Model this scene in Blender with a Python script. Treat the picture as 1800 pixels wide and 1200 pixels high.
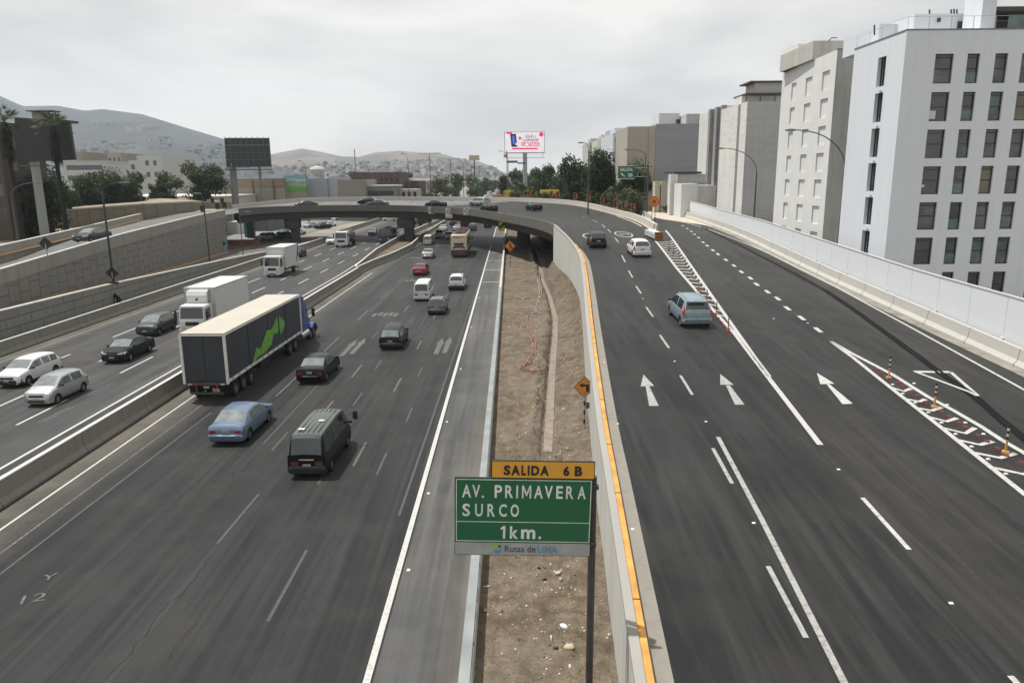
import bpy, math, random
from mathutils import Vector, Matrix
random.seed(7)
for o in list(bpy.data.objects): bpy.data.objects.remove(o)
sc = bpy.context.scene
COL = sc.collection

# ------------------------------------------------------------------ camera, sky, sun
CZ = 12.5; F = 1300.0; PT = math.radians(12.5); RO = math.radians(0.5)
cd = bpy.data.cameras.new('camera'); cam = bpy.data.objects.new('camera', cd); COL.objects.link(cam)
cd.sensor_width = 36; cd.lens = 36*F/1800; cd.clip_start = 0.3; cd.clip_end = 20000
cam.matrix_world = (Matrix.Translation((0, 0, CZ)) @ Matrix.Rotation(math.pi/2-PT, 4, 'X') @ Matrix.Rotation(-RO, 4, 'Z'))
sc.camera = cam
SUNV = Vector((-0.36, 0.18, 1.0)).normalized()
w = bpy.data.worlds.new("World"); sc.world = w; w.use_nodes = True
nt = w.node_tree; nt.nodes.clear()
def N(t, **k):
    n = nt.nodes.new(t)
    for a, b in k.items(): setattr(n, a, b)
    return n
out = N('ShaderNodeOutputWorld'); bg = N('ShaderNodeBackground'); bg.inputs[1].default_value = 0.070
sky = N('ShaderNodeTexSky', sky_type='NISHITA', sun_disc=False)
sky.sun_elevation = math.asin(SUNV.z); sky.sun_rotation = math.atan2(SUNV.x, SUNV.y)
sky.air_density = 1.2; sky.dust_density = 3.0
tc = N('ShaderNodeTexCoord'); mp = N('ShaderNodeMapping'); mp.inputs['Scale'].default_value = (1, 1, 3.2)
n1 = N('ShaderNodeTexNoise'); n1.inputs['Scale'].default_value = 2.6; n1.inputs['Detail'].default_value = 7; n1.inputs['Roughness'].default_value = .5
n1.inputs['Distortion'].default_value = .25
cr = N('ShaderNodeValToRGB'); e = cr.color_ramp.elements
e[0].position = .36; e[0].color = (8.9, 8.7, 8.5, 1); e[1].position = .60; e[1].color = (13.3, 12.8, 12.2, 1)
mx = N('ShaderNodeMix', data_type='RGBA'); mx.inputs[0].default_value = .9
L = nt.links.new
L(tc.outputs['Generated'], mp.inputs[0]); L(mp.outputs[0], n1.inputs['Vector']); L(n1.outputs[0], cr.inputs[0])
L(sky.outputs[0], mx.inputs[6]); L(cr.outputs[0], mx.inputs[7]); L(mx.outputs[2], bg.inputs[0]); L(bg.outputs[0], out.inputs[0])
sd = bpy.data.lights.new('sun', 'SUN'); sd.energy = 4.9; sd.angle = math.radians(.8); sd.color = (1, .972, .925)
so = bpy.data.objects.new('sun', sd); COL.objects.link(so); so.rotation_euler = SUNV.to_track_quat('Z', 'Y').to_euler()
sc.view_settings.view_transform = 'Standard'; sc.view_settings.look = 'None'
sc.view_settings.exposure = 0.2; sc.view_settings.gamma = 1
sc.cycles.use_denoising = True; sc.cycles.max_bounces = 6; sc.cycles.volume_bounces = 0
sc.cycles.transparent_max_bounces = 6

# ------------------------------------------------------------------ where a point seen in the survey picture stands
def ray(x, y):
    a = x-900; b = y-600; c, s = math.cos(RO), math.sin(RO)
    u = a*c-b*s; v = a*s+b*c; dc = v/F
    return (u/F, math.cos(PT)-dc*math.sin(PT), -math.sin(PT)-dc*math.cos(PT))
def W(x, y, z=0.0):
    d = ray(x, y); t = (z-CZ)/d[2]; return Vector((d[0]*t, d[1]*t, z))
def WD(x, y, Y):
    d = ray(x, y); t = Y/d[1]; return Vector((d[0]*t, Y, CZ+d[2]*t))
def WX(x, y, X):
    d = ray(x, y); t = X/d[0]; return Vector((X, d[1]*t, CZ+d[2]*t))
def zr(Y):
    if Y < 70: return 1.7+.0535*Y
    if Y > 100: return 6.25
    t = (Y-70)/30.; return 5.445+.805*(2*t-t*t)
def R(x, y, dz=0.0):
    d = ray(x, y); t = 3
    while CZ+d[2]*t-zr(d[1]*t)-dz > 0 and t < 1500: t += 1
    lo, hi = t-1, t
    for i in range(24):
        m = (lo+hi)/2
        if CZ+d[2]*m-zr(d[1]*m)-dz > 0: lo = m
        else: hi = m
    return Vector((d[0]*lo, d[1]*lo, zr(d[1]*lo)+dz))

# ------------------------------------------------------------------ materials
MATS = {}
class NB:
    def __init__(s, name):
        s.m = bpy.data.materials.new(name); s.m.use_nodes = True; s.t = s.m.node_tree
        s.b = s.t.nodes['Principled BSDF']; s.out = s.t.nodes['Material Output']
    def n(s, t, ins=None, **k):
        x = s.t.nodes.new(t)
        for a, b in k.items(): setattr(x, a, b)
        for a, b in (ins or {}).items():
            if isinstance(b, bpy.types.NodeSocket): s.t.links.new(b, x.inputs[a])
            else: x.inputs[a].default_value = b
        return x
    def l(s, a, b): s.t.links.new(a, b)
    def coord(s, scale=(1, 1, 1), rot=(0, 0, 0), kind='Object'):
        c = s.n('ShaderNodeTexCoord'); m = s.n('ShaderNodeMapping', {'Scale': scale, 'Rotation': rot}); s.l(c.outputs[kind], m.inputs[0]); return m.outputs[0]
    def noise(s, vec, scale, detail=4, rough=.55):
        return s.n('ShaderNodeTexNoise', {'Vector': vec, 'Scale': scale, 'Detail': detail, 'Roughness': rough}).outputs[0]
    def ramp(s, fac, stops):
        r = s.n('ShaderNodeValToRGB', {0: fac}); e = r.color_ramp.elements
        while len(e) < len(stops): e.new(.5)
        for q, (p, c) in zip(e, stops):
            q.position = p; q.color = (c if isinstance(c, tuple) else (c, c, c))+(1,)
        return r.outputs[0]
    def mix(s, f, a, b, blend='MIX'):
        m = s.n('ShaderNodeMix', data_type='RGBA', blend_type=blend)
        for i, v in ((0, f), (6, a), (7, b)):
            if isinstance(v, bpy.types.NodeSocket): s.l(v, m.inputs[i])
            elif i == 0: m.inputs[0].default_value = v
            else: m.inputs[i].default_value = tuple(v)+(1,)
        return m.outputs[2]
    def math(s, op, a, b=0.0):
        m = s.n('ShaderNodeMath', operation=op)
        for i, v in ((0, a), (1, b)):
            if isinstance(v, bpy.types.NodeSocket): s.l(v, m.inputs[i])
            else: m.inputs[i].default_value = v
        return m.outputs[0]
    def bump(s, h, st=.3, d=.02):
        b = s.n('ShaderNodeBump', {'Height': h, 'Strength': st, 'Distance': d}); s.l(b.outputs[0], s.b.inputs['Normal'])
def M(name, col, rough=.6, metal=0., var=.12, scale=2.5, bump=0., coat=0., emit=0., spec=.5, stretch=(1, 1, 1)):
    if name in MATS: return MATS[name]
    n = NB(name); v = n.coord(stretch); f = n.noise(v, scale)
    lo = tuple(max(0, c*(1-var*1.6)) for c in col); hi = tuple(min(1, c*(1+var*1.2)) for c in col)
    c = n.ramp(f, [(.3, lo), (.7, hi)])
    n.l(c, n.b.inputs['Base Color']); n.b.inputs['Roughness'].default_value = rough; n.b.inputs['Metallic'].default_value = metal
    n.b.inputs['Coat Weight'].default_value = coat; n.b.inputs['Coat Roughness'].default_value = .06
    n.b.inputs['Specular IOR Level'].default_value = spec
    if emit: n.l(c, n.b.inputs['Emission Color']); n.b.inputs['Emission Strength'].default_value = emit
    if bump: n.bump(n.noise(v, scale*8), bump)
    MATS[name] = n.m; return n.m
def wall_mat(name, col, streak=.25, crack=0., stain=(.35, .32, .27), sc=.35, blocks=None, st_amt=.5):
    """plaster / concrete with rain streaks, patches and optional hairline patterns"""
    if name in MATS: return MATS[name]
    n = NB(name); v = n.coord(); vs = n.coord((1.6, 1.6, .12))
    a = n.noise(v, sc, 6, .6); b = n.noise(vs, 1.3, 5, .6); g = n.noise(v, 14, 3)
    c = n.mix(n.ramp(a, [(.4, 0), (.75, st_amt)]), col, tuple(x*y*1.5 for x, y in zip(col, (.8, .75, .68))))
    c = n.mix(n.ramp(b, [(.48, 0), (.72, streak)]), c, stain)
    c = n.mix(n.ramp(g, [(.3, .10), (.7, 0)]), c, (.1, .1, .1))
    if crack:
        h = n.n('ShaderNodeTexNoise', {'Vector': n.coord((.06, .06, 1.)), 'Scale': .55, 'Detail': 8, 'Roughness': .7}).outputs[0]
        c = n.mix(n.ramp(h, [(.492, 0), (.499, crack), (.506, 0)]), c, (.14, .13, .12))
    if blocks:
        bw, bh, axis = blocks[:3]; sw_ = len(blocks) > 3
        xyz = n.n('ShaderNodeSeparateXYZ', {0: v}); cmb = n.n('ShaderNodeCombineXYZ')
        n.l(xyz.outputs[axis], cmb.inputs[1 if sw_ else 0]); n.l(xyz.outputs[2], cmb.inputs[0 if sw_ else 1])
        br = n.n('ShaderNodeTexBrick', {'Vector': cmb.outputs[0], 'Color1': (0, 0, 0, 1), 'Color2': (.12, .12, .12, 1), 'Mortar': (1, 1, 1, 1),
             'Scale': 1., 'Mortar Size': .05, 'Brick Width': bw, 'Row Height': bh})
        c = n.mix(n.math('MULTIPLY', br.outputs[0], .62), c, (.045, .045, .04))
    n.l(c, n.b.inputs['Base Color']); n.b.inputs['Roughness'].default_value = .85; n.b.inputs['Specular IOR Level'].default_value = .25
    n.bump(g, .15); MATS[name] = n.m; return n.m
def asphalt(name, base, edges=(), rot=0., crack=.8, tint=(.9, 1., 1.05), dark=.55):
    if name in MATS: return MATS[name]
    n = NB(name); v = n.coord(rot=(0, 0, rot)); vs = n.coord((1, .018, 1), rot=(0, 0, rot))
    xyz = n.n('ShaderNodeSeparateXYZ', {0: v})
    s1 = n.noise(vs, .75, 3, .5); s2 = n.noise(vs, 3.2, 4, .6); big = n.noise(v, .06, 4); mid = n.noise(v, .45, 5, .6); fine = n.noise(v, 22, 3)
    hue = n.noise(n.coord((1, .25, 1), rot=(0, 0, rot)), .13, 3)
    warm = n.mix(n.ramp(hue, [(.4, 0.), (.6, 1.)]), (base*1.16, base*1.08, base*.98), (base*.98, base*1.1, base*1.14))
    c = n.mix(n.ramp(s1, [(.38, 0.), (.62, 1.)]), tuple(base*dark*t for t in tint), warm)
    c = n.mix(n.ramp(s2, [(.42, 0), (.66, .6)]), c, (base*1.9, base*1.85, base*1.75))
    s3 = n.noise(n.coord((1, .035, 1), rot=(0, 0, rot)), 1.4, 4, .6); c = n.mix(n.ramp(s3, [(.36, .7), (.5, 0)]), c, (base*.42, base*.44, base*.48))
    c = n.mix(n.ramp(big, [(.38, .6), (.62, 0)]), c, (base*.5, base*.54, base*.6))
    c = n.mix(n.ramp(mid, [(.48, 0), (.72, .5)]), c, (base*1.5, base*1.42, base*1.26))
    for (x0, x1) in edges:     # dust washed against the kerbs
        d = n.n('ShaderNodeMapRange', {'Value': xyz.outputs[0], 'From Min': x0, 'From Max': x1})
        k = n.math('MULTIPLY', d.outputs[0], n.ramp(mid, [(.2, .25), (.7, .9)]))
        c = n.mix(k, c, (.17, .155, .125))
    c = n.mix(n.ramp(fine, [(.35, .3), (.6, 0)]), c, (base*.5,)*3)
    if crack:
        vo = n.n('ShaderNodeTexVoronoi', {'Vector': n.coord((.9, .45, 1), rot=(0, 0, rot)), 'Scale': 2.6, 'Randomness': 1.}, feature='DISTANCE_TO_EDGE')
        wob = n.noise(v, 2.2, 4)
        dd = n.math('ADD', vo.outputs[0], n.math('MULTIPLY', n.math('SUBTRACT', wob, .5), .12))
        line = n.ramp(dd, [(.0, .8), (.022, 0.)])
        msk = n.ramp(n.noise(n.coord((1, .35, 1), rot=(0, 0, rot)), .17, 3), [(.57, 0), (.66, crack)])
        c = n.mix(n.math('MULTIPLY', line, msk), c, (.006, .006, .006))
    n.l(c, n.b.inputs['Base Color']); n.b.inputs['Roughness'].default_value = .62; n.b.inputs['Specular IOR Level'].default_value = .12
    n.b.inputs['Sheen Weight'].default_value = .15; n.b.inputs['Sheen Roughness'].default_value = .26; n.b.inputs['Sheen Tint'].default_value = (.8, .8, .78, 1)
    n.bump(fine, .2, .01); MATS[name] = n.m; return n.m
def worn(name, col, under, cover=.5, sc=5.):
    if name in MATS: return MATS[name]
    n = NB(name); v = n.coord(); a = n.noise(v, sc, 6, .75)
    c = n.mix(n.ramp(a, [(cover-.08, 0.), (cover+.08, 1.)]), col, under)
    n.l(c, n.b.inputs['Base Color']); n.b.inputs['Roughness'].default_value = .75; MATS[name] = n.m; return n.m

# ------------------------------------------------------------------ mesh building
class MB:
    def __init__(s): s.v = []; s.f = []; s.mi = []
    def face(s, pts, mi=0):
        b = len(s.v); s.v += [tuple(p) for p in pts]; s.f.append(tuple(range(b, b+len(pts)))); s.mi.append(mi)
    def box(s, x0, x1, y0, y1, z0, z1, mi=0, mat=None):
        p = [Vector((x, y, z)) for x in (x0, x1) for y in (y0, y1) for z in (z0, z1)]
        if mat: p = [mat @ q for q in p]
        b = len(s.v); s.v += [tuple(q) for q in p]
        for f in ((0, 1, 3, 2), (4, 6, 7, 5), (0, 4, 5, 1), (2, 3, 7, 6), (0, 2, 6, 4), (1, 5, 7, 3)):
            s.f.append(tuple(b+i for i in f)); s.mi.append(mi)
        return s
    def loft(s, rings, closed=True, caps=True, mi=0):
        b = len(s.v); n = len(rings[0])
        for r in rings: s.v += [tuple(p) for p in r]
        for i in range(len(rings)-1):
            for j in range(n if closed else n-1):
                k = (j+1) % n
                s.f.append((b+i*n+j, b+i*n+k, b+(i+1)*n+k, b+(i+1)*n+j)); s.mi.append(mi)
        if caps and closed:
            s.f.append(tuple(b+j for j in range(n))[::-1]); s.mi.append(mi)
            s.f.append(tuple(b+(len(rings)-1)*n+j for j in range(n))); s.mi.append(mi)
        return s
    def tube(s, pts, r, n=8, mi=0, caps=True):
        pts = [Vector(p) for p in pts]; rings = []
        rs = r if isinstance(r, (list, tuple)) else [r]*len(pts)
        for i, p in enumerate(pts):
            d = (pts[min(i+1, len(pts)-1)]-pts[max(i-1, 0)]).normalized()
            a = d.cross(Vector((0, 0, 1)) if abs(d.z) < .9 else Vector((1, 0, 0))).normalized(); c = d.cross(a)
            rings.append([p+(a*math.cos(t)+c*math.sin(t))*rs[i] for t in [2*math.pi*k/n for k in range(n)]])
        return s.loft(rings, True, caps, mi)
    def sweep(s, prof, path, closed=True, mi=0, caps=True):
        """prof [(side, up)] swept along path [(x,y,z)], side measured to the right of travel"""
        path = [Vector(p) for p in path]; rings = []
        for i, p in enumerate(path):
            d = path[min(i+1, len(path)-1)]-path[max(i-1, 0)]; d.z = 0; d.normalize(); r = Vector((d.y, -d.x, 0))
            pf = prof(i, p) if callable(prof) else prof
            rings.append([p+r*a+Vector((0, 0, h)) for a, h in pf])
        return s.loft(rings, closed, caps, mi)
    def ribbon(s, A, B, mi=0):
        b = len(s.v); n = len(A)
        for p, q in zip(A, B): s.v += [tuple(p), tuple(q)]
        for i in range(n-1):
            s.f.append((b+2*i, b+2*i+1, b+2*i+3, b+2*i+2)); s.mi.append(mi)
        return s
    def prism(s, poly, h, mat, mi=0):
        """poly in the XZ plane of mat, thickness h along +Y of mat"""
        a = [mat @ Vector((x, 0, z)) for x, z in poly]; c = [mat @ Vector((x, h, z)) for x, z in poly]
        return s.loft([a, c], True, True, mi)
    def build(s, name, mats, parent=None, smooth=0, at=None):
        me = bpy.data.meshes.new(name)
        v = s.v
        me.from_pydata(v, [], s.f); ms = mats if isinstance(mats, (list, tuple)) else [mats]
        for m in ms: me.materials.append(m)
        for p, i in zip(me.polygons, s.mi): p.material_index = i
        me.validate(); me.update()
        if smooth:
            import bmesh
            bm = bmesh.new(); bm.from_mesh(me); bmesh.ops.remove_doubles(bm, verts=bm.verts, dist=.0005)
            bmesh.ops.recalc_face_normals(bm, faces=bm.faces); bm.to_mesh(me); bm.free()
            for p in me.polygons: p.use_smooth = True
            me.set_sharp_from_angle(angle=math.radians(smooth))
        o = bpy.data.objects.new(name, me); COL.objects.link(o)
        if parent: o.parent = parent
        if at: o.location = at
        return o
def tag(o, label, cat, group=None):
    o['label'] = label; o['category'] = cat
    if group: o['group'] = group
    return o
def struct(o): o['kind'] = 'structure'; return o
def thing(name, label, cat, loc=(0, 0, 0), rz=0., group=None):
    o = bpy.data.objects.new(name, None); COL.objects.link(o); o.location = loc; o.rotation_euler = (0, 0, rz)
    o.empty_display_size = .3; return tag(o, label, cat, group)
def copy_tree(o, parent=None, mesh_map=None):
    c = o.copy(); COL.objects.link(c)
    if parent: c.parent = parent
    for ch in list(o.children): copy_tree(ch, c)
    return c
def tmesh(txt, thick=0.012, bold=.02, space=1.):
    cu = bpy.data.curves.new('t', 'FONT'); cu.body = txt; cu.extrude = thick/2; cu.offset = bold; cu.space_character = space; cu.resolution_u = 3
    o = bpy.data.objects.new('t', cu); COL.objects.link(o); dg = bpy.context.evaluated_depsgraph_get()
    me = bpy.data.meshes.new_from_object(o.evaluated_get(dg)); bpy.data.objects.remove(o); bpy.data.curves.remove(cu); return me
def text_in(name, txt, box, mat, parent, y=-.01, bold=.02, space=1., thick=.01, tf=None):
    """writing fitted in box=(x0,x1,z0,z1) of the parent's XZ plane, facing -Y (tf maps somewhere else)"""
    me = tmesh(txt, thick, bold, space); vs = [v.co for v in me.vertices]
    x0 = min(v.x for v in vs); x1 = max(v.x for v in vs); y0 = min(v.y for v in vs); y1 = max(v.y for v in vs)
    for v in me.vertices:
        q = Vector((box[0]+(v.co.x-x0)/(x1-x0)*(box[1]-box[0]), y-v.co.z, box[2]+(v.co.y-y0)/(y1-y0)*(box[3]-box[2])))
        v.co = tf @ q if tf else q
    me.materials.clear(); me.materials.append(mat)
    o = bpy.data.objects.new(name, me); COL.objects.link(o); o.parent = parent; return o
def densify(path, step=4.):
    out = []; path = [Vector(p) for p in path]
    for a, b in zip(path, path[1:]):
        n = max(1, int((b-a).length/step))
        for i in range(n): out.append(a.lerp(b, i/n))
    out.append(path[-1]); return out
def smoothp(path, k=8):
    P = [Vector(p) for p in path]; o = []
    for i in range(len(P)-1):
        p0 = P[max(i-1, 0)]; p1 = P[i]; p2 = P[i+1]; p3 = P[min(i+2, len(P)-1)]
        for j in range(k):
            t = j/k; o.append(.5*((2*p1)+(p2-p0)*t+(2*p0-5*p1+4*p2-p3)*t*t+(3*p1-p0-3*p2+p3)*t**3))
    o.append(P[-1]); return o
def offset(path, d, dz=0.):
    o = []
    for i, p in enumerate(path):
        t = path[min(i+1, len(path)-1)]-path[max(i-1, 0)]; t = Vector((t.x, t.y, 0)).normalized()
        o.append(p+Vector((t.y, -t.x, 0))*d+Vector((0, 0, dz)))
    return o
def resample(path, n):
    L_ = [0]
    for a, b in zip(path, path[1:]): L_.append(L_[-1]+(b-a).length)
    o = []; j = 0
    for i in range(n):
        s_ = L_[-1]*i/(n-1)
        while j < len(path)-2 and L_[j+1] < s_: j += 1
        t = (s_-L_[j])/max(1e-9, L_[j+1]-L_[j]); o.append(path[j].lerp(path[j+1], min(1, max(0, t))))
    return o
# common materials
CONC = wall_mat('concrete_light', (.36, .355, .33), streak=.35)
CONC2 = wall_mat('concrete_grey', (.22, .22, .205), streak=.4, stain=(.12, .12, .11))
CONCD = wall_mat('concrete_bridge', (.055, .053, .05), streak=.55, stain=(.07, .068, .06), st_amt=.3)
CURB = wall_mat('concrete_cream', (.40, .393, .365), streak=.25)
WHITE = M('road_paint_white', (.5, .5, .48), .7, var=.12, scale=6)
YEL = M('painted_orange_kerb', (.50, .25, .055), .7, var=.2, scale=1.5)
STEEL = M('galvanised_steel', (.33, .36, .36), .45, .5, var=.2)
DARKM = M('dark_metal', (.035, .036, .038), .5, .2)
BLACK = M('black_rubber', (.012, .012, .012), .75, spec=.3)
PIPE = M('grey_pole_paint', (.075, .078, .075), .55, .2, var=.2)
# ------------------------------------------------------------------ ground, roads
def lerpx(tab, Y):
    if Y <= tab[0][0]: return tab[0][1]
    for (a, b), (c, d) in zip(tab, tab[1:]):
        if Y <= c: return b+(d-b)*(Y-a)/(c-a)
    return tab[-1][1]
GR = NB('city_ground'); v = GR.coord(); gcol = GR.ramp(GR.noise(v, .012, 8, .7), [(.35, (.13, .125, .11)), (.5, (.22, .20, .16)), (.62, (.09, .11, .07)), (.75, (.25, .24, .21))])
GR.l(gcol, GR.b.inputs['Base Color']); GR.b.inputs['Roughness'].default_value = .9
mb = MB(); xs = [-9000, -600, -120, -60, 0, 60, 120, 600, 9000]; ys = [-200, 0, 100, 300, 900, 3000, 12000]
for a, b in zip(xs, xs[1:]):
    for c, d in zip(ys, ys[1:]): mb.face([(a, c, -.06), (b, c, -.06), (b, d, -.06), (a, d, -.06)])
struct(mb.build('ground', GR.m))

ASP1 = asphalt('asphalt_main', .030, edges=((-17.2, -20.2), ), dark=.52, crack=.95)
ASP2 = asphalt('asphalt_opposing', .052, edges=((-35.2, -37.6), ), dark=.7, crack=.2, tint=(1, .99, 1.0))
ASP3 = asphalt('asphalt_ramp', .025, rot=math.radians(4.05), dark=.60, crack=0, tint=(.92, 1, 1.05))
ASP4 = asphalt('asphalt_exit_road', .029, rot=math.radians(4.05), dark=.78, crack=.0, tint=(1.0, 1, .97))
ASPF = M('asphalt_far', (.17, .168, .155), .9, var=.25, scale=.08, stretch=(1, .1, 1))
def sheet(name, A, B, mat): return struct(MB().ribbon(A, B).build(name, mat))
YS = [4+4*i for i in range(110)]
sheet('main_road', [(-20.4, y, 0) for y in YS], [(-.9, y, 0) for y in YS], ASP1)
sheet('opposing_road', [(-38.6, y, 0) for y in YS], [(-20.42, y, 0) for y in YS], ASP2)
sheet('far_road', [(-38, y, 0) for y in (440.5, 900, 1900)], [(-1, y, 0) for y in (440.5, 900, 1900)], ASPF)
SHO = asphalt('concrete_shoulder', .078, edges=((-2.2, -1.0), ), dark=.9, crack=.0, tint=(1, .97, .88))
sheet('road_shoulder', [(-3.62, y, .004) for y in YS], [(-.92, y, .004) for y in YS], SHO)
GL = M('grime_line', (.022, .021, .019), .9, var=.3, scale=3)
sheet('gutter_line', [(-20.06, y, .006) for y in YS[:25]], [(-19.93, y, .006) for y in YS[:25]], GL); sheet('gutter_line', [(-37.46, y, .006) for y in YS[6:37]], [(-37.3, y, .006) for y in YS[6:37]], GL)
# slab joints across the shoulder, far part
mb = MB()
for y in range(90, 180, 12): mb.box(-3.6, -1.5, y, y+.22, .004, .010)
struct(mb.build('shoulder_joint', M('joint_pale', (.42, .41, .37), .8)))

# upper roads -----------------------------------------------------------------
INN = [(2.0, 6), (2.45, 13.6), (2.95, 22), (3.3, 28), (4.25, 41), (5.05, 51), (5.8, 61), (6.1, 67), (5.95, 74), (5.4, 82), (4.8, 92), (2.5, 104), (-1.6, 118.5), (-5.8, 131), (-11.5, 141), (-21, 148.5), (-34, 150.5), (-42, 148.8), (-47.8, 143), (-49.8, 134), (-48.4, 118), (-46, 101), (-43.9, 82), (-43.2, 64), (-42.8, 45), (-42.5, 30)]
BND = [(9.6, 6), (10.15, 13.6), (10.7, 22), (11.2, 28), (12.3, 41), (12.9, 51), (13.7, 61), (14.2, 67), (15.0, 74), (15.8, 82), (16.5, 92), (17.2, 104), (17.2, 118.5), (15, 131), (10.5, 144), (0, 157), (-16, 166), (-34, 169), (-50, 166), (-60, 154), (-62, 138), (-60.3, 122), (-55.6, 92), (-52.2, 76), (-51.2, 60), (-51, 30)]
RZ = [zr(p[1]) for p in INN[:12]]+[6.25, 6.35, 6.45, 6.6, 6.7, 6.7, 6.65, 6.5, 6.35, 6.1, 5.6, 4.5, 3.2, 2.4]
PH = [.28]*7+[.34, .55, .80, .80, .74, .70, .68, .68, .68, .68, .70, .75]+[.85]*7
inn = smoothp([(p[0], p[1], z) for p, z in zip(INN, RZ)], 8); bnd = smoothp([(p[0], p[1], z) for p, z in zip(BND, RZ)], 8)
phs = [v_.z for v_ in smoothp([(i, 0, h) for i, h in enumerate(PH)], 8)]
for i, p in enumerate(inn):
    if p.y < 101 and p.x > 0: p.z = zr(p.y); bnd[i].z = zr(bnd[i].y)
NS = len(inn); IA = 8*10-4    # abutment index
for i in range(NS):     # the curve is banked: the outer edge lies higher
    k_ = max(0, min(1, (i-8*12)/20))*max(0, min(1, (8*19-i)/12)); bnd[i].z += .95*k_*k_*(3-2*k_)
edge_in = offset(inn, .5)
edge_in[0:NS] = [p for p in edge_in]
S0 = 8*19+4                   # index where the left ramp leaves the bridge
sheet('ramp_road', edge_in[:8*10+1], bnd[:8*10+1], ASP3)
DECKR = asphalt('asphalt_deck', .13, dark=.85, crack=0, tint=(1, .99, .94))
sheet('overpass_road', edge_in[8*10:8*15+1], bnd[8*10:8*15+1], ASP3)
sheet('overpass_road', edge_in[8*15:], bnd[8*15:], DECKR)
# exit road on the right
XB = [(p.y, p.x) for p in bnd if p.x > 9 and p.y < 104]+[(110, 20.4), (125, 21.8), (150, 21.5), (175, 17)]
XR = [(4, 23.4), (33, 23.85), (45, 23.9), (56, 24.0), (71, 24.5), (95, 25.6), (110, 26.7), (126, 27.3), (138, 26.4), (150, 25.5), (175, 22)]
Y2 = [6+2*i for i in range(85)]
def up(x, y, dz=0): return Vector((x, y, zr(y)+dz))
sheet('exit_road', [up(lerpx(XB, y), y) for y in Y2], [up(lerpx(XR, y)+.3, y) for y in Y2], ASP4)
# raised ground to the right and behind the overpass
UG = M('dry_earth', (.23, .19, .14), .95, var=.25, scale=.4, bump=.4)
Y3 = [2+6*i for i in range(60)]
sheet('upper_ground', [up(lerpx(XR, y)+.9, y, -3.2 if y < 92 else -.1) for y in Y3], [up(260, y, -3.2 if y < 92 else -.1) for y in Y3], M('raised_ground', (.2, .19, .17), .9, var=.2, scale=.2))
struct(MB().ribbon([up(17.3, y, -.12) for y in (96, 104, 118)]+[Vector((15.4, 131, 6)), Vector((11, 144, 6)), Vector((8, 152, 5)), Vector((6, 230, 3))], [up(x, y, -.12) for x, y in ((17.6, 96), (20.1, 104), (21.4, 118))]+[Vector((22, 131, 6)), Vector((22, 146, 6)), Vector((24, 165, 5)), Vector((60, 230, 3))]).build('planted_strip', UG))

# dirt median ------------------------------------------------------------------
DIRT = NB('dirt'); v = DIRT.coord(); big = DIRT.noise(v, .22, 5, .6); md = DIRT.noise(v, 1.6, 6, .65); fi = DIRT.noise(v, 11, 4, .7)
c = DIRT.ramp(md, [(.28, (.055, .042, .029)), (.5, (.110, .087, .062)), (.72, (.19, .152, .11))])
c = DIRT.mix(DIRT.ramp(big, [(.42, 0), (.7, .55)]), c, (.19, .16, .13))
c = DIRT.mix(DIRT.ramp(fi, [(.32, .65), (.5, 0)]), c, (.045, .036, .028)); c = DIRT.mix(DIRT.ramp(fi, [(.64, 0), (.74, .45)]), c, (.34, .30, .25))
DIRT.l(c, DIRT.b.inputs['Base Color']); DIRT.b.inputs['Roughness'].default_value = .95; DIRT.b.inputs['Specular IOR Level'].default_value = .1; DIRT.bump(fi, .6, .04)
DCH = [(10, .75), (20, .95), (32.5, 1.45), (47.5, 2.5), (58, 3.3), (66, 3.8), (79, 3.9), (90, 3.7), (108, 4.0)]
XW = [(p.y, p.x) for p in inn[:8*10]]+[(96, 7), (110, 9), (200, 14)]
from mathutils import noise as NZ
def fb(x, y, s, o=4):
    return NZ.fractal(Vector((x*s, y*s, 3.1)), 1., 2., o)
def dirt_z(x, y):
    xc = lerpx(DCH, y); xw = lerpx(XW, y)
    mound = max(0, min(1, (y-42)/34))*max(0, min(1, (104-y)/14))
    t = max(0, min(1, (x-xc-.5)/max(.3, xw-xc-.5)))
    if y > 42: t = t*(1-mound)+mound*max(0, min(1, 1-(xw-x)/2.4))
    z = .06+.22*max(0, min(1, (y-24)/20))+ (1.9*mound+.35)*t*t*(1 if y > 26 else max(0, (y-20)/6))
    rough = .05+.13*math.exp(-((x-xc)/1.1)**2)*(1 if y > 24 else .2)
    z += fb(x, y, .9)*rough*1.3+fb(x, y, 3.1, 2)*rough*.7
    spoil = math.exp(-((x-xc+.65)/.35)**2)*.24*max(0, min(1, (y-26)/8)); z += spoil*(1+.6*fb(x*2, y, 1.1))
    if y > 22:
        d = abs(x-xc-.12); k = max(0, min(1, (y-22)/3))
        if d < .34: z = z*(1-k)+k*(.03+.0*z)
    if x < -.55: z = z*.4+.05
    return max(z, .02)
mb = MB(); nx = 74; ysd = []
y = 9.
while y < 215: ysd.append(y); y += .16+y*.0035
for y in ysd:
    x0 = -1.05; x1 = lerpx(XW, y)+.06
    for i in range(nx):
        x = x0+(x1-x0)*i/(nx-1); mb.v.append((x, y, dirt_z(x, y)))
for j in range(len(ysd)-1):
    for i in range(nx-1):
        a = j*nx+i; mb.f.append((a, a+1, a+nx+1, a+nx)); mb.mi.append(0)
struct(mb.build('dirt_median', DIRT.m, smooth=180))
mb = MB(); chp = densify([(x+.12, y, .045) for y, x in DCH if y > 22], 1.5)
mb.ribbon(offset(chp, -.17), offset(chp, .25)); struct(mb.build('drain_channel', M('silt_concrete', (.20, .165, .135), .9, var=.15, scale=2)))
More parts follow.
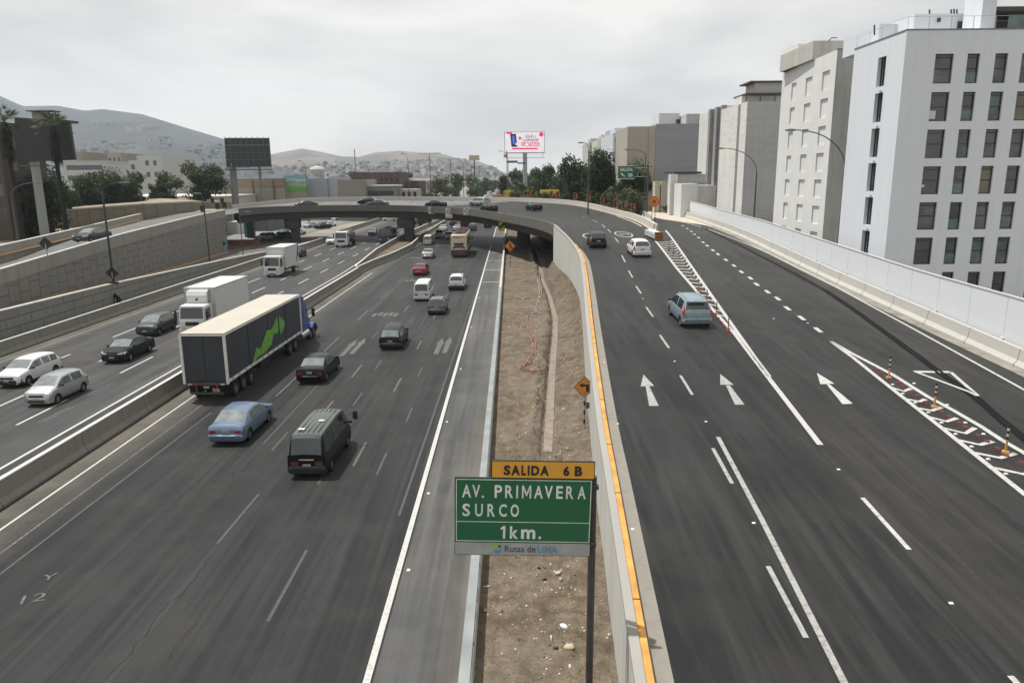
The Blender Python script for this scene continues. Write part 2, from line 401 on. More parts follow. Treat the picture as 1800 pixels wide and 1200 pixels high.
# island in the split of the barriers
gl = [W(*p, 0) for p in ((632, 473), (665, 443), (712, 419), (765, 392))]; grr = [W(*p, 0) for p in ((640, 478), (692, 455), (728, 438), (790, 391))]
struct(MB().ribbon([p+Vector((0, 0, .12)) for p in gl], [p+Vector((0, 0, .12)) for p in grr]).build('gore_dirt', DIRT.m))

# ------------------------------------------------------------------ barriers
NJ = [(-.3, 0), (-.3, .10), (-.15, .32), (-.09, 1.0), (.09, 1.0), (.15, .32), (.3, .10), (.3, 0)]
def with_joints(mb, path, prof, step=6.): pass
def barrier(name, path, label, mat, group=None, prof=NJ, cap=None, joints=3.0):
    t = thing(name, label, 'barrier', group=group)
    path = densify(path, 3.); mb = MB()
    mb.sweep(prof, path)
    if cap:
        m2 = MB(); hh = max(h for a, h in prof); m2.sweep([(-.11, hh-.02), (-.11, hh+.035), (.11, hh+.035), (.11, hh-.02)], path); m2.build('coping', cap, t)
    if joints:
        n = 0
        for a, b in zip(path, path[1:]):
            n += 1
            if n % 2: continue
            d = (b-a).normalized(); r = Vector((d.y, -d.x, 0)); ri = []
            for k in (-.012, .012): ri.append([a+d*k+r*(s_*1.03)+Vector((0, 0, h*1.002)) for s_, h in prof])
            mb.loft(ri, mi=1)
    mb.build('barrier_body', [mat, M('joint_dark', (.05, .05, .045), .9)], t)
    return t
BCON = wall_mat('barrier_concrete', (.19, .187, .168), streak=.5, stain=(.12, .12, .11))
CAPM = M('coping_pale', (.46, .455, .42), .8, var=.1)
barrier('median_barrier', [(-20.35, y, 0) for y in (6, 30, 60, 98)], 'long concrete barrier with pale top between the two carriageways', BCON, cap=CAPM)
lb = [W(x, y, 1.0) for x, y in ((625, 467), (643, 452), (662, 437), (690, 421), (712, 411), (742, 397), (775, 384))]
rb = [W(x, y, 1.0) for x, y in ((628, 469), (655, 457), (690, 444), (722, 429), (742, 411), (783, 386))]
for q in lb+rb: q.z = 0
barrier('median_barrier', [(-20.35, 98.2, 0)]+lb, 'left concrete barrier arm curving round the dirt island under the overpass', BCON, cap=CAPM, joints=0)
barrier('median_barrier', [(-20.3, 98.2, 0)]+rb+[(-21, 250, 0)], 'right concrete barrier arm beside the bus lanes, past the dirt island', BCON, cap=CAPM, joints=0)
barrier('edge_barrier', [(-37.75, y, 0) for y in (30, 60, 100, 150)], 'low concrete barrier with white top along the far edge of the opposing lanes', BCON, cap=CAPM)
barrier('edge_barrier', [(-39.5, y, 0) for y in (168, 230, 300)], 'far concrete barrier of the opposing lanes beyond the overpass', BCON, cap=CAPM, joints=0)
# exit road barrier + panel fence
RB = densify([(lerpx(XR, y)+.28, y, zr(y)) for y in range(6, 176, 4)], 4.)
NJR = [(-.33, 0), (-.33, .12), (-.17, .34), (-.10, .86), (.10, .86), (.12, 0)]
t = thing('concrete_barrier', 'cream concrete safety barrier along the right edge of the exit road', 'barrier')
mj = MB().sweep(NJR, RB)
rb2 = densify(RB, 3.2)
for i, (a, b) in enumerate(zip(rb2, rb2[1:])):
    d = (b-a).normalized(); r = Vector((d.y, -d.x, 0))
    mj.loft([[a+d*k+r*(s_*1.03)+Vector((0, 0, h*1.003)) for s_, h in NJR] for k in (-.015, .015)], mi=1)
mj.build('barrier_body', [CURB, M('joint_dark', (.05, .05, .045), .9)], t)
GUTR = M('dusty_gutter', (.21, .195, .16), .9, var=.2, scale=1.)
struct(MB().ribbon(offset(RB, -.85, .006), offset(RB, -.31, .006)).build('gutter', GUTR))
FT = [(6, 5.4), (34, 6.54), (43.6, 6.76), (56, 7.3), (74, 8.0), (95, 8.35), (114, 8.62), (122, 8.7)]
FMAT = wall_mat('white_panel', (.60, .62, .65), streak=.04, stain=(.36, .38, .42), st_amt=.2)
fp = [(lerpx(XR, y)+.62, y, 0) for y in range(6, 121, 3)]
t = thing('panel_fence', 'tall white panel fence on top of the cream barrier along the exit road', 'fence')
mb = MB(); mr = MB(); mpst = MB(); mbk = MB()
for i, (a, b) in enumerate(zip(fp, fp[1:])):
    a = Vector(a); b = Vector(b); d = (b-a).normalized(); r = Vector((d.y, -d.x, 0)); zt = lerpx(FT, (a.y+b.y)/2//6*6+3)
    z0a, z0b = zr(a.y)+.5, zr(b.y)+.5; za, zb_ = lerpx(FT, a.y), lerpx(FT, b.y)
    a2 = a+d*.012; b2 = b-d*.012
    mb.loft([[Vector((p.x, p.y, z))+r*s_ for s_, z in ((0, lo), (0, hi), (.06, hi), (.06, lo))] for p, lo, hi in ((a2, z0a, za), (b2, z0b, zb_))])
    mr.loft([[Vector((p.x, p.y, z))+r*s_ for s_, z in ((-.03, z-.0), (-.03, z+.07), (.09, z+.07), (.09, z))] for p, z in ((a, za), (b, zb_))])
    if i % 2 == 0: MB().box(a.x-.10, a.x-.005, a.y-.1, a.y+.1, zr(a.y)+.62, zr(a.y)+.88).build('fixing_bracket', M('bracket_white', (.6, .6, .58), .6), t)
mb.build('panel', FMAT, t); mr.build('top_rail', WHITE, t)

# ------------------------------------------------------------------ right retaining wall with its orange kerb
t = thing('retaining_wall', 'pale concrete retaining wall carrying the ramp beside the dirt median', 'wall')
n0 = 8*10-2
mb = MB(); A = inn[:n0+1]
fl = 0.0
mb.loft([[Vector((p.x, p.y, -.05)), Vector((p.x, p.y, p.z+phs[i])), q+Vector((0, 0, phs[i])), Vector((q.x, q.y, -.05))] for i, (p, q) in enumerate(zip(A, offset(A, .19)))])
WALLM = wall_mat('wall_concrete_pale', (.43, .43, .405), streak=.55, stain=(.27, .265, .25), sc=.5)
mb.build('wall_face', WALLM, t)
MB().sweep(lambda i, p: [(-.02, phs[min(i, NS-1)]-.1), (-.02, phs[i]+.012), (.205, phs[i]+.012), (.205, phs[i]-.1)], A).build('coping', wall_mat('coping_concrete', (.27, .265, .245), streak=.2), t)
KB = A[:8*8]
kmb = MB().sweep(lambda i, p: [(.2, -.02), (.2, phs[i]*.82), (.26, phs[i]*.92), (.38, phs[i]*.88), (.40, -.02)], KB)
mb = kmb
for i in range(0, 8*8, 5):
    a = A[i]; d = (A[i+1]-A[i]).normalized(); r = Vector((d.y, -d.x, 0))
    mb.loft([[a+d*k+r*s_+Vector((0, 0, h)) for s_, h in ((.192, 0), (.192, phs[i]*.9), (.26, phs[i]*.97), (.39, phs[i]*.93), (.41, 0))] for k in (-.012, .012)], mi=1)
mb.build('orange_kerb', [YEL, M('joint_dark', (.05, .05, .045), .9)], t)
GUT = wall_mat('gutter_concrete', (.20, .19, .165), streak=.3, stain=(.1, .095, .085), sc=2.5, st_amt=.6)
struct(MB().ribbon(offset(KB, .41, .008), offset(KB, .82, .008)).build('gutter', GUT))

# ------------------------------------------------------------------ overpass
ov = thing('highway_overpass', 'curved grey concrete overpass crossing both carriageways on piers', 'bridge')
i0, i1 = n0, 8*19-2
P = inn[i0:i1+1]; Q = bnd[i0:i1+1]; hh = phs[i0:i1+1]
Q2 = offset(Q, -.9) if False else [q+(q-p).normalized()*1.0 for p, q in zip(P, Q)]
def side(p, q, d): return p+(q-p).normalized()*d
mb = MB()
mb.loft([[side(p, q, .0)+Vector((0, 0, -.55)), side(p, q, .3)+Vector((0, 0, -.03)), q2+Vector((0, 0, -.03)), q2+Vector((0, 0, -.55)), side(q2, p, 1.6)+Vector((0, 0, -.75)), side(q2, p, 2.2)+Vector((0, 0, -2.0)), side(p, q, 2.0)+Vector((0, 0, -2.0)), side(p, q, 1.4)+Vector((0, 0, -.75))] for p, q, q2 in zip(P, Q, Q2)])
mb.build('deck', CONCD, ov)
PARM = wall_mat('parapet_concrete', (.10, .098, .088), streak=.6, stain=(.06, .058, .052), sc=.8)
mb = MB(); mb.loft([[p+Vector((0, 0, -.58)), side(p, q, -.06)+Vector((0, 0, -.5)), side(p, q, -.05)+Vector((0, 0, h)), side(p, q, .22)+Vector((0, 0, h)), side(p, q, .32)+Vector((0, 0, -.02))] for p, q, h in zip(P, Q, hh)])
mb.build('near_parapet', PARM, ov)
mb = MB(); mb.loft([[q2+Vector((0, 0, -.58)), side(q2, p, .35)+Vector((0, 0, 0)), side(q2, p, .25)+Vector((0, 0, .8)), side(q2, p, 0)+Vector((0, 0, .8))] for p, q2 in zip(P, Q2)])
mb.build('far_parapet', CURB, ov)
for px_, py_, zt, sx, sy, cap in ((-20.6, 151.5, 4.6, .92, .8, (-2.3, .92)), (-43.6, 150.8, 4.7, .85, .8, (-1.75, .85)), (2.2, 131, 4.25, 1.15, .9, None), (-22.3, 162, 4.6, .8, .8, None), (9, 142, 4.25, 1.1, .8, None)):
    mb = MB(); prf = [(-sx, -sy*.6), (-sx*.7, -sy), (sx*.7, -sy), (sx, -sy*.6), (sx, sy*.6), (sx*.7, sy), (-sx*.7, sy), (-sx, sy*.6)]
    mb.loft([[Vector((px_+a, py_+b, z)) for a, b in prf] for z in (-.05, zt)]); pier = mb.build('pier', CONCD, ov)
    if cap: MB().box(px_+cap[0], px_+cap[1]+.05, py_-1.2, py_+1.5, zt-1.9, zt-.03).build('pier_cap', CONCD, pier)
# inner lane barrier with chevrons (outer side of the curve)
CB = [q for q in bnd[8*9+5:8*15]]
CBo = offset(CB, 1.0)
barrier('curve_barrier', CBo, 'pale low concrete barrier round the outside of the curve, below the orange chevrons', CURB, prof=[(-.25, 0), (-.12, .3), (-.08, .82), (.1, .82), (.12, 0)], joints=0)
struct(MB().ribbon(offset(CB, .45, .007), offset(CB, .78, .007)).build('gutter', M('curb_ochre', (.50, .40, .25), .85, var=.15)))
XG = [(96, 18.2), (104, 20.0), (110, 20.5), (125, 21.8), (150, 21.5), (172, 17.5)]
barrier('exit_barrier', [up(lerpx(XG, y)-.15, y) for y in range(97, 172, 5)], 'pale concrete barrier on the left side of the exit road behind the crash cushion', CURB, prof=[(-.25, 0), (-.12, .3), (-.08, .82), (.1, .82), (.12, 0)], joints=0)
struct(MB().ribbon([up(lerpx(XR, y)-4.6*max(0, min(1, (y-94)/18)), y, .01) for y in range(94, 165, 4)], [up(lerpx(XR, y)-.1, y, .01) for y in range(94, 165, 4)]).build('pale_verge', M('pale_gravel', (.42, .37, .30), .95, var=.15, scale=1)))

# ------------------------------------------------------------------ left ramp walls and frontage
t = thing('retaining_wall', 'tall grey panelled retaining wall under the left ramp', 'wall')
LW = inn[8*19+2:]; BZ = [(30, 2.2), (45, 2.1), (63, 1.8), (70, 1.8), (82, 1.45), (101, .75), (133, .0)]
PANEL = wall_mat('panel_concrete', (.195, .192, .175), streak=.35, stain=(.15, .15, .14), blocks=(1.5, 1.5, 1, 1))
mb = MB(); mb.loft([[Vector((p.x-.05, p.y, -.05)), Vector((p.x, p.y, p.z-.25)), Vector((p.x-.6, p.y, p.z-.25)), Vector((p.x-.6, p.y, -.05))] for p in LW]); mb.build('wall_face', PANEL, t)
mb = MB(); mb.loft([[p+Vector((.06, 0, -.35)), p+Vector((.06, 0, .88)), p+Vector((-.2, 0, .88)), p+Vector((-.3, 0, -.35))] for p in LW]); mb.build('parapet', wall_mat('parapet_grey', (.25, .245, .22), streak=.45, stain=(.13, .125, .11)), t)
mb = MB(); mb.loft([[p+Vector((.08, 0, .86)), p+Vector((.08, 0, .95)), p+Vector((-.22, 0, .95)), p+Vector((-.22, 0, .86))] for p in LW]); mb.build('coping', CAPM, t)
mb = MB(); wb = [Vector((p.x+.02, p.y, lerpx(BZ, p.y))) for p in LW if p.y < 132]
mb.loft([[p, p+Vector((0, 0, .2)), p+Vector((.25, 0, .2)), p+Vector((.25, 0, 0))] for p in wb]); mb.build('orange_kerb', wall_mat('kerb_faded_orange', (.42, .26, .12), streak=.3), t)
w2 = [Vector((-38.6, y, lerpx([(30, 3.1), (55, 2.95), (71, 2.75), (101, 1.95), (125, 1.1), (150, .5)], y))) for y in range(30, 151, 5)]
t = thing('low_retaining_wall', 'lower grey block wall with pale coping between the frontage lane and the highway barrier', 'wall')
mb = MB(); mb.loft([[Vector((p.x, p.y, -.02)), p, p+Vector((-.28, 0, 0)), Vector((p.x-.28, p.y, -.02))] for p in w2]); mb.build('wall_face', wall_mat('block_wall', (.20, .20, .185), streak=.4, stain=(.12, .12, .11), blocks=(3.0, .75, 1)), t)
mb = MB(); mb.loft([[p+Vector((.03, 0, -.01)), p+Vector((.03, 0, .09)), p+Vector((-.3, 0, .09)), p+Vector((-.3, 0, -.01))] for p in w2]); mb.build('coping', CAPM, t)
fr = []
for y in range(30, 151, 4):
    wx = min((p for p in LW), key=lambda p: abs(p.y-y)).x if y < 132 else -49.6
    fr.append((Vector((wx-.02, y, lerpx(BZ, y))), Vector((-38.8, y, max(.0, lerpx([(30, 3.1), (55, 2.95), (71, 2.75), (101, 1.95), (125, 1.1), (150, .9)], y)-.95)))))
sheet('frontage_road', [a for a, b in fr], [b+Vector((0, 0, .01)) for a, b in fr], ASP2)
# left ramp far parapet with rounded nose
t = thing('ramp_parapet', 'concrete parapet on the far side of the left ramp', 'wall')
fpz = [W(x, y, z) for x, y, z in ((-120, 462, 5.0), (-60, 447, 5.6), (0, 432, 6.2), (80, 414, 6.55), (160, 396, 6.8), (250, 375, 7.2), (300, 364, 7.4))]
nose = fpz+[fpz[-1]+Vector((.5, 6, .02)), fpz[-1]+Vector((-2.2, 9.5, .02)), fpz[-1]+Vector((-6, 8, 0)), fpz[-1]+Vector((-13, 2, -.3)), fpz[-1]+Vector((-22, -8, -.9))]
npth = smoothp([p-Vector((0, 0, .9)) for p in nose], 6)
MB().sweep([(-.14, -3.), (-.14, .9), (.14, .9), (.2, 0), (.2, -3.)], npth).build('parapet', wall_mat('parapet_grey', (.25, .245, .22)), t)
MB().sweep([(-.17, .88), (-.17, .96), (.17, .96), (.17, .88)], npth).build('coping', CAPM, t)
MB().sweep([(.21, .0), (.21, .12), (.5, .1), (.5, .0)], npth[:30]).build('kerb', wall_mat('kerb_faded_orange', (.42, .26, .12)), t)
struct(MB().ribbon([Vector((-52, 30, 2.0)), Vector((-52.5, 64, 3.4)), Vector((-56.5, 92, 4.6)), Vector((-61, 122, 5.4)), Vector((-62.5, 140, 6.0)), Vector((-60, 158, 6.5))], [Vector((-90, 30, 1.8)), Vector((-92, 64, 3.2)), Vector((-94, 92, 4.4)), Vector((-100, 112, 5.0)), Vector((-100, 140, 5.9)), Vector((-100, 175, 6.4))]).build('ramp_verge', UG))
# stone wall behind
t = thing('stone_wall', 'long brown stone block wall behind the left ramp, below the trees', 'wall')
sw = [WD(-60, 381, 112), WD(0, 378, 114), WD(100, 371, 118), WD(250, 360, 124), WD(330, 356, 150), WD(405, 356, 185)]
STW = wall_mat('stone_block_wall', (.17, .155, .125), streak=.4, stain=(.10, .085, .07), blocks=(1.6, 1.5, 0, 1))
sp_ = densify(sw, 5)
mb = MB(); mb.loft([[Vector((p.x, p.y, 0)), p, p+Vector((.1, .4, 0)), Vector((p.x+.1, p.y+.4, 0))] for p in sp_]); mb.build('wall_face', STW, t)
mb = MB(); mb.loft([[p+Vector((0, -.06, -.01)), p+Vector((0, -.06, .22)), p+Vector((.1, .5, .22)), p+Vector((.1, .5, -.01))] for p in sp_]); mb.build('coping', wall_mat('coping_brownish', (.32, .30, .25)), t)
struct(MB().ribbon([p+Vector((0, .3, -.35)) for p in sp_], [p+Vector((-25, 60, -.4)) for p in sp_]).build('terrace_ground', UG))
# ------------------------------------------------------------------ vehicles
GLASS = M('car_glass', (.022, .028, .032), .05, 0, var=.1, spec=.75, coat=.3)
GLASS_SKY = M('car_glass_painted_sky', (.13, .155, .16), .08, 0, var=.2, spec=.7, coat=.6)  # pale base colour carries the sky reflected in the panes
LAMPR = M('tail_lamp_red', (.30, .012, .015), .25, var=.1, coat=.6)
LAMPW = M('head_lamp', (.55, .57, .56), .15, .3, var=.1, coat=.8)
LAMPO = M('indicator_orange', (.55, .18, .03), .3, coat=.5)
RIM = M('wheel_rim', (.32, .33, .34), .35, .7)
TRIM = M('black_plastic', (.02, .021, .022), .6)
PLATE = M('number_plate', (.28, .29, .27), .5)
CHROME = M('chrome', (.5, .5, .5), .2, .9)
UNDER = M('underbody', (.01, .01, .01), .9)
def paint(name, col, metal=.0, rough=.32): return M('paint_'+name, col, rough, metal, var=.05, coat=.22 if max(col) > .05 else .08, spec=.35 if max(col) > .05 else .2)
P_ = dict(white=paint('white', (.55, .56, .555)), black=paint('black', (.006, .006, .007)), blue=paint('ice_blue', (.165, .225, .32), .6), silver=paint('silver', (.42, .44, .44), .72),
  grey=paint('grey', (.11, .115, .12), .5), dgrey=paint('dark_grey', (.05, .053, .056), .4), red=paint('red', (.20, .014, .025), .2), green=paint('dark_green', (.007, .011, .009), .1, .4), lblue=paint('silver_blue', (.22, .30, .34), .5),
  teal=paint('teal', (.06, .16, .15), .2), beige=paint('beige', (.55, .49, .36)), maroon=paint('maroon', (.07, .008, .02)), dblue=paint('deep_blue', (.015, .045, .20), .1), yellow=paint('yellow', (.6, .42, .03)), navy=paint('navy', (.018, .025, .05), .2),
  greenroof=paint('grey_green', (.07, .084, .075), .2, .45), bus=paint('bus_green', (.03, .13, .08)), orange=paint('orange_red', (.5, .10, .04)))
_whl = {}
def wheel(parent, x, y, r, wd=.2, detail=True, name='wheel'):
    key = (round(r, 3), wd)
    if key not in _whl:
        mb = MB(); n = 20
        prof = [(-wd/2, r*.62), (-wd/2, r*.93), (-wd*.36, r), (wd*.36, r), (wd/2, r*.93), (wd/2, r*.62)]
        mb.loft([[Vector((a, b*math.cos(t), b*math.sin(t))) for a, b in prof] for t in [2*math.pi*k/n for k in range(n+1)]], True, False)
        ty = mb.build('wheel', BLACK, None, 40); me = ty.data; bpy.data.objects.remove(ty)
        mb = MB()
        for s_ in (-1, 1):
            x1 = s_*wd*.36
            mb.face([Vector((x1*.6, r*.62*math.cos(t), r*.62*math.sin(t))) for t in [2*math.pi*k/16 for k in range(16)]], 1)
            for k in range(5):
                t = 2*math.pi*k/5; u = Vector((0, math.cos(t), math.sin(t))); v_ = Vector((0, -math.sin(t), math.cos(t))); o_ = Vector((x1, 0, 0))
                mb.face([o_+v_*.055*r/.32, o_-v_*.055*r/.32, o_+u*r*.6-v_*.035, o_+u*r*.6+v_*.035])
            mb.loft([[Vector((x1*q, rr*math.cos(t), rr*math.sin(t))) for rr, q in ((r*.63, 1.05), (r*.56, 1.05), (r*.56, .6), (r*.63, .6))] for t in [2*math.pi*k/16 for k in range(17)]], True, False)
            mb.tube([(x1*.7, 0, 0), (x1*1.1, 0, 0)], r*.16, 8)
        ri = mb.build('rim', [RIM, TRIM]); m2 = ri.data; bpy.data.objects.remove(ri); _whl[key] = (me, m2)
    me, m2 = _whl[key]
    o = bpy.data.objects.new(name, me); COL.objects.link(o); o.parent = parent; o.location = (x, y, r)
    if detail: q = bpy.data.objects.new('rim', m2); COL.objects.link(q); q.parent = o
    return o
# profile keys (t from tail to nose, top z, ring kind, glass of the interval that starts here, width factor)
KIN = dict(
 sedan=dict(L=4.5, W=1.76, H=1.45, r=.315, wb=(.19, .80), sill=.24, belt=.92, keys=[(0, .80, 'h', '', .90), (.012, .93, 'h', '', .965), (.03, 1.00, 'h', '', .985), (.14, 1.03, 'b', 'rear', 1), (.29, 1.40, 'c', 'side', 1), (.43, 1.45, 'c', 'pillar', 1), (.448, 1.45, 'c', 'side', 1), (.60, 1.41, 'c', 'ws', 1), (.765, 1.0, 'b', '', 1), (.9, .90, 'h', '', .985), (.965, .80, 'h', '', .93), (1., .60, 'h', '', .80)]),
 hatch=dict(L=3.75, W=1.66, H=1.50, r=.30, wb=(.16, .82), sill=.24, belt=.93, keys=[(0, .85, 'h', '', .93), (.015, 1.0, 'b', 'rear', .98), (.10, 1.42, 'c', 'pillar', .985), (.15, 1.46, 'c', 'side', 1), (.40, 1.50, 'c', 'pillar', 1), (.42, 1.5, 'c', 'side', 1), (.60, 1.46, 'c', 'ws', 1), (.80, 1.02, 'b', '', 1), (.92, .90, 'h', '', .97), (.975, .80, 'h', '', .92), (1., .60, 'h', '', .80)]),
 wagon=dict(L=4.3, W=1.70, H=1.52, r=.31, wb=(.19, .81), sill=.26, belt=.94, keys=[(0, .88, 'h', '', .93), (.015, 1.0, 'b', 'rear', .98), (.10, 1.44, 'c', 'side', .985), (.25, 1.50, 'c', 'pillar', 1), (.27, 1.5, 'c', 'side', 1), (.44, 1.52, 'c', 'pillar', 1), (.46, 1.52, 'c', 'side', 1), (.61, 1.46, 'c', 'ws', 1), (.77, 1.02, 'b', '', 1), (.92, .90, 'h', '', .97), (.975, .78, 'h', '', .92), (1., .58, 'h', '', .80)]),
 mpv=dict(L=4.05, W=1.74, H=1.63, r=.31, wb=(.15, .82), sill=.26, belt=.98, keys=[(0, .92, 'h', '', .94), (.012, 1.06, 'b', 'rear', .98), (.085, 1.54, 'c', 'pillar', .98), (.13, 1.60, 'c', 'side', 1), (.40, 1.63, 'c', 'pillar', 1), (.42, 1.63, 'c', 'side', 1), (.62, 1.58, 'c', 'ws', 1), (.83, 1.08, 'b', '', 1), (.93, .96, 'h', '', .97), (.975, .86, 'h', '', .92), (1., .64, 'h', '', .82)]),
 suv=dict(L=4.5, W=1.84, H=1.68, r=.35, wb=(.17, .81), sill=.30, belt=1.03, keys=[(0, .96, 'h', '', .94), (.012, 1.10, 'b', 'rear', .98), (.075, 1.58, 'c', 'pillar', .98), (.11, 1.65, 'c', 'side', 1), (.27, 1.68, 'c', 'pillar', 1), (.288, 1.68, 'c', 'side', 1), (.45, 1.68, 'c', 'pillar', 1), (.467, 1.68, 'c', 'side', 1), (.62, 1.62, 'c', 'ws', 1), (.76, 1.12, 'b', '', 1), (.93, 1.02, 'h', '', .97), (.975, .92, 'h', '', .93), (1., .68, 'h', '', .84)]),
 van=dict(L=4.75, W=1.70, H=1.98, r=.31, wb=(.20, .83), sill=.25, belt=1.08, keys=[(0, 1.08, 'b', 'rear', .965), (.035, 1.78, 'c', 'pillar', .965), (.06, 1.92, 'c', 'side', .99), (.32, 1.96, 'c', 'pillar', 1), (.34, 1.96, 'c', 'side', 1), (.60, 1.98, 'c', 'pillar', 1), (.62, 1.98, 'c', 'side', 1), (.80, 1.92, 'c', 'ws', 1), (.95, 1.14, 'b', '', .98), (.985, 1.0, 'h', '', .94), (1., .62, 'h', '', .88)]),
 pickup=dict(L=5.0, W=1.80, H=1.72, r=.36, wb=(.21, .82), sill=.36, belt=1.05, keys=[(0, 1.02, 'h', '', .96), (.01, 1.05, 'h', '', .98), (.34, 1.06, 'h', '', 1), (.355, 1.08, 'b', 'rear', 1), (.385, 1.66, 'c', 'side', 1), (.53, 1.72, 'c', 'pillar', 1), (.548, 1.72, 'c', 'side', 1), (.655, 1.66, 'c', 'ws', 1), (.78, 1.10, 'b', '', 1), (.93, 1.03, 'h', '', .97), (.98, .92, 'h', '', .93), (1., .66, 'h', '', .86)]),
)
def ring(K, w, z, kind):
    b = K['belt']; H = K['H']; s_ = K['sill']
    if kind == 'h':
        return [(w-.05, s_), (w, s_+.14), (w, min(.66, z-.16)), (w-.02, z-.09), (w-.07, z-.03), (w-.14, z-.005), (w-.26, z+.01), (w*.5, z+.025), (0, z+.03)]
    if kind == 'b':
        return [(w-.05, s_), (w, s_+.14), (w, .66), (w-.02, b-.06), (w-.055, b), (w-.10, max(b+.015, z-.03)), (w-.17, z), (w*.5, z+.03), (0, z+.04)]
    tum = .26 if H < 1.8 else .13
    wr = w-.055-tum*(z-b); 
    return [(w-.05, s_), (w, s_+.14), (w, .66), (w-.02, b-.05), (w-.05, b+.02), (wr+.015, z-.11), (wr-.05, z-.035), (wr*.55, z), (0, z+.015)]
def car(kind, col, label, cat, px=None, world=None, face='away', rz=None, detail=2, opt=(), glass=None, group=None, name=None, up_=False, dz=0., roofcol=None, plate=True, sc_=1.):
    K = KIN[kind]; Lc, Wc = K['L'], K['W']; hw = Wc/2
    if px: base = R(*px) if up_ else W(px[0], px[1], dz)
    else: base = Vector(world)
    if rz is None: rz = 0 if face == 'away' else math.pi
    hd = Vector((-math.sin(rz), math.cos(rz), 0))
    if px: c = base+hd*(Lc/2) if face == 'away' else base-hd*(Lc/2)
    else: c = base
    if up_ and px: c.z = zr(c.y)
    nm = name or {'sedan': 'sedan_car', 'hatch': 'hatchback_car', 'wagon': 'estate_car', 'mpv': 'family_car', 'suv': 'suv_car', 'van': 'passenger_van', 'pickup': 'pickup_truck'}[kind]
    T = thing(nm, label, cat, c, rz, group or ('cars and vans on the roads'))
    if sc_ != 1.: T.scale = (sc_,)*3
    if up_ and abs(rz) < .3 and c.y < 75: T.rotation_euler.x = math.atan(.0535)
    pm = P_[col] if isinstance(col, str) else col; G = glass or GLASS
    keys = K['keys']; ks = [((t-.5)*Lc, ring(K, hw*wf, z, kd), g) for t, z, kd, g, wf in keys]
    # stations: keys + wheel-arch stations
    ra = K['r']+.055; wy = [(t-.5)*Lc for t in K['wb']]; ysn = [(k[0], i) for i, k in enumerate(ks)]
    if detail >= 1:
        for yc in wy:
            for q in range(9):
                y = yc+ra*math.cos(math.pi*q/8)
                if min(abs(y-k[0]) for k in ks) > .012 and ks[0][0] < y < ks[-1][0]: ysn.append((y, None))
    ysn.sort(key=lambda a: a[0]); st = []
    for y, ki in ysn:
        if ki is not None: rg = [list(p) for p in ks[ki][1]]; iv = ki
        else:
            iv = max(i for i, k in enumerate(ks) if k[0] < y); a, b = ks[iv], ks[iv+1]; t = (y-a[0])/(b[0]-a[0])
            rg = [[p[0]+(q[0]-p[0])*t, p[1]+(q[1]-p[1])*t] for p, q in zip(a[1], b[1])]
        for yc in wy:
            dd = ra*ra-(y-yc)**2
            if dd > -1e-6:
                za = K['r']+math.sqrt(max(0, dd)); rg[0][1] = max(rg[0][1], za-.02); rg[0][0] = rg[1][0]-.012
                if rg[1][1] < za: rg[1][1] = za
                if rg[2][1] < za+.03: rg[2][1] = za+.03
        st.append((y, rg, iv))
    body = MB(); panes = {}
    n = 9
    for sgn in (-1, 1):
        for i in range(len(st)-1):
            (y0, r0, iv), (y1, r1, _) = st[i], st[i+1]; g = ks[iv][2]
            for j in range(n-1):
                pts = [(sgn*r0[j][0], y0, r0[j][1]), (sgn*r0[j+1][0], y0, r0[j+1][1]), (sgn*r1[j+1][0], y1, r1[j+1][1]), (sgn*r1[j][0], y1, r1[j][1])]
                if sgn < 0: pts = pts[::-1]
                key = None
                if g == 'ws' and j >= 6: key = 'windscreen'
                elif g == 'rear' and j >= 6 and 'blank_rear' not in opt: key = 'rear_window'
                elif g == 'ws' and j == 4: key = ('side_window', sgn, 'f')
                elif g == 'side' and j == 4 and 'panel' not in opt: key = ('side_window', sgn, iv)
                if key == ('side_window', sgn, 'f'):
                    # door glass continues into the pillar triangle
                    key = ('side_window', sgn, max(k for k in range(len(ks)) if ks[k][2] == 'side'))
                    if 'panel' in opt: key = ('side_window', sgn, 'f')
                if key: panes.setdefault(key, MB()).face(pts)
                else: body.face(pts, 1 if (roofcol and j >= 6 and g in ('side', 'pillar')) else 0)
        for e_, s_ in ((0, 1), (-1, -1)):
            y, rg, _ = st[e_]; pts = [(sgn*p[0], y, p[1]) for p in rg]+[(0, y, rg[0][1])]
            if sgn*s_ > 0: pts = pts[::-1]
            body.face(pts)
    bo = body.build('body', [pm, P_[roofcol]] if roofcol else pm, T, 32)
    for k, m_ in panes.items():
        m_.build(k if isinstance(k, str) else k[0], G, T, 50)
    hb = .5*Lc
    MB().box(-hw+.16, hw-.16, -hb+.12, hb-.15, .17, .55).build('chassis', UNDER, T)
    for yc in wy:
        for s_ in (-1, 1): wheel(T, s_*(hw-.115), yc, K['r'], .21, detail >= 2)
    rear = keys[0]; zb = rear[1]
    wr_ = hw*keys[1][4]
    low = kind in ('van',)
    # lamps, bumpers, plates
    zl = zb-.06 if kind in ('sedan', 'pickup') else zb-.02
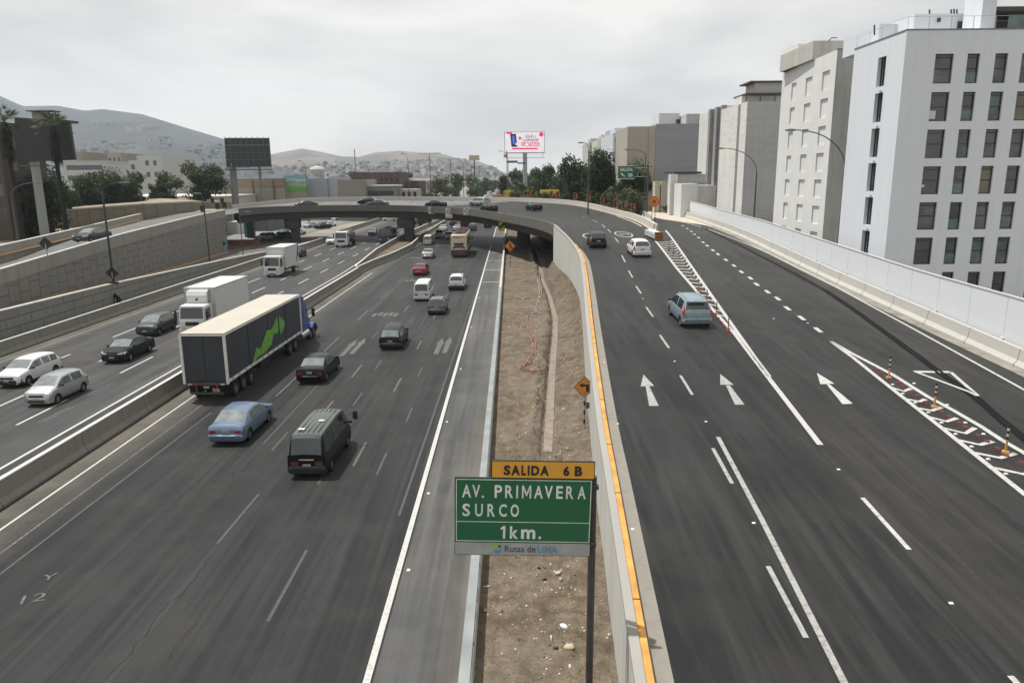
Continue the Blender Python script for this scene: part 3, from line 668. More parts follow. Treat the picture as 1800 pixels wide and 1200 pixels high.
    for s_ in (-1, 1):
        if kind == 'van': MB().box(s_*(wr_-.30)-.16, s_*(wr_-.30)+.16, -hb-.012, -hb+.05, .62, .80).build('tail_lamp', M('tail_lamp_dull', (.13, .03, .02), .4) if 'darkbumper' in opt else LAMPR, T)
        elif kind in ('mpv', 'suv', 'hatch') and 'lowlamp' not in opt:
            x1 = s_*(wr_+.005); x0 = s_*(wr_-.14); k = keys[1]; y1 = (k[0]-.5)*Lc
            kt = keys[2]; yt = (kt[0]-.5)*Lc; tum = .26; xt = hw-.055-tum*(kt[1]-K['belt'])
            MB().loft([[Vector((x0, -hb-.015, zb-.16)), Vector((x1, -hb-.01, zb-.16)), Vector((x1, -hb+.20, zb-.10)), Vector((x0, -hb+.2, zb-.1))],
              [Vector((x0, y1-.03, zb+.10)), Vector((s_*(wr_-.03), y1-.02, zb+.10)), Vector((s_*(wr_-.02), y1+.2, zb+.10)), Vector((x0, y1+.2, zb+.1))],
              [Vector((s_*(xt-.09), yt-.03, kt[1]-.14)), Vector((s_*(xt+.01), yt-.02, kt[1]-.16)), Vector((s_*(xt+.02), yt+.08, kt[1]-.18)), Vector((s_*(xt-.09), yt+.08, kt[1]-.14))]]).build('tail_lamp', LAMPR, T)
        else:
            wI = .40 if kind == 'sedan' else .16
            MB().loft([[Vector((s_*(wr_-wI), -hb-.018, zl-.05)), Vector((s_*(wr_-wI), -hb-.018, zl+.03)), Vector((s_*(wr_-wI), -hb+.05, zl+.03)), Vector((s_*(wr_-wI), -hb+.05, zl-.05))],
              [Vector((s_*(wr_-.11), -hb-.012, zl-.13)), Vector((s_*(wr_-.11), -hb-.012, zl+.05)), Vector((s_*(wr_-.11), -hb+.08, zl+.05)), Vector((s_*(wr_-.11), -hb+.08, zl-.13))],
              [Vector((s_*(wr_+.008), -hb+.10, zl-.1)), Vector((s_*(wr_+.0), -hb+.10, zl+.06)), Vector((s_*(wr_-.05), -hb+.24, zl+.07)), Vector((s_*(wr_+.008), -hb+.24, zl-.04))]]).build('tail_lamp', LAMPR, T)
        kf = keys[-2]; wf = hw*kf[4]; zf = kf[1]-.04
        MB().loft([[Vector((s_*(wf-.42), hb+.0-.03, zf-.14)), Vector((s_*(wf-.42), hb-.05, zf-.02)), Vector((s_*(wf-.42), hb-.2, zf+.0)), Vector((s_*(wf-.42), hb-.2, zf-.14))],
          [Vector((s_*(wf-.16), hb-.06, zf-.15)), Vector((s_*(wf-.16), hb-.10, zf+.02)), Vector((s_*(wf-.16), hb-.3, zf+.03)), Vector((s_*(wf-.16), hb-.3, zf-.15))],
          [Vector((s_*(wf+.035), hb-.18, zf-.10)), Vector((s_*(wf+.02), hb-.22, zf+.05)), Vector((s_*(wf+.02), hb-.46, zf+.075)), Vector((s_*(wf+.045), hb-.46, zf-.0))]]).build('head_lamp', LAMPW, T)
        ym = [(k[0]-.5)*Lc for k in keys if k[3] == 'ws'][0]+.42*(1 if kind != 'van' else .8)
        MB().loft([[Vector((s_*(hw-.06), ym, K['belt']+.04)), Vector((s_*(hw-.06), ym+.08, K['belt']+.04)), Vector((s_*(hw-.06), ym+.06, K['belt']+.13)), Vector((s_*(hw-.06), ym, K['belt']+.13))],
           [Vector((s_*(hw+.15), ym-.02, K['belt']+.03)), Vector((s_*(hw+.15), ym+.07, K['belt']+.03)), Vector((s_*(hw+.14), ym+.05, K['belt']+.17)), Vector((s_*(hw+.14), ym-.02, K['belt']+.17))]]).build('door_mirror', pm if 'blackmirror' not in opt else TRIM, T)
    bm_ = TRIM if 'darkbumper' in opt else pm
    rb_ = MB(); ws_ = wr_-.02
    rb_.loft([[Vector((x*ws_, -hb-.05+yo, .27)), Vector((x*ws_, -hb-.09+yo, .36)), Vector((x*ws_, -hb-.09+yo, .54)), Vector((x*ws_, -hb-.02+yo, .60)), Vector((x*ws_, -hb+.16+yo, .60)), Vector((x*ws_, -hb+.16+yo, .27))] for x, yo in ((-1.02, .12), (-.9, .02), (-.4, 0), (.4, 0), (.9, .02), (1.02, .12))])
    rb_.build('rear_bumper', bm_, T, 40)
    fb_ = MB(); fb_.loft([[Vector((x*hw*.93, hb+.02+yo, .22)), Vector((x*hw*.93, hb+.06+yo, .32)), Vector((x*hw*.93, hb+.05+yo, .50)), Vector((x*hw*.93, hb-.02+yo, .56)), Vector((x*hw*.93, hb-.3+yo, .56)), Vector((x*hw*.93, hb-.3+yo, .22))] for x, yo in ((-1.02, -.22), (-.86, -.07), (-.4, 0), (.4, 0), (.86, -.07), (1.02, -.22))])
    fb_.build('front_bumper', bm_, T, 40)
    MB().box(-hw*.48, hw*.48, hb-.05, hb+.012, .58, .70).build('grille', TRIM, T)
    if kind != 'van': MB().box(-hw*.55, hw*.55, hb, hb+.065, .30, .42).build('air_intake', TRIM, T)
    if plate:
        zp = .76 if kind in ('sedan', 'hatch') else (.70 if kind != 'van' else .62)
        MB().box(-.17, .17, -hb-.022, -hb+.05, zp-.065, zp+.065).build('number_plate', PLATE, T)
        MB().box(-.17, .17, hb+.03, hb+.075, .42, .53).build('number_plate', PLATE, T)
    if 'rack' in opt:
        mb = MB()
        for y in (-.45, .35):
            mb.tube([(-.52, y, K['H']-.02), (-.50, y, K['H']+.10), (.50, y, K['H']+.10), (.52, y, K['H']-.02)], .022, 6)
        mb.build('roof_rack', CHROME, T)
    if 'rails' in opt:
        for s_ in (-1, 1): MB().tube([(s_*.54, -hb+.5, K['H']-.06), (s_*.54, -hb+.6, K['H']+.02), (s_*.54, .3, K['H']+.03), (s_*.54, .45, K['H']-.05)], .02, 6).build('roof_rail', CHROME, T)
    if 'spoiler' in opt: MB().box(-.5, .5, -hb+.02, -hb+.22, keys[2][1]-.02, keys[2][1]+.03).build('spoiler', pm, T)
    if 'box_rear' in opt: MB().box(-hw+.1, hw-.1, -hb+.08, -hb+1.75, 1.0, 1.03).build('bed_cover', TRIM, T)
    return T
# main carriageway, driving away
car('sedan', 'blue', 'ice blue sedan close behind the long articulated truck', 'car', px=(398, 784), rz=-.02, opt=(), glass=GLASS_SKY)
van = car('van', 'green', 'dark green passenger van with a pale ribbed roof, nearest vehicle to the camera', 'van', px=(541, 842), roofcol='greenroof', opt=('blackmirror', 'darkbumper'), rz=-.02)
mb = MB()
for x in (-.42, -.21, 0, .21, .42): mb.box(x-.015, x+.015, -1.9, 1.35, 1.96, 1.986)
mb.build('roof_ribs', P_['greenroof'], van)
MB().box(.10, .34, -.6, -.4, 2.0, 2.012).build('roof_patch', M('pale_patch', (.5, .5, .48), .6), van); MB().box(-.48, -.2, -1.75, -1.55, 2.0, 2.012).build('roof_patch', M('pale_patch', (.5, .5, .48), .6), van)
MB().tube([(.82, 1.75, 1.5), (1.12, 1.95, 1.62), (1.12, 1.95, 1.3)], .02, 5).build('mirror_arm', TRIM, van); MB().box(1.02, 1.24, 1.93, 1.98, 1.25, 1.66).build('wing_mirror', TRIM, van)
MB().box(-.32, .32, -2.392, -2.36, .86, .90).build('lamp_bar', M('pale_lamp', (.6, .55, .5), .4), van)
car('sedan', 'black', 'black sedan to the right of the articulated trailer', 'car', px=(545, 676), rz=-.02, glass=GLASS_SKY)
car('wagon', 'black', 'black estate car with a roof rack and sky glare painted into its rear window', 'car', px=(686, 616), opt=('rack', 'darkbumper'), rz=-.0, glass=GLASS_SKY)
car('hatch', 'grey', 'grey hatchback following the white van', 'car', px=(767, 554), opt=('lowlamp',))
car('van', 'white', 'white passenger van in front of the grey hatchback', 'van', px=(741, 530))
car('suv', 'white', 'white sport utility car with black lower body, right of the white van', 'car', px=(802, 511), opt=('darkbumper', 'blackmirror', 'rails'))
car('sedan', 'red', 'dark red sedan behind the silver sedan in the middle lanes', 'car', px=(737, 485))
car('sedan', 'silver', 'silver sedan ahead of the red sedan, just before the overpass shadow', 'car', px=(751, 455))
car('van', 'white', 'small white van beside the dirt island under the overpass', 'van', px=(751, 431), sc_=.92)
car('pickup', 'white', 'white pickup truck ahead of the small white van', 'pickup', px=(771, 419), opt=('box_rear',), detail=1)
car('sedan', 'white', 'white sedan two places ahead of the small white van, left lane', 'car', px=(778, 407), detail=1)
car('hatch', 'white', 'white hatchback half hidden at the left of the coach', 'car', px=(788, 420), detail=1)
car('sedan', 'silver', 'pale green silver sedan just ahead of the coach', 'car', px=(803, 406), detail=1)
car('suv', 'grey', 'grey sport utility car ahead of the coach on its right', 'car', px=(830, 406), detail=1)
car('pickup', 'black', 'black pickup truck in the right lane under the overpass', 'pickup', px=(857, 401), detail=1, opt=('box_rear',))
car('hatch', 'maroon', 'dark red hatchback under the overpass near the median barrier', 'car', px=(796, 396), detail=1)
# opposing carriageway, facing the camera
car('hatch', 'silver', 'silver hatchback nearest the left edge beside the median barrier', 'car', px=(66, 716), face='front', rz=math.pi-.03, glass=GLASS_SKY, opt=('blackmirror', 'lowlamp'))
car('wagon', 'white', 'white estate car with black bumper beside the silver hatchback', 'car', px=(14, 683), face='front', rz=math.pi-.03, opt=('darkbumper', 'blackmirror'), glass=GLASS_SKY)
car('sedan', 'black', 'black sedan facing the camera between the white estate and the grey hatchback', 'car', px=(198, 640), face='front', rz=math.pi-.02, glass=GLASS_SKY)
car('hatch', 'dgrey', 'dark grey hatchback facing the camera left of the refrigerated truck', 'car', px=(257, 592), face='front', rz=math.pi-.02, glass=GLASS_SKY, sc_=1.06)
car('hatch', 'navy', 'dark hatchback facing the camera just behind the white box truck', 'car', px=(520, 453), face='front')
car('sedan', 'white', 'white sedan facing the camera left of the tank truck', 'car', px=(580, 430), face='front', detail=1)
car('sedan', 'silver', 'silver sedan facing the camera left of the dark coach', 'car', px=(653, 414), face='front', detail=1)
car('hatch', 'silver', 'silver hatchback facing the camera behind the dark coach', 'car', px=(690, 411), face='front', detail=1)
# ramp
car('mpv', 'lblue', 'silver blue family car beside the hatched gore on the ramp', 'car', px=(1225, 577), up_=True, rz=.02, opt=('rails', 'spoiler', 'blackmirror'))
car('hatch', 'white', 'white hatchback on the ramp left of the crash cushion', 'car', px=(1129, 453), up_=True, rz=.03, opt=('blackmirror',))
car('hatch', 'black', 'very dark hatchback on the ramp between the painted speed roundels', 'car', px=(1052, 437), up_=True, rz=.0, opt=('darkbumper',))
def on_deck(x, lift=.85):
    pass
def along(px_, frac, label, kind, col, rev=False, **k):
    """car on the curved deck seen at column px_, frac across from the near parapet"""
    best = None
    for i in range(8*9, 8*20):
        p = inn[i].lerp(bnd[i], frac); d = ray(px_, 360); e_ = abs(p.x/p.y-d[0]/d[1])
        if best is None or e_ < best[0]: best = (e_, i, p)
    _, i, p = best; a = inn[i-1].lerp(bnd[i-1], frac); b = inn[i+1].lerp(bnd[i+1], frac); dd = (b-a).normalized()
    if rev: dd = -dd
    rz = math.atan2(-dd.x, dd.y); p = Vector((p.x, p.y, p.z))
    return car(kind, col, label, 'car', world=p, rz=rz, **k)
along(937, .55, 'black sedan alone on the right part of the overpass', 'sedan', 'black')
along(862, .2, 'dark green sedan half hidden by the overpass parapet beside a silver car', 'sedan', 'green', detail=1)
along(838, .5, 'silver sport utility car on the overpass beside the dark green sedan', 'suv', 'silver')
along(771, .22, 'black sedan on the overpass above the hanging speed signs', 'sedan', 'black', detail=1)
along(651, .5, 'rear one of the two dark cars side by side on the overpass', 'sedan', 'black', detail=1)
along(668, .2, 'nearer one of the two dark cars side by side on the overpass', 'sedan', 'dgrey', detail=1)
along(536, .2, 'dark sedan on the left part of the overpass, below the mural', 'sedan', 'dgrey', detail=1)
car('sedan', 'dgrey', 'dark grey sedan coming down the left ramp towards the camera', 'car', world=W(163, 424, 5.86), rz=math.pi-.12, sc_=1.02, glass=GLASS_SKY)

# ---- trucks
def axle_wheels(T, ys_, hw, r, detail=True):
    for y in ys_:
        for s_ in (-1, 1): wheel(T, s_*(hw-.16), y, r, .30, detail)
def boxtruck(label, px, col, cabh, boxdim, reefer=False, rz=math.pi-.02, L=7.2, stripe=False):
    """cab-over rigid truck facing the camera; origin at its centre, nose at +Y"""
    base = W(*px); hd = Vector((-math.sin(rz), math.cos(rz), 0)); c = base-hd*L/2
    T = thing('box_truck', label, 'truck', c, rz, 'trucks and coaches on the roads'); hb = L/2; bw, bl, bz0, bz1 = boxdim; cw = 1.05
    cl = 1.75
    # cab loft with slanted windscreen
    def cr_(y, w_, z0, z1, r=.09): return [Vector((-w_, y, z0)), Vector((-w_, y, z1-r)), Vector((-w_+r, y, z1)), Vector((w_-r, y, z1)), Vector((w_, y, z1-r)), Vector((w_, y, z0))]
    mb = MB(); mb.loft([cr_(hb-cl, cw, .55, cabh), cr_(hb-.55, cw, .45, cabh), cr_(hb-.22, cw*.985, .45, cabh-.05), cr_(hb-.03, cw*.97, .45, 1.42, .03), cr_(hb, cw*.96, .45, 1.35, .03)])
    mb.build('cab', P_[col], T, 30)
    n_ = Vector((0, cabh-.05-1.42, .19)).normalized()*.012
    a = Vector((0, hb-.03, 1.42)); b = Vector((0, hb-.22, cabh-.05))
    def q(t, x): p = a.lerp(b, t)+n_; p.x = x; return p
    MB().face([q(.06, -cw*.90), q(.06, cw*.90), q(.86, cw*.86), q(.86, -cw*.86)]).build('windscreen', GLASS if not reefer else GLASS_SKY, T) if False else None
    m_ = MB(); m_.face([q(.06, -cw*.90), q(.06, cw*.90), q(.88, cw*.86), q(.88, -cw*.86)]); m_.build('windscreen', GLASS, T)
    for s_ in (-1, 1):
        m_ = MB(); xx = s_*(cw+.008); m_.face([(xx, hb-1.25, 1.45), (xx, hb-.32, 1.35), (xx, hb-.40, cabh-.32), (xx, hb-1.25, cabh-.28)]); m_.build('side_window', GLASS, T)
        mb = MB(); mb.tube([(s_*cw, hb-.2, cabh-.3), (s_*(cw+.22), hb-.02, cabh-.32), (s_*(cw+.24), hb-.02, 1.4), (s_*cw, hb-.15, 1.35)], .018, 5); mb.box(s_*(cw+.24)-.1, s_*(cw+.24)+.1, hb-.05, hb+.02, 1.5, cabh-.4); mb.build('door_mirror', TRIM, T)
        MB().box(s_*.74-.17, s_*.74+.17, hb-.02, hb+.02, .66, .84).build('head_lamp', LAMPW, T)
    MB().box(-.55, .55, hb-.02, hb+.016, .92, 1.24).build('grille', TRIM, T)
    MB().box(-cw-.03, cw+.03, hb-.3, hb+.06, .38, .64).build('front_bumper', P_[col], T)
    MB().box(-.5, .5, hb, hb+.075, .42, .52).build('air_intake', TRIM, T)
    MB().box(-.17, .17, hb+.05, hb+.09, .53, .62).build('number_plate', PLATE, T)
    # cargo box
    y1 = hb-cl-.12; y0 = y1-bl
    BM = wall_mat('box_white', (.52, .53, .51), streak=.18, stain=(.45, .44, .40), st_amt=.15)
    cb = MB().box(-bw, bw, y0, y1, bz0, bz1).build('cargo_box', BM, T)
    mb = MB()
    for x in (-bw, bw):
        for y in (y0, y1): mb.box(x-.03, x+.03, y-.03, y+.03, bz0, bz1+.01)
    for x in (-bw, bw): mb.box(x-.03, x+.03, y0, y1, bz0-.06, bz0); mb.box(x-.035, x+.035, y0, y1, bz1-.04, bz1+.04)
    for y in (y0, y1): mb.box(-bw, bw, y-.035, y+.035, bz1-.04, bz1+.04)
    mb.build('box_edging', M('aluminium_edge', (.45, .46, .45), .5, .3), T)
    if reefer:
        mb = MB(); mb.loft([[Vector((x, y1+.001, 1.95+bz1-bz0-.9)), Vector((x, y1+.5, 2.35)), Vector((x, y1+.62, bz1-.55)), Vector((x, y1+.45, bz1-.2)), Vector((x, y1+.001, bz1-.15))] for x in (-.85, .85)])
        mb.build('cooling_unit', P_['white'], T)
        MB().box(-.1, .1, y1+.60, y1+.64, bz1-.95, bz1-.8).build('unit_badge', TRIM, T); MB().box(.86, .9, y1+.02, y1+.5, bz1-1.2, bz1-.3).build('unit_grille', TRIM, T)
    if stripe:
        for s_, cc, nm in ((-1, (.10, .09, .10), 'grey'),):
            mb = MB(); xx = s_*(bw+.006)
            mb.face([(xx, y0+.02, bz0+1.2), (xx, y0+1.5, bz0+.05), (xx, y0+.9, bz0+1.1), (xx, y0+.35, bz1-.1), (xx, y0+.02, bz1-.05)]); mb.build('side_stripe', M('stripe_grey', (.12, .10, .11), .5), T)
            mb = MB(); mb.face([(xx-.003, y0+.03, bz1-.9), (xx-.003, y0+.35, bz1-.5), (xx-.003, y0+.35, bz1-.12), (xx-.003, y0+.03, bz1-.08)]); mb.build('side_stripe', P_['red'], T)
    MB().box(-.42, .42, y0+.1, hb-.4, .5, .85).build('chassis', UNDER, T)
    MB().box(-bw, bw, y0+.02, y0+.1, .45, .6).build('rear_bumper', TRIM, T)
    axle_wheels(T, [hb-1.15, y0+1.6]+([y0+2.7] if bl > 6.5 else []), 1.05, .46)
    return T
boxtruck('white refrigerated box truck facing the camera beyond the long trailer', (340, 592), 'white', 2.55, (1.25, 7.6, 1.0, 3.75), reefer=True, L=9.6)
boxtruck('white box truck with a grey and red stripe facing the camera', (479, 488), 'white', 2.75, (1.22, 5.9, 1.05, 3.75), L=7.9, stripe=True)

# articulated truck
base = W(366, 707); rz = -.022; Lt = 14.2
T = thing('articulated_truck', 'long articulated truck with dark curtain sides, green zigzag mark, pale roof and blue cab', 'truck', base+Vector((0, 0, 0)), rz, 'trucks and coaches on the roads')
CURT = M('dark_curtain', (.028, .034, .042), .55, var=.15, scale=1.2, stretch=(1, 1, .2)); ROOFM = wall_mat('trailer_roof', (.38, .365, .32), streak=.0, stain=(.3, .28, .23), st_amt=.9, sc=.6)
tr = MB().box(-1.22, 1.22, .05, Lt-.05, 1.25, 4.0).build('trailer_box', CURT, T)
MB().box(-1.27, 1.27, -.02, Lt, 4.0, 4.06).build('trailer_roof', ROOFM, T)
FRM = M('frame_white', (.6, .6, .57), .5)
mb = MB()
for x in (-1.25, 1.25):
    mb.box(x-.04, x+.04, 0, Lt, 3.90, 3.998); mb.box(x-.05, x+.05, 0, Lt, 1.16, 1.30)
    for y in (0, Lt-.06): mb.box(x-.07, x+.07, y-.03, y+.09, 1.1, 3.999)
mb.box(-1.25, 1.25, -.03, .03, 3.9, 3.997)
mb.build('frame', FRM, T)
CUR2 = M('curtain_strap', (.012, .014, .017), .6)
for x in (-1.234, 1.234):
    for y in (3.6, 7.2, 10.8): MB().box(x-.006, x+.006, y-.04, y+.04, 1.3, 3.9).build('curtain_seam', CUR2, T)
MB().box(-.015, .015, .035, .047, 1.3, 3.9).build('door_seam', CUR2, T)
# green zigzag on the right side (x = +1.22), outline in (y, z)
_p0 = base+Vector((math.cos(rz)*1.243, math.sin(rz)*1.243, 0)); _u = Vector((-math.sin(rz), math.cos(rz), 0)); _n = Vector((math.cos(rz), math.sin(rz), 0))
for pts in ([(442.5, 644), (451, 610), (458, 613), (468.8, 581), (477.5, 578.5), (487.3, 555), (489.3, 583), (485, 587), (481, 586), (477.5, 605), (465, 620), (453, 627)], [(490.3, 554.5), (501, 566), (497.5, 580), (493, 588.5), (490.6, 572)]):
    q = []
    for x_, y_ in pts:
        d = Vector(ray(x_, y_)); t_ = (_p0-Vector((0, 0, CZ))).dot(_n)/d.dot(_n); w_ = Vector((0, 0, CZ))+d*t_; q.append(((w_-_p0).dot(_u), w_.z))
    MB().loft([[Vector((1.243, y, z)) for y, z in q], [Vector((1.248, y, z)) for y, z in q]]).build('green_mark', M('mark_green', (.12, .32, .04), .5), T)
for q in range(14):
    for s_ in (-1, 1): MB().box(s_*1.305-.012, s_*1.305+.012, .6+q, .72+q, 1.12, 1.34).build('curtain_clip', M('clip_steel', (.2, .2, .2), .5), T)
MB().box(.35, .75, -.035, -.0, .62, .82).build('rear_reflector', M('reflector_dull', (.25, .2, .15), .5), T)
MB().box(-1.22, 1.22, 0, .25, 1.0, 1.2).build('rear_sill', M('sill_dark', (.06, .055, .05), .7), T)
mb = MB(); mb.box(-.95, .95, -.02, .08, .48, .6)
for s_ in (-.6, .6): mb.box(s_-.05, s_+.05, 0, .1, .6, 1.0)
mb.build('rear_bumper', M('bumper_bar', (.05, .05, .05), .6), T)
for s_ in (-1, 1):
    for q in range(2): MB().box(s_*(.95-.35*q)-.12, s_*(.95-.35*q)+.12, -.03, .0, 1.04, 1.12).build('tail_lamp', LAMPR if q else LAMPW, T)
    MB().box(s_*1.0-.28, s_*1.0+.28, .6, .66, .35, 1.0).build('mud_flap', BLACK, T)
MB().box(-.17, .17, -.03, .0, .85, .96).build('number_plate', PLATE, T)
MB().box(-.5, .5, .3, Lt-1, .8, 1.2).build('chassis', UNDER, T)
MB().box(-1.1, 1.1, 5.6, 7.4, .55, 1.15).build('pallet_box', UNDER, T)
axle_wheels(T, [1.3, 2.55, 3.8, 11.6, 12.85], 1.2, .5)
axle_wheels(T, [16.9], 1.15, .5)
# conventional blue tractor: sleeper, cab, bonnet
BL = P_['dblue']
def rr_(y, w_, z0, z1, r=.18): return [Vector((-w_, y, z0)), Vector((-w_, y, z1-r)), Vector((-w_+r*.4, y, z1-r*.35)), Vector((-w_+r, y, z1)), Vector((w_-r, y, z1)), Vector((w_-r*.4, y, z1-r*.35)), Vector((w_, y, z1-r)), Vector((w_, y, z0))]
mb = MB(); mb.loft([rr_(Lt+.35, 1.15, .9, 3.98), rr_(Lt+.8, 1.15, .9, 3.98), rr_(Lt+1.4, 1.12, .9, 3.75), rr_(Lt+1.95, 1.1, .9, 3.05), rr_(Lt+2.3, 1.08, .9, 2.6), rr_(Lt+2.75, 1.0, .9, 1.95), rr_(Lt+2.9, .85, .9, 1.85), rr_(Lt+4.1, .72, .8, 1.65, .25), rr_(Lt+4.35, .66, .75, 1.35, .25)])
mb.build('cab', BL, T, 35)
for s_ in (-1, 1):
    m_ = MB(); xx = s_*1.115; m_.face([(xx, Lt+1.45, 1.95), (xx-.01*s_, Lt+2.35, 1.9), (xx-.02*s_, Lt+2.0, 2.6), (xx, Lt+1.5, 2.7)]); m_.build('side_window', GLASS, T)
    mb = MB(); mb.tube([(s_*1.1, Lt+2.3, 2.5), (s_*1.5, Lt+2.45, 2.6), (s_*1.5, Lt+2.45, 1.9), (s_*1.1, Lt+2.4, 1.8)], .02, 5); mb.box(s_*1.5-.12, s_*1.5+.12, Lt+2.4, Lt+2.48, 1.95, 2.6); mb.build('door_mirror', TRIM, T)
    mb = MB(); mb.loft([[Vector((s_*(.68), y, z)), Vector((s_*1.2, y, z-.02)), Vector((s_*1.2, y, z-.2)), Vector((s_*.68, y, z-.2))] for y, z in ((Lt+3.0, .95), (Lt+3.25, 1.2), (Lt+3.7, 1.25), (Lt+4.2, 1.05), (Lt+4.4, .75))]); mb.build('mudguard', BL, T, 30)
    MB().tube([(s_*1.0, Lt+.2, .75), (s_*1.0, Lt+2.0, .75)], .3, 12).build('fuel_tank', CHROME, T)
wheel(T, -.98, Lt+3.7, .5, .28); wheel(T, .98, Lt+3.7, .5, .28)
MB().box(-1.15, 1.15, Lt+4.3, Lt+4.55, .4, .75).build('front_bumper', CHROME, T)

# tank truck facing the camera
base = W(600, 435); L_ = 8.2
T = thing('tank_truck', 'white cab truck with a dark cylindrical tank on the opposing lanes', 'truck', base+Vector((0, L_/2, 0)), math.pi, 'trucks and coaches on the roads'); hb = L_/2
mb = MB(); mb.loft([[Vector((-1.15, y, .5)), Vector((-1.15, y, z-.1)), Vector((-1.0, y, z)), Vector((1.0, y, z)), Vector((1.15, y, z-.1)), Vector((1.15, y, .5))] for y, z in ((hb-1.9, 2.9), (hb-.5, 2.9), (hb-.15, 2.8), (hb, 1.6), (hb+.02, 1.5))]); mb.build('cab', P_['white'], T, 30)
m_ = MB(); m_.face([(-1.0, hb-.005, 1.68), (1.0, hb-.005, 1.68), (.96, hb-.125, 2.68), (-.96, hb-.125, 2.68)]); m_.build('windscreen', GLASS, T)
MB().box(-.7, .7, hb, hb+.04, .95, 1.35).build('grille', TRIM, T); MB().box(-1.2, 1.2, hb-.1, hb+.1, .45, .8).build('front_bumper', P_['white'], T)
for s_ in (-1, 1):
    MB().box(s_*.85-.16, s_*.85+.16, hb+.08, hb+.12, .55, .75).build('head_lamp', LAMPW, T)
    MB().box(s_*1.35-.1, s_*1.35+.1, hb-.15, hb-.05, 1.9, 2.6).build('door_mirror', TRIM, T)
mb = MB(); nn = 18
mb.loft([[Vector((r*1.15*math.cos(t), y, 1.95+r*.95*math.sin(t))) for t in [2*math.pi*k/nn for k in range(nn)]] for y, r in ((-hb+.1, .3), (-hb+.2, .9), (-hb+.35, 1), (hb-2.5, 1), (hb-2.3, .9), (hb-2.25, .3))]); mb.build('tank', M('tank_steel', (.16, .15, .13), .45, .4, var=.3), T, 40)
mb = MB()
for x in (-.45, .45): mb.tube([(x, -hb+.4, 3.05), (x, -hb+.4, 3.3), (x, hb-2.6, 3.3), (x, hb-2.6, 3.0)], .03, 5)
mb.build('walkway_rail', P_['orange'], T); MB().box(-.6, .6, -hb+.2, hb-1, .6, 1.05).build('chassis', UNDER, T)
axle_wheels(T, [hb-1.2, -hb+1.4, -hb+2.6], 1.2, .5, False)

# coaches
def coach(label, px, face, cols, L_, H_, writing=None, detail=True):
    base = W(*px); c = base+Vector((0, L_/2, 0)); rz = 0 if face == 'away' else math.pi
    T = thing('coach', label, 'bus', c, rz, 'trucks and coaches on the roads'); hb = L_/2; w_ = 1.27
    body, low, roofc = cols
    def rg(y, w1, z0, z1, r=.2): return [Vector((-w1, y, z0)), Vector((-w1, y, z1-r)), Vector((-w1+r*.35, y, z1-r*.3)), Vector((-w1+r, y, z1)), Vector((w1-r, y, z1)), Vector((w1-r*.35, y, z1-r*.3)), Vector((w1, y, z1-r)), Vector((w1, y, z0))]
    MB().loft([rg(-hb, w_*.97, 1.25, H_-.15), rg(-hb+.15, w_, 1.25, H_), rg(hb-.8, w_, 1.25, H_), rg(hb-.3, w_*.99, 1.25, H_-.15), rg(hb, w_*.95, 1.25, H_-1.0)]).build('body', P_[body], T, 35)
    MB().loft([rg(-hb-.01, w_*.97, .35, 1.249, .02), rg(-hb+.15, w_, .35, 1.249, .02), rg(hb-.1, w_, .35, 1.249, .02), rg(hb+.02, w_*.95, .35, 1.249, .02)]).build('lower_body', P_[low], T)
    MB().box(-w_+.2, w_-.2, -hb+.6, hb-1, H_-.01, H_+.03).build('roof', P_[roofc], T)
    for y in (-hb+1.6, -hb+4): MB().box(-.45, .45, y-.4, y+.4, H_+.031, H_+.16).build('roof_hatch', TRIM, T)
    for s_ in (-1, 1):
        MB().box(s_*(w_+.005)-.006, s_*(w_+.005)+.006, -hb+.5, hb-.6, 1.75, H_-.45).build('side_window', GLASS, T)
        MB().box(s_*1.0-.1, s_*1.0+.1, -hb-.05, -hb+.02, .95, 1.2).build('tail_lamp', LAMPR, T)
        MB().box(s_*(w_+.25)-.1, s_*(w_+.25)+.1, hb-.1, hb, 1.9, 2.6).build('door_mirror', TRIM, T)
        MB().box(s_*.85-.2, s_*.85+.2, hb+.0, hb+.05, .75, .95).build('head_lamp', LAMPW, T)
    m_ = MB(); m_.face([(-1.1, hb+.008, 1.55), (1.1, hb+.008, 1.55), (1.05, hb-.14, H_-.70), (-1.05, hb-.14, H_-.70)]); m_.build('windscreen', GLASS, T)
    if writing: text_in('lettering', writing, (-.85, .75, H_-.62, H_-.36), TRIM, T, y=-hb+.0-.0, bold=.03)
    if detail:
        mb = MB(); mb.loft([[Vector((x, -hb-.02, 1.25+h0)), Vector((x, -hb-.02, 1.25+h1)), Vector((x, -hb+.03, 1.25+h1)), Vector((x, -hb+.03, 1.25+h0))] for x, h0, h1 in ((-1.0, .05, .35), (-.5, .3, .9), (.5, .3, .9), (1.0, .05, .35))]); mb.build('engine_cover', P_['grey'], T)
        MB().box(-.8, .8, -hb-.012, -hb+.02, 2.05, 2.35).build('rear_window', GLASS, T)
        MB().box(-.6, .7, -hb-.03, -hb, .75, .95).build('number_plate', LAMPR, T)
    axle_wheels(T, [-hb+2.2, -hb+3.5, hb-2.4], 1.22, .5, False)
    return T
coach('beige and maroon coach seen from behind in the overpass shadow', (807, 453), 'away', ('beige', 'dgrey', 'maroon'), 12, 3.7, 'Magnus G')
coach('dark red coach driving away under the overpass', (818, 398), 'away', ('maroon', 'maroon', 'maroon'), 11, 3.6, None, False)
coach('dark minibus coach facing the camera beside the left barrier arm', (676, 428), 'front', ('dgrey', 'dgrey', 'dgrey'), 8, 2.75, None, False)
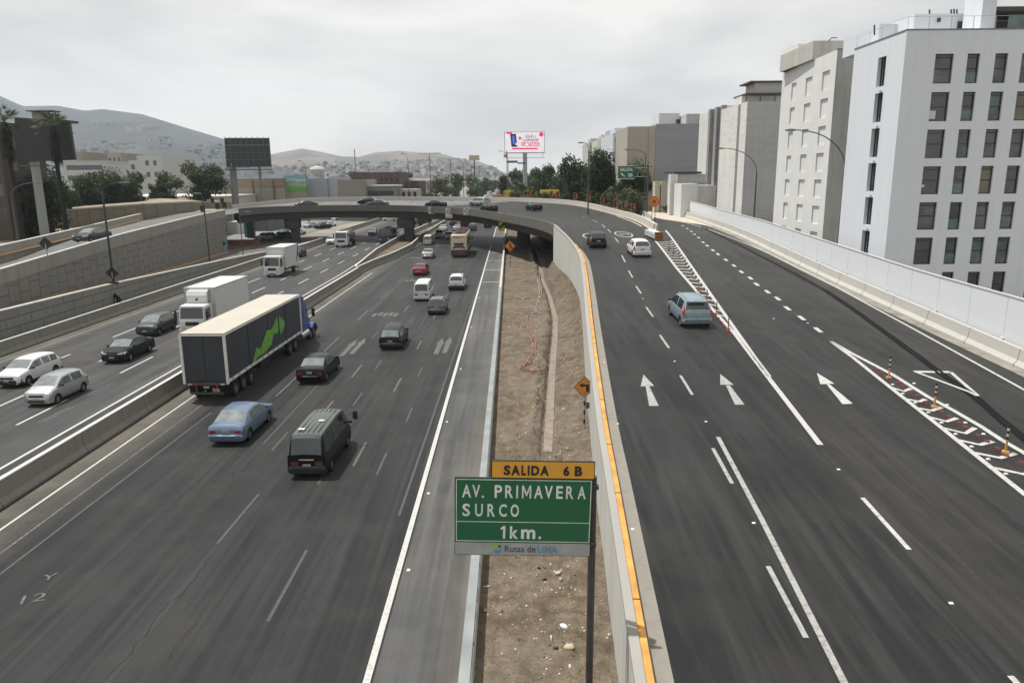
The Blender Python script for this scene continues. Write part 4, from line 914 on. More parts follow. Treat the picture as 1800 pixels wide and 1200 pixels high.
# ------------------------------------------------------------------ road markings
def mark(name, polys, mat, dz=.012, f=None):
    mb = MB()
    for p in polys: mb.face(p)
    return struct(mb.build(name, mat))
def strip(x, y0, y1, wd, z=.009, x1=None):
    x1 = x if x1 is None else x1
    return [(x-wd/2, y0, z), (x+wd/2, y0, z), (x1+wd/2, y1, z), (x1-wd/2, y1, z)]
WLINE = worn('paint_line_white', (.40, .40, .38), (.19, .19, .18), .60, 7.)
WORN = worn('paint_worn', (.13, .13, .126), (.05, .05, .048), .46, 6.)
GHOST = worn('paint_ghost', (.058, .059, .060), (.040, .041, .042), .48, 6.)
OFFW = worn('paint_opposing', (.40, .40, .38), (.18, .18, .17), .60, 6.)
mark('edge_line', [strip(-3.78, 4, 300, .19)], WLINE)
mark('lane_marking', [strip(-7.13, y, y+3, .12) for y in [31, 42.8, 54, 66, 78, 90, 102, 114, 126, 138, 150, 162, 174, 186]], WORN)
mark('lane_marking', [strip(-10.35, y, y+3.5, .12) for y in [37.5, 46, 58, 70, 82, 94, 106, 118, 130, 142, 154, 166, 178]], WORN)
mark('lane_marking', [strip(-13.97, y, y+5, .12) for y in [42, 53.5, 66, 78, 90, 102, 114, 126, 138, 150, 162]], WORN)
mark('lane_marking', [strip(-7.15, 19.2, 23.4, .1)], GHOST); _a, _b = W(382, 955), W(455, 868); mark('lane_marking', [strip(_a.x, _a.y, _b.y, .1, x1=_b.x)], GHOST)
CRK = M('crack_dark', (.018, .018, .018), .95, spec=.05); rnd = random.Random(9)
def crack(pts, w0):
    P3 = densify([W(x, y, .007) for x, y in pts], .22); q = [p+Vector((rnd.uniform(-.07, .07), rnd.uniform(-.05, .05), 0)) for p in P3]; ws = [w0*rnd.uniform(.25, 1.) for _ in q]
    struct(MB().ribbon([p-Vector((w_, 0, 0)) for p, w_ in zip(q, ws)], [p+Vector((w_, 0, 0)) for p, w_ in zip(q, ws)]).build('road_crack', CRK))
for pts, w0 in (([(378, 972), (365, 985), (340, 1020), (315, 1049), (300, 1056), (281, 1075), (264, 1105), (240, 1132), (221, 1156), (205, 1172), (191, 1193)],   .011), ([(345, 1092), (330, 1110), (312, 1130), (295, 1156)], .008), ([(365, 985), (388, 992), (410, 990)], .007), ([(315, 1049), (335, 1060), (352, 1062)], .007), ([(300, 1056), (285, 1062)], .010), ([(455, 918), (440, 940), (425, 965)], .010), ([(264, 1105), (280, 1108)], .010)): crack(pts, w0)
for k9 in range(46):   # crazed patch in the right lanes
    x = rnd.gauss(575, 22); y = rnd.uniform(930, 1085); x -= (y-1000)*.35; crack([(x, y), (x+rnd.uniform(-9, 9), y+rnd.uniform(3, 9)), (x+rnd.uniform(-13, 13), y+rnd.uniform(6, 16))], .005)
mark('edge_line', [strip(-18.9, 8, 100, .11)], WLINE)
mark('worn_line', [strip(-17.7, 6, 60, .10)], WORN); mark('worn_line', [strip(-16.95, 6, 39, .09, x1=-16.6)], GHOST)
mark('worn_line', [strip(-18.6, 60, 130, .12, x1=-17.2), strip(-13.6, 70, 95, .12), strip(-4.35, 26, 95, .10, x1=-3.95), strip(-12.1, 34, 45, .08)], GHOST)
mark('worn_line', [strip(x, y, y+2.6, .1) for x, y in ((-8.2, 29), (-9.0, 40), (-9.2, 48), (-5.9, 30), (-5.6, 37), (-6.1, 46), (-11.4, 33), (-11.2, 58), (-8.9, 64))], GHOST)
def arrow(cx, cy, s_=1., ln=4.4, wd=.9, z=.010, skew=0.):
    y0 = cy; y1 = cy+ln
    return [[(cx-.10*s_, y0, z), (cx+.10*s_, y0, z), (cx+.10*s_+skew, y0+ln*.6, z), (cx-.10*s_+skew, y0+ln*.6, z)], [(cx-wd/2+skew, y0+ln*.6, z), (cx+wd/2+skew, y0+ln*.6, z), (cx+skew*1.4, y1, z)]]
for cx, cy in ((-12.35, 52), (-11.75, 52.6), (-5.55, 52.3), (-4.95, 52.6)):
    mark('worn_arrow', arrow(cx, cy, 1.8, 5.6, .62), WORN)
for cx, cy in ((-12.0, 67.5), (-12.2, 91), (-15.1, 118)):
    mark('worn_writing', [[(cx+a, cy+b, .010), (cx+a+.34, cy+b, .010), (cx+a+.40, cy+b+1.7, .010), (cx+a+.06, cy+b+1.7, .010)] for a, b in ((-1.1, 0), (-.6, .5), (-.1, .1), (.4, .4), (.9, 0))], WORN)
def flat_text(txt, o_, wx, hy, mat, name='sprayed_number', rot=0., z=.012, thick=.003):
    me = tmesh(txt, thick, -.0); vs = me.vertices; x0 = min(v.co.x for v in vs); x1 = max(v.co.x for v in vs); y0 = min(v.co.y for v in vs); y1 = max(v.co.y for v in vs)
    c, s_ = math.cos(rot), math.sin(rot)
    for v in vs:
        a = ((v.co.x-x0)/(x1-x0)-.5)*wx; b = ((v.co.y-y0)/(y1-y0)-.5)*hy
        v.co = Vector((o_[0]+a*c-b*s_, o_[1]+a*s_+b*c, o_[2]+z+v.co.z))
    me.materials.clear(); me.materials.append(mat); o = bpy.data.objects.new(name, me); COL.objects.link(o); return struct(o)
flat_text('12', W(60, 1051), .66, .5, WORN, rot=.35); flat_text('Y', W(87, 1014), .45, .4, WORN, rot=.3)
# opposing carriageway
mark('edge_line', [strip(-22.9, 10, 98, .17), strip(-22.9, 98, 160, .17, x1=-24.6)], OFFW); mark('edge_line', [strip(-36.3, 30, 165, .14)], worn('paint_yellowish', (.22, .20, .15), (.09, .088, .08), .55, 5.))
op = []
for x in (-26.12, -29.3, -32.7):
    for k in range(14):
        y = 37.1+10.6*k+(3.2 if x == -29.3 else (0 if x == -26.12 else 1.0)); op.append(strip(x, y, y+4.6, .15))
mark('lane_marking', op, OFFW)
mark('worn_line', [strip(x, y, y+2.8, .1, x1=x+.05) for x, y in ((-25.2, 37.4), (-25.0, 37.6), (-25.4, 42.5), (-25.15, 42.3), (-27.4, 44), (-27.2, 53), (-30.6, 56), (-24.6, 47), (-28.2, 66), (-30.9, 75), (-24.2, 60), (-27.5, 84))], WORN)
mark('worn_line', [strip(-24.0, 30, 90, .08), strip(-28.0, 38, 60, .07)], GHOST)
# ramp and exit road
def rl(pts, wd0, wd1=None, dz=.014, n=14):
    """painted line along pixel-surveyed points on the upper road"""
    P3 = densify([R(x, y) for x, y in pts], 2.); wd1 = wd0 if wd1 is None else wd1
    A = []; B = []
    for i, p in enumerate(P3):
        d = P3[min(i+1, len(P3)-1)]-P3[max(i-1, 0)]; d.z = 0; d.normalize(); r = Vector((d.y, -d.x, 0)); w_ = (wd0+(wd1-wd0)*i/(len(P3)-1))/2
        for L_, s_ in ((A, -1), (B, 1)):
            q = p+r*w_*s_; L_.append(Vector((q.x, q.y, zr(q.y)+dz)))
    return A, B
def rline(name, pts, wd, mat=WLINE, wd1=None, dz=.014):
    A, B = rl(pts, wd, wd1, dz); return struct(MB().ribbon(A, B).build(name, mat))
def rpoly(name, polys, mat=WLINE, dz=.014):
    mb = MB()
    for p in polys: mb.face([R(x, y, dz) for x, y in p])
    return struct(mb.build(name, mat))
RW = worn('paint_ramp_white', (.28, .28, .265), (.15, .15, .14), .56, 6.); BW = worn('paint_bright', (.38, .38, .36), (.17, .165, .155), .60, 6.)
for a, b in (((1016, 378), (1028, 382)), ((1041, 387), (1051, 391)), ((1058, 395), (1064, 400)), ((1068, 403), (1074, 409)), ((1081, 418), (1087, 426)), ((1093, 449), (1099, 461)), ((1105, 476), (1112, 488)), ((1118, 503), (1127, 516)), ((1136, 540), (1148, 557)), ((1160, 589), (1176, 612)), ((1196, 660), (1217, 694)), ((1253, 788), (1287, 850)), ((1350, 995), (1417, 1121))): rline('lane_marking', [a, b], .13, RW)
rline('lane_marking', [(1262, 768), (1340, 915), (1485, 1202)], .16, RW)
for a, b in (((1516, 875), (1598, 966)), ((1776, 1188), (1870, 1290))): rline('lane_marking', [a, b], .14, BW)
rline('gore_line', [(1442, 782), (1340, 650), (1290, 585), (1240, 530), (1190, 472), (1160, 433), (1135, 405)], .22, BW)
rline('gore_line', [(1352, 662), (1330, 633), (1300, 590), (1265, 540), (1222, 478), (1196, 440), (1170, 405)], .22, BW)
rline('edge_line', [(1128, 398), (1112, 390), (1085, 380), (1050, 373), (1010, 368)], .2, worn('paint_ochre', (.5, .42, .3), (.4, .36, .3), .6, 3.))
rline('edge_line', [(1860, 718), (1800, 685), (1600, 575), (1450, 494), (1350, 445), (1290, 420), (1250, 405), (1190, 388)], .15, BW)
for i, (x, y) in enumerate(((1438, 580), (1409, 559), (1384, 542), (1367, 525), (1349, 513), (1330, 500), (1319, 489), (1303, 478), (1290, 467), (1276, 457), (1262, 447), (1253, 440), (1243, 432), (1236, 426), (1228, 418), (1221, 412), (1215, 407), (1208, 402), (1200, 397))):
    p = R(x, y); d = .55
    struct(MB().ribbon([(p.x-.13-.04, p.y-d, zr(p.y-d)+.016), (p.x-.13+.04, p.y+d, zr(p.y+d)+.016)], [(p.x+.09, p.y-d, zr(p.y-d)+.016), (p.x+.17, p.y+d, zr(p.y+d)+.016)]).build('dotted_marking', BW))
rpoly('arrow_marking', [[(1141, 713), (1158, 713), (1141, 678), (1135, 679)], [(1126, 679), (1150, 678), (1131, 658)]], RW)
rpoly('arrow_marking', [[(1292, 711), (1309, 711), (1283, 677), (1276, 677)], [(1266, 676), (1290, 676), (1266, 657)]], RW)
rpoly('arrow_marking', [[(1481, 710), (1499, 709), (1458, 675), (1453, 675)], [(1442, 675), (1467, 674), (1436, 655)]], BW)
rline('diamond_marking', [(1607, 653.5), (1671, 654)], .28, BW); rline('diamond_marking', [(1671, 654), (1719, 696)], .17, BW); rline('diamond_marking', [(1719, 696), (1704, 689), (1610, 654)], .17, BW, dz=.018)
# right gore: outline and slanted bars
rline('gore_line', [(1460, 600), (1500, 629), (1570, 685), (1650, 748), (1720, 804), (1830, 892)], .2, BW); rline('gore_line', [(1460, 600), (1497, 621), (1570, 659), (1600, 678), (1632, 698), (1675, 721), (1725, 750), (1760, 773), (1800, 796), (1850, 827)], .22, BW)
for a, m_, b in (((1566, 681), (1589, 688), (1601, 683)), ((1590, 701), (1616, 706), (1627, 702)), ((1610, 717), (1638, 722), (1655, 716)), ((1632, 733), (1664, 741), (1682, 735)), ((1656, 752), (1697, 762), (1714, 752)), ((1681, 773), (1723, 782), (1745, 776)), ((1708, 795), (1758, 805), (1785, 797)), ((1745, 822), (1800, 834), (1825, 826))):
    rline('gore_bar', [a, m_, b], .20, BW, dz=.017)
# left gore chevrons
gl_ = [(1283, 575), (1250, 540), (1215, 500), (1190, 472), (1170, 446), (1150, 422)]; gr_ = [(1286, 570), (1262, 536), (1236, 498), (1216, 470), (1200, 446), (1182, 420)]
A_ = resample(densify([R(*p) for p in gl_], 1), 26); B_ = resample(densify([R(*p) for p in gr_], 1), 26)
chv = []
for i in range(2, 25):
    a, b = A_[i], B_[i]; m_ = a.lerp(b, .62)+Vector((0, -.9, 0)); mb = MB()
    w_ = Vector((0, .16, 0)); up_v = lambda q: Vector((q.x, q.y, zr(q.y)+.018))
    mb.face([up_v(a-w_), up_v(m_-w_), up_v(m_+w_), up_v(a+w_)]); mb.face([up_v(m_-w_), up_v(b-w_), up_v(b+w_), up_v(m_+w_)]); struct(mb.build('gore_bar', BW))
for cx, cy in ((1096, 412), (1040, 415.5)):
    c = R(cx, cy); mb = MB(); nn = 26
    for k in range(nn):
        t0, t1 = 2*math.pi*k/nn, 2*math.pi*(k+1)/nn
        mb.face([Vector((c.x+ra*math.cos(t), c.y+rb_*math.sin(t), zr(c.y+rb_*math.sin(t))+.02)) for ra, rb_, t in ((1.0, 3.3, t0), (.82, 2.6, t0), (.82, 2.6, t1), (1.0, 3.3, t1))])
    struct(mb.build('speed_roundel', RW)); flat_text('30', c, 1.15, 3.2, RW, 'speed_numeral', z=.03, thick=.004)
ORD = ['first', 'second', 'third', 'fourth', 'fifth', 'sixth', 'seventh', 'eighth', 'ninth', 'tenth', 'eleventh', 'twelfth', 'thirteenth', 'fourteenth', 'fifteenth', 'sixteenth', 'seventeenth']
# reflective studs
i_ = 0
STUD = M('stud_white', (.7, .7, .68), .4)
for k9, (x, y) in enumerate(sorted(((1241, 741), (1474, 825), (1325, 919), (1672, 1060), (1186, 635), (1130, 525), (1360, 560), (1420, 568), (1062, 637), (1086, 745), (1112, 930)), key=lambda q: -q[1])):
    p = R(x, y); o = MB().loft([[p+Vector((a, b, 0)) for a, b in ((-.05, -.04), (.05, -.04), (.05, .04), (-.05, .04))], [p+Vector((a, b, .025)) for a, b in ((-.04, -.03), (.04, -.03), (.04, .03), (-.04, .03))]]).build('road_stud', STUD)
    tag(o, ORD[k9]+' nearest white reflective stud on the ramp asphalt', 'road stud', 'reflective studs on the ramp')
for k9, y in enumerate((9.5, 22, 28, 37, 48, 62, 78)):
    p = Vector((-3.45, y, .004)); o = MB().loft([[p+Vector((a, b, 0)) for a, b in ((-.06, -.06), (.06, -.06), (.06, .06), (-.06, .06))], [p+Vector((a, b, .03)) for a, b in ((-.04, -.04), (.04, -.04), (.04, .04), (-.04, .04))]]).build('road_stud', STUD)
    tag(o, ORD[k9]+' nearest white stud beside the highway edge line', 'road stud', 'reflective studs along the edge line')
# pair of flat black strips running down the exit road
STRIP_BLK = M('strip_black', (.009, .0095, .010), .95, var=.2, spec=.1)
for k, off in ((0, 0.), (1, .21)):
    pts = [(1232, 399), (1255, 411), (1330, 448), (1395, 481), (1450, 512), (1500, 546), (1560, 590), (1600, 619), (1660, 664), (1700, 690), (1760, 742), (1830, 800)]
    P3 = densify([R(*p) for p in pts], .7); q = []
    for i, p in enumerate(P3): s_ = off+.012*math.sin(i*1.7+k)+.02*NZ.noise(Vector((i*.4, k, 0))); q.append(Vector((p.x+s_, p.y, zr(p.y)+.016)))
    struct(MB().ribbon([a for i, a in enumerate(offset(q, -.055))][:int(len(q)*.62)]+offset(q, -.085)[int(len(q)*.62):], offset(q, .055)[:int(len(q)*.62)]+offset(q, .085)[int(len(q)*.62):]).build('dark_strip', STRIP_BLK))

# ------------------------------------------------------------------ guardrail
GRM = M('rail_pale_green', (.22, .238, .235), .5, .15, var=.12, scale=1.)
t = thing('guardrail', 'pale steel guardrail with posts between the highway shoulder and the dirt median', 'guardrail')
GP = [Vector((-1.18, y, 0)) for y in range(6, 81, 2)]
MB().sweep([(-.17, .50), (-.20, .58), (-.14, .64), (-.20, .70), (-.17, .81), (.10, .81), (.10, .77), (-.13, .77), (-.15, .70), (-.09, .64), (-.15, .58), (-.13, .50)], GP).build('rail', GRM, t)
MB().sweep([(.13, .44), (.17, .52), (.11, .58), (.17, .64), (.13, .74), (.10, .74), (.13, .64), (.07, .58), (.13, .52), (.10, .44)], GP).build('rear_rail', STEEL, t)
ppo = MB().box(-.06, .06, -.05, .05, 0, .76); ppo.box(-.13, .12, -.05, .05, .50, .74)
first = None
for y in range(7, 80, 2):
    if first is None: first = ppo.build('post', STEEL, t); first.location = (-1.17, y, 0)
    else: o = first.copy(); COL.objects.link(o); o.location = (-1.17, y, 0)
t = thing('concrete_barrier', 'pale concrete safety barrier continuing the guardrail towards the overpass', 'barrier')
MB().sweep([(-.28, 0), (-.18, .3), (-.12, .82), (.12, .82), (.2, .3), (.24, 0)], [Vector((-1.2, y, 0)) for y in range(80, 215, 5)]).build('barrier_body', CURB, t)

# ------------------------------------------------------------------ signs
SGREEN = M('sign_green', (.004, .10, .042), .35, var=.05, scale=.6); SWHITE = M('sign_white', (.62, .64, .62), .4); SYEL = M('sign_amber', (.62, .31, .03), .4, var=.06); SORA = M('sign_orange', (.60, .21, .02), .4, var=.05)
SGREY = M('sign_grey', (.30, .31, .31), .45, var=.1); SBLK = M('sign_black', (.01, .01, .01), .5)
SY = 15.0
def S(x, y): return WD(x, y, SY)
o0 = S(799, 974); o1 = S(1037, 977.5); ux = (o1-o0).normalized(); uz = Vector((-ux.z, 0, ux.x)); ul = (o1-o0).length
k_ = ul/238.   # metres per survey pixel
SM = Matrix(((ux.x, 0, uz.x, o0.x), (ux.y, 1, uz.y, SY), (ux.z, 0, uz.z, o0.z), (0, 0, 0, 1)))
t = thing('direction_sign', 'large green direction sign AV. PRIMAVERA SURCO 1km. with amber exit plate on a dark pole', 'sign', (0, 0, 0))
def pb(x0, x1, y0, y1, d0, d1, mat, name, par): # survey px box on the sign; y measured downward from 830
    q = [SM @ Vector((x*k_, d, (974-y)*k_)) for x, y in ((x0-799, y1), (x1-799, y1), (x1-799, y0), (x0-799, y0)) for d in (d0,)]
    r = [SM @ Vector((x*k_, d1, (974-y)*k_)) for x, y in ((x0-799, y1), (x1-799, y1), (x1-799, y0), (x0-799, y0))]
    return MB().loft([q, r]).build(name, mat, par)
pb(799, 1037, 829.5, 974, 0, .05, SBLK, 'backing', t)
pn = pb(800, 1036, 830.5, 949, -.004, -.0005, SGREEN, 'green_panel', t)
pb(800, 1036, 950, 973, -.004, -.0005, SGREY, 'operator_panel', t)
def frame(x0, x1, y0, y1, w_, par, mat):
    for a in ((x0, x1, y0, y0+w_), (x0, x1, y1-w_, y1), (x0, x0+w_, y0+w_, y1-w_), (x1-w_, x1, y0+w_, y1-w_)): pb(a[0], a[1], a[2], a[3], -.008, -.0045, mat, 'border', par)
frame(801.5, 1034.5, 832, 947.5, 1.2, pn, SWHITE)
pb(802.7, 1033.3, 910, 911.2, -.008, -.0045, SWHITE, 'border', pn)
def stx(txt, x0, x1, y0, y1, mat, par, bold=.02, sp=1.0, name='lettering'):
    return text_in(name, txt, ((x0-799)*k_, (x1-799)*k_, (974-y1)*k_, (974-y0)*k_), mat, par, y=-.012, bold=bold, space=sp, thick=.006, tf=SM)
def glyphs(seq, y0, y1, mat, par, bold, f):
    for ch, x0, x1 in seq:
        if ch == 'M':
            pl = [(0, 0), (0, 1), (.2, 1), (.5, .42), (.8, 1), (1, 1), (1, 0), (.83, 0), (.83, .68), (.56, .18), (.44, .18), (.17, .68), (.17, 0)]
            MB().loft([[SM @ Vector(((x0-799+(x1-x0)*u_)*k_, d_, (974-y1+(y1-y0)*v_)*k_)) for u_, v_ in pl] for d_ in (f, f+.008)]).build('lettering', mat, par)
        elif ch == '.': pb(x0, x1, y1-(x1-x0), y1, f, f+.008, mat, 'lettering', par)
        elif ch == 'I' or ch == '|': pb(x0, x1, y0, y1, f, f+.008, mat, 'lettering', par)
        else: text_in('lettering', ch, ((x0-799)*k_, (x1-799)*k_, (974-y1)*k_, (974-y0)*k_), mat, par, y=f+.003, bold=bold, thick=.006, tf=SM)
glyphs([('A', 812, 827.5), ('V', 829.5, 843), ('.', 846, 849.5), ('P', 868, 881), ('R', 886, 900), ('I', 905.3, 908.3), ('M', 915, 931), ('A', 936, 951), ('V', 954, 968), ('E', 974, 985.5), ('R', 991, 1004), ('A', 1011, 1025)], 842, 865.5, SWHITE, pn, .02, -.015)
glyphs([('S', 812.5, 826), ('U', 834.5, 848), ('R', 856, 869), ('C', 876, 889.5), ('O', 896, 910.5)], 877, 900.5, SWHITE, pn, .02, -.015)
glyphs([('|', 883.5, 887.5), ('k', 895.5, 910)], 918, 941.5, SWHITE, pn, .03, -.015); glyphs([('m', 915, 940)], 923.5, 941.5, SWHITE, pn, .03, -.015); glyphs([('.', 945.5, 950)], 918, 941.5, SWHITE, pn, .03, -.015)
MB().loft([[SM @ Vector(((x-799)*k_, d_, (974-y)*k_)) for x, y in ((883.6, 918), (879.6, 921.6), (879.6, 925.4), (883.6, 922.8))] for d_ in (-.015, -.007)]).build('lettering', SWHITE, pn)
yp = pb(862, 1039, 797, 829, -.02, .03, SBLK, 'exit_plate', t); pb(863.5, 1037.5, 798.5, 827.5, -.026, -.0205, SYEL, 'amber_panel', t)
glyphs([('S', 883, 894.5), ('A', 896, 911), ('L', 913.3, 921), ('I', 924, 927.2), ('D', 930, 944), ('A', 945.5, 960.5), ('6', 985, 995.5), ('B', 1004.5, 1017.5)], 805, 823, SBLK, yp, .045, -.036)
GB = M('logo_blue', (.05, .28, .42), .5); GG = M('logo_green', (.28, .42, .08), .5); GT = M('letter_grey', (.05, .06, .07), .5)
stx('Rutas de', 887, 941, 955, 967, GT, pn, .0, 1.0); glyphs([('L', 945, 950.5), ('I', 953, 954.8), ('M', 957.5, 967.5), ('A', 969, 979)], 956, 967.5, GB, pn, .0, -.013)
def disc(cx, cy, r0, r1, a0, a1, mat, name='emblem', n=12):
    mb = MB()
    for i in range(n):
        t0 = math.radians(a0+(a1-a0)*i/n); t1 = math.radians(a0+(a1-a0)*(i+1)/n)
        mb.face([SM @ Vector(((cx-799+r*math.cos(t))*k_, -.0095, (974-cy+r*math.sin(t))*k_)) for r, t in ((r0, t0), (r1, t0), (r1, t1), (r0, t1))])
    mb.build(name, mat, pn)
disc(871, 960.5, 3., 9., 20, 200, GG); disc(874, 963, 2., 7., 190, 350, GB); disc(875.5, 959, 1.5, 5.5, -30, 80, GB)
# pole and brackets
pt = S(1044, 842); pbm = Vector((pt.x-.02, SY+.16, -.2))
MB().tube([pbm, Vector((pt.x, SY+.16, pt.z))], .085, 12).build('pole', M('dark_pole', (.055, .052, .05), .5, .2, var=.15), t)
mb = MB()
for yy in (845, 955): 
    a = SM @ Vector(((815-799)*k_, .08, (974-yy)*k_)); b = SM @ Vector(((1046-799)*k_, .08, (974-yy)*k_)); mb.tube([a, b], .025, 6)
for q in (SM @ Vector((246*k_, .04, 128*k_)), SM @ Vector((246*k_, .04, 20*k_))): mb.box(q.x-.1, q.x+.03, q.y-.02, q.y+.1, q.z-.04, q.z+.04)
mb.build('bracket', DARKM, t)

def post_sign(name, label, base, h, size, shape, mats, cat='sign', group=None, post_r=.04, banded=False, facing=0., posts=1, postmat=None, glyph=None, lift=0., two_sided=True):
    T = thing(name, label, cat, base, facing, group)
    if banded:
        nb = 10
        pm = MB()
        for i in range(nb): pm.tube([(0, .04, h*i/nb), (0, .04, h*(i+1)/nb)], post_r, 8, mi=i % 2)
        pm.build('post', [SBLK, M('post_pale', (.36, .37, .35), .5)], T)
    else:
        for k in range(posts):
            xo = 0 if posts == 1 else (-.2 if k == 0 else .2)
            MB().tube([(xo, .04, 0), (xo, .04, h)], post_r, 8).build('post', postmat or STEEL, T)
    z = h-size*.0+lift
    def poly(sz): 
        if shape == 'diamond': return [(0, z-sz), (sz, z), (0, z+sz), (-sz, z)]
        if shape == 'rect': return [(-sz, z-sz*1.25), (sz, z-sz*1.25), (sz, z+sz*1.25), (-sz, z+sz*1.25)]
        if shape == 'square': return [(-sz, z-sz), (sz, z-sz), (sz, z+sz), (-sz, z+sz)]
        return [(sz*math.cos(t_), z+sz*math.sin(t_)) for t_ in [2*math.pi*q/24 for q in range(24)]]
    MB().prism(poly(size), .02, Matrix.Identity(4)).build('plate_border', mats[0], T)
    if len(mats) > 1: MB().prism(poly(size*.92), .006, Matrix.Translation((0, -.007, 0))).build('plate_face', mats[1], T)
    if glyph: glyph(T, z, size)
    return T
def g_turn(T, z, s_):
    pl = [(-.52, .18), (-.16, .40), (-.16, .26), (.38, .26), (.38, -.42), (.12, -.42), (.12, .08), (-.16, .08), (-.16, -.04)]
    MB().prism([(x*s_, z+y*s_) for x, y in pl], .004, Matrix.Translation((0, -.012, 0))).build('turn_arrow', SBLK, T)
b = W(1027, 757, .35)
T = post_sign('warning_sign', 'orange diamond warning sign with black left-turn arrow beside the ramp wall', (b.x, b.y, .3), 2.32, .54, 'diamond', (SBLK, SORA), banded=True, glyph=g_turn, post_r=.05)
T.location.z = b.z-.1
MB().box(.05, .9, -.03, .03, .12, .2).build('base_arm', STEEL, T); MB().box(-.03, .05, -.05, .05, 0, .25).build('base_foot', STEEL, T)
MB().box(.06, .24, .0, .02, 1.25, 1.55).build('sign_tag', M('tag_grey', (.10, .11, .10), .6), T)
def g_merge(T, z, s_):
    MB().prism([(x*s_, z+y*s_) for x, y in [(-.09, -.6), (.09, -.6), (.09, -.2), (.38, -.5), (.46, -.32), (.09, .1), (.09, .25), (.24, .25), (0, .62), (-.24, .25), (-.09, .25)]], .004, Matrix.Translation((0, -.012, 0))).build('merge_arrow', SBLK, T)
b = W(897, 470, .15)
post_sign('warning_sign', 'orange diamond merge sign on the dirt median in front of the overpass pier', b, 3.0, .8, 'diamond', (SBLK, SORA), banded=True, glyph=g_merge, lift=0)
# striped object marker on the pier edge
T = thing('object_marker', 'tall yellow and black striped marker hanging at the overpass edge', 'sign', WD(882, 400, 120)+Vector((0, 0, -.6)))
mb = MB(); mb.prism([(-.45, 0), (.45, 0), (.45, 3.0), (-.45, 3.0)], .04, Matrix.Identity(4)); mb.build('plate', M('marker_yellow', (.5, .46, .05), .5), T)
for k in range(2): MB().prism([(-.45, .2+k*1.5), (.45, .9+k*1.5), (.45, 1.5+k*1.5), (-.45, .8+k*1.5)], .006, Matrix.Translation((0, -.008, 0))).build('stripe', SBLK, T)
# speed signs hung on the bridge
def g_speed(T, z, s_, lower=False):
    mb = MB(); nn = 24; rr = s_*.82; zc = z+(s_*.42 if lower else 0)
    for i in range(nn):
        t0, t1 = 2*math.pi*i/nn, 2*math.pi*(i+1)/nn
        mb.face([(r*math.cos(t_), -.009, zc+r*math.sin(t_)) for r, t_ in ((rr, t0), (rr*.72, t0), (rr*.72, t1), (rr, t1))])
    mb.build('ring', SBLK, T); text_in('numerals', '80', (-s_*.36, s_*.36, zc-s_*.28, zc+s_*.28), SBLK, T, y=-.012, bold=.02, thick=.004)
for x, y, low, lab in ((759, 370, False, 'left square speed limit sign hung on the overpass parapet'), (789, 374.5, True, 'tall middle speed limit sign with a lower plate on the overpass parapet'), (821, 371.5, False, 'right square speed limit sign hung on the overpass parapet')):
    p = min(inn[8*11:8*17], key=lambda q: abs(q.x/q.y-ray(x, y)[0]/ray(x, y)[1])); c = WD(x, y, p.y-.35)
    T = thing('speed_sign', lab, 'sign', c, 0, 'speed signs on the overpass'); s_ = .62
    zz = s_*1.45 if low else s_
    MB().prism([(-s_, -zz), (s_, -zz), (s_, zz), (-s_, zz)], .03, Matrix.Identity(4)).build('plate', SWHITE, T); g_speed(T, 0, s_, low)
    MB().tube([(0, .05, zz), (0, .05, zz+.7), (0, .4, zz+.7)], .03, 6).build('bracket', STEEL, T)
    if low: text_in('lettering', 'km/h', (-.4, .4, -s_*1.2, -s_*.8), SBLK, T, y=-.006, thick=.004)
# gantry exit sign
GYs = 115.
T = thing('exit_sign', 'green SALIDA 5B exit sign cantilevered from a truss beside the white building', 'sign', (0, 0, 0))
a = WD(1086.5, 315, GYs); b = WD(1116.5, 291, GYs); 
MB().box(a.x, b.x, GYs, GYs+.08, a.z, b.z).build('backing', SBLK, T); gp = MB().box(a.x+.05, b.x-.05, GYs-.012, GYs-.001, a.z+.05, b.z-.05).build('green_panel', SGREEN, T)
gm = Matrix.Translation((0, GYs-.01, 0))
text_in('lettering', 'SALIDA', (WD(1090, 300, GYs).x, WD(1112, 300, GYs).x, WD(1100, 301, GYs).z, WD(1100, 295, GYs).z), SWHITE, gp, y=-.012, bold=.02, space=1.1, tf=gm)
text_in('lettering', '5B', (WD(1104, 300, GYs).x, WD(1112, 300, GYs).x, WD(1100, 311, GYs).z, WD(1100, 305, GYs).z), SWHITE, gp, y=-.012, bold=.02, tf=gm)
x0, z0 = WD(1091.5, 304, GYs).x, WD(1091.5, 304.5, GYs).z
MB().prism([(x0, z0), (x0+.32, z0), (x0+.22, z0-.09), (x0+.62, z0-.46), (x0+.53, z0-.56), (x0+.12, z0-.2), (x0, z0-.32)], .005, Matrix.Translation((0, GYs-.02, 0))).build('arrow', SWHITE, gp)
for e_, (q0, q1) in enumerate((((a.x, GYs-.018, a.z), (b.x, GYs-.014, a.z+.08)), ((a.x, GYs-.018, b.z-.08), (b.x, GYs-.014, b.z)))): MB().box(q0[0]+.05, q1[0]-.05, q0[1], q1[1], q0[2], q1[2]).build('border', SWHITE, gp)
p = WD(1137, 385, GYs); zt_ = b.z+.1
MB().tube([(p.x, GYs+.3, 6.1), (p.x, GYs+.3, zt_)], .14, 8).build('post', PIPE, T)
for z in (b.z-.35, a.z+.35): MB().tube([(b.x-.3, GYs+.25, z), (p.x, GYs+.25, z)], .05, 6).build('truss_chord', STEEL, T)
mb = MB(); n_ = 5; zz = (b.z-.35, a.z+.35)
for i in range(n_):
    xa = b.x+(p.x-b.x)*i/n_; xb = b.x+(p.x-b.x)*(i+1)/n_; mb.tube([(xa, GYs+.25, zz[i % 2]), (xb, GYs+.25, zz[(i+1) % 2])], .025, 5)
mb.build('truss_web', STEEL, T)
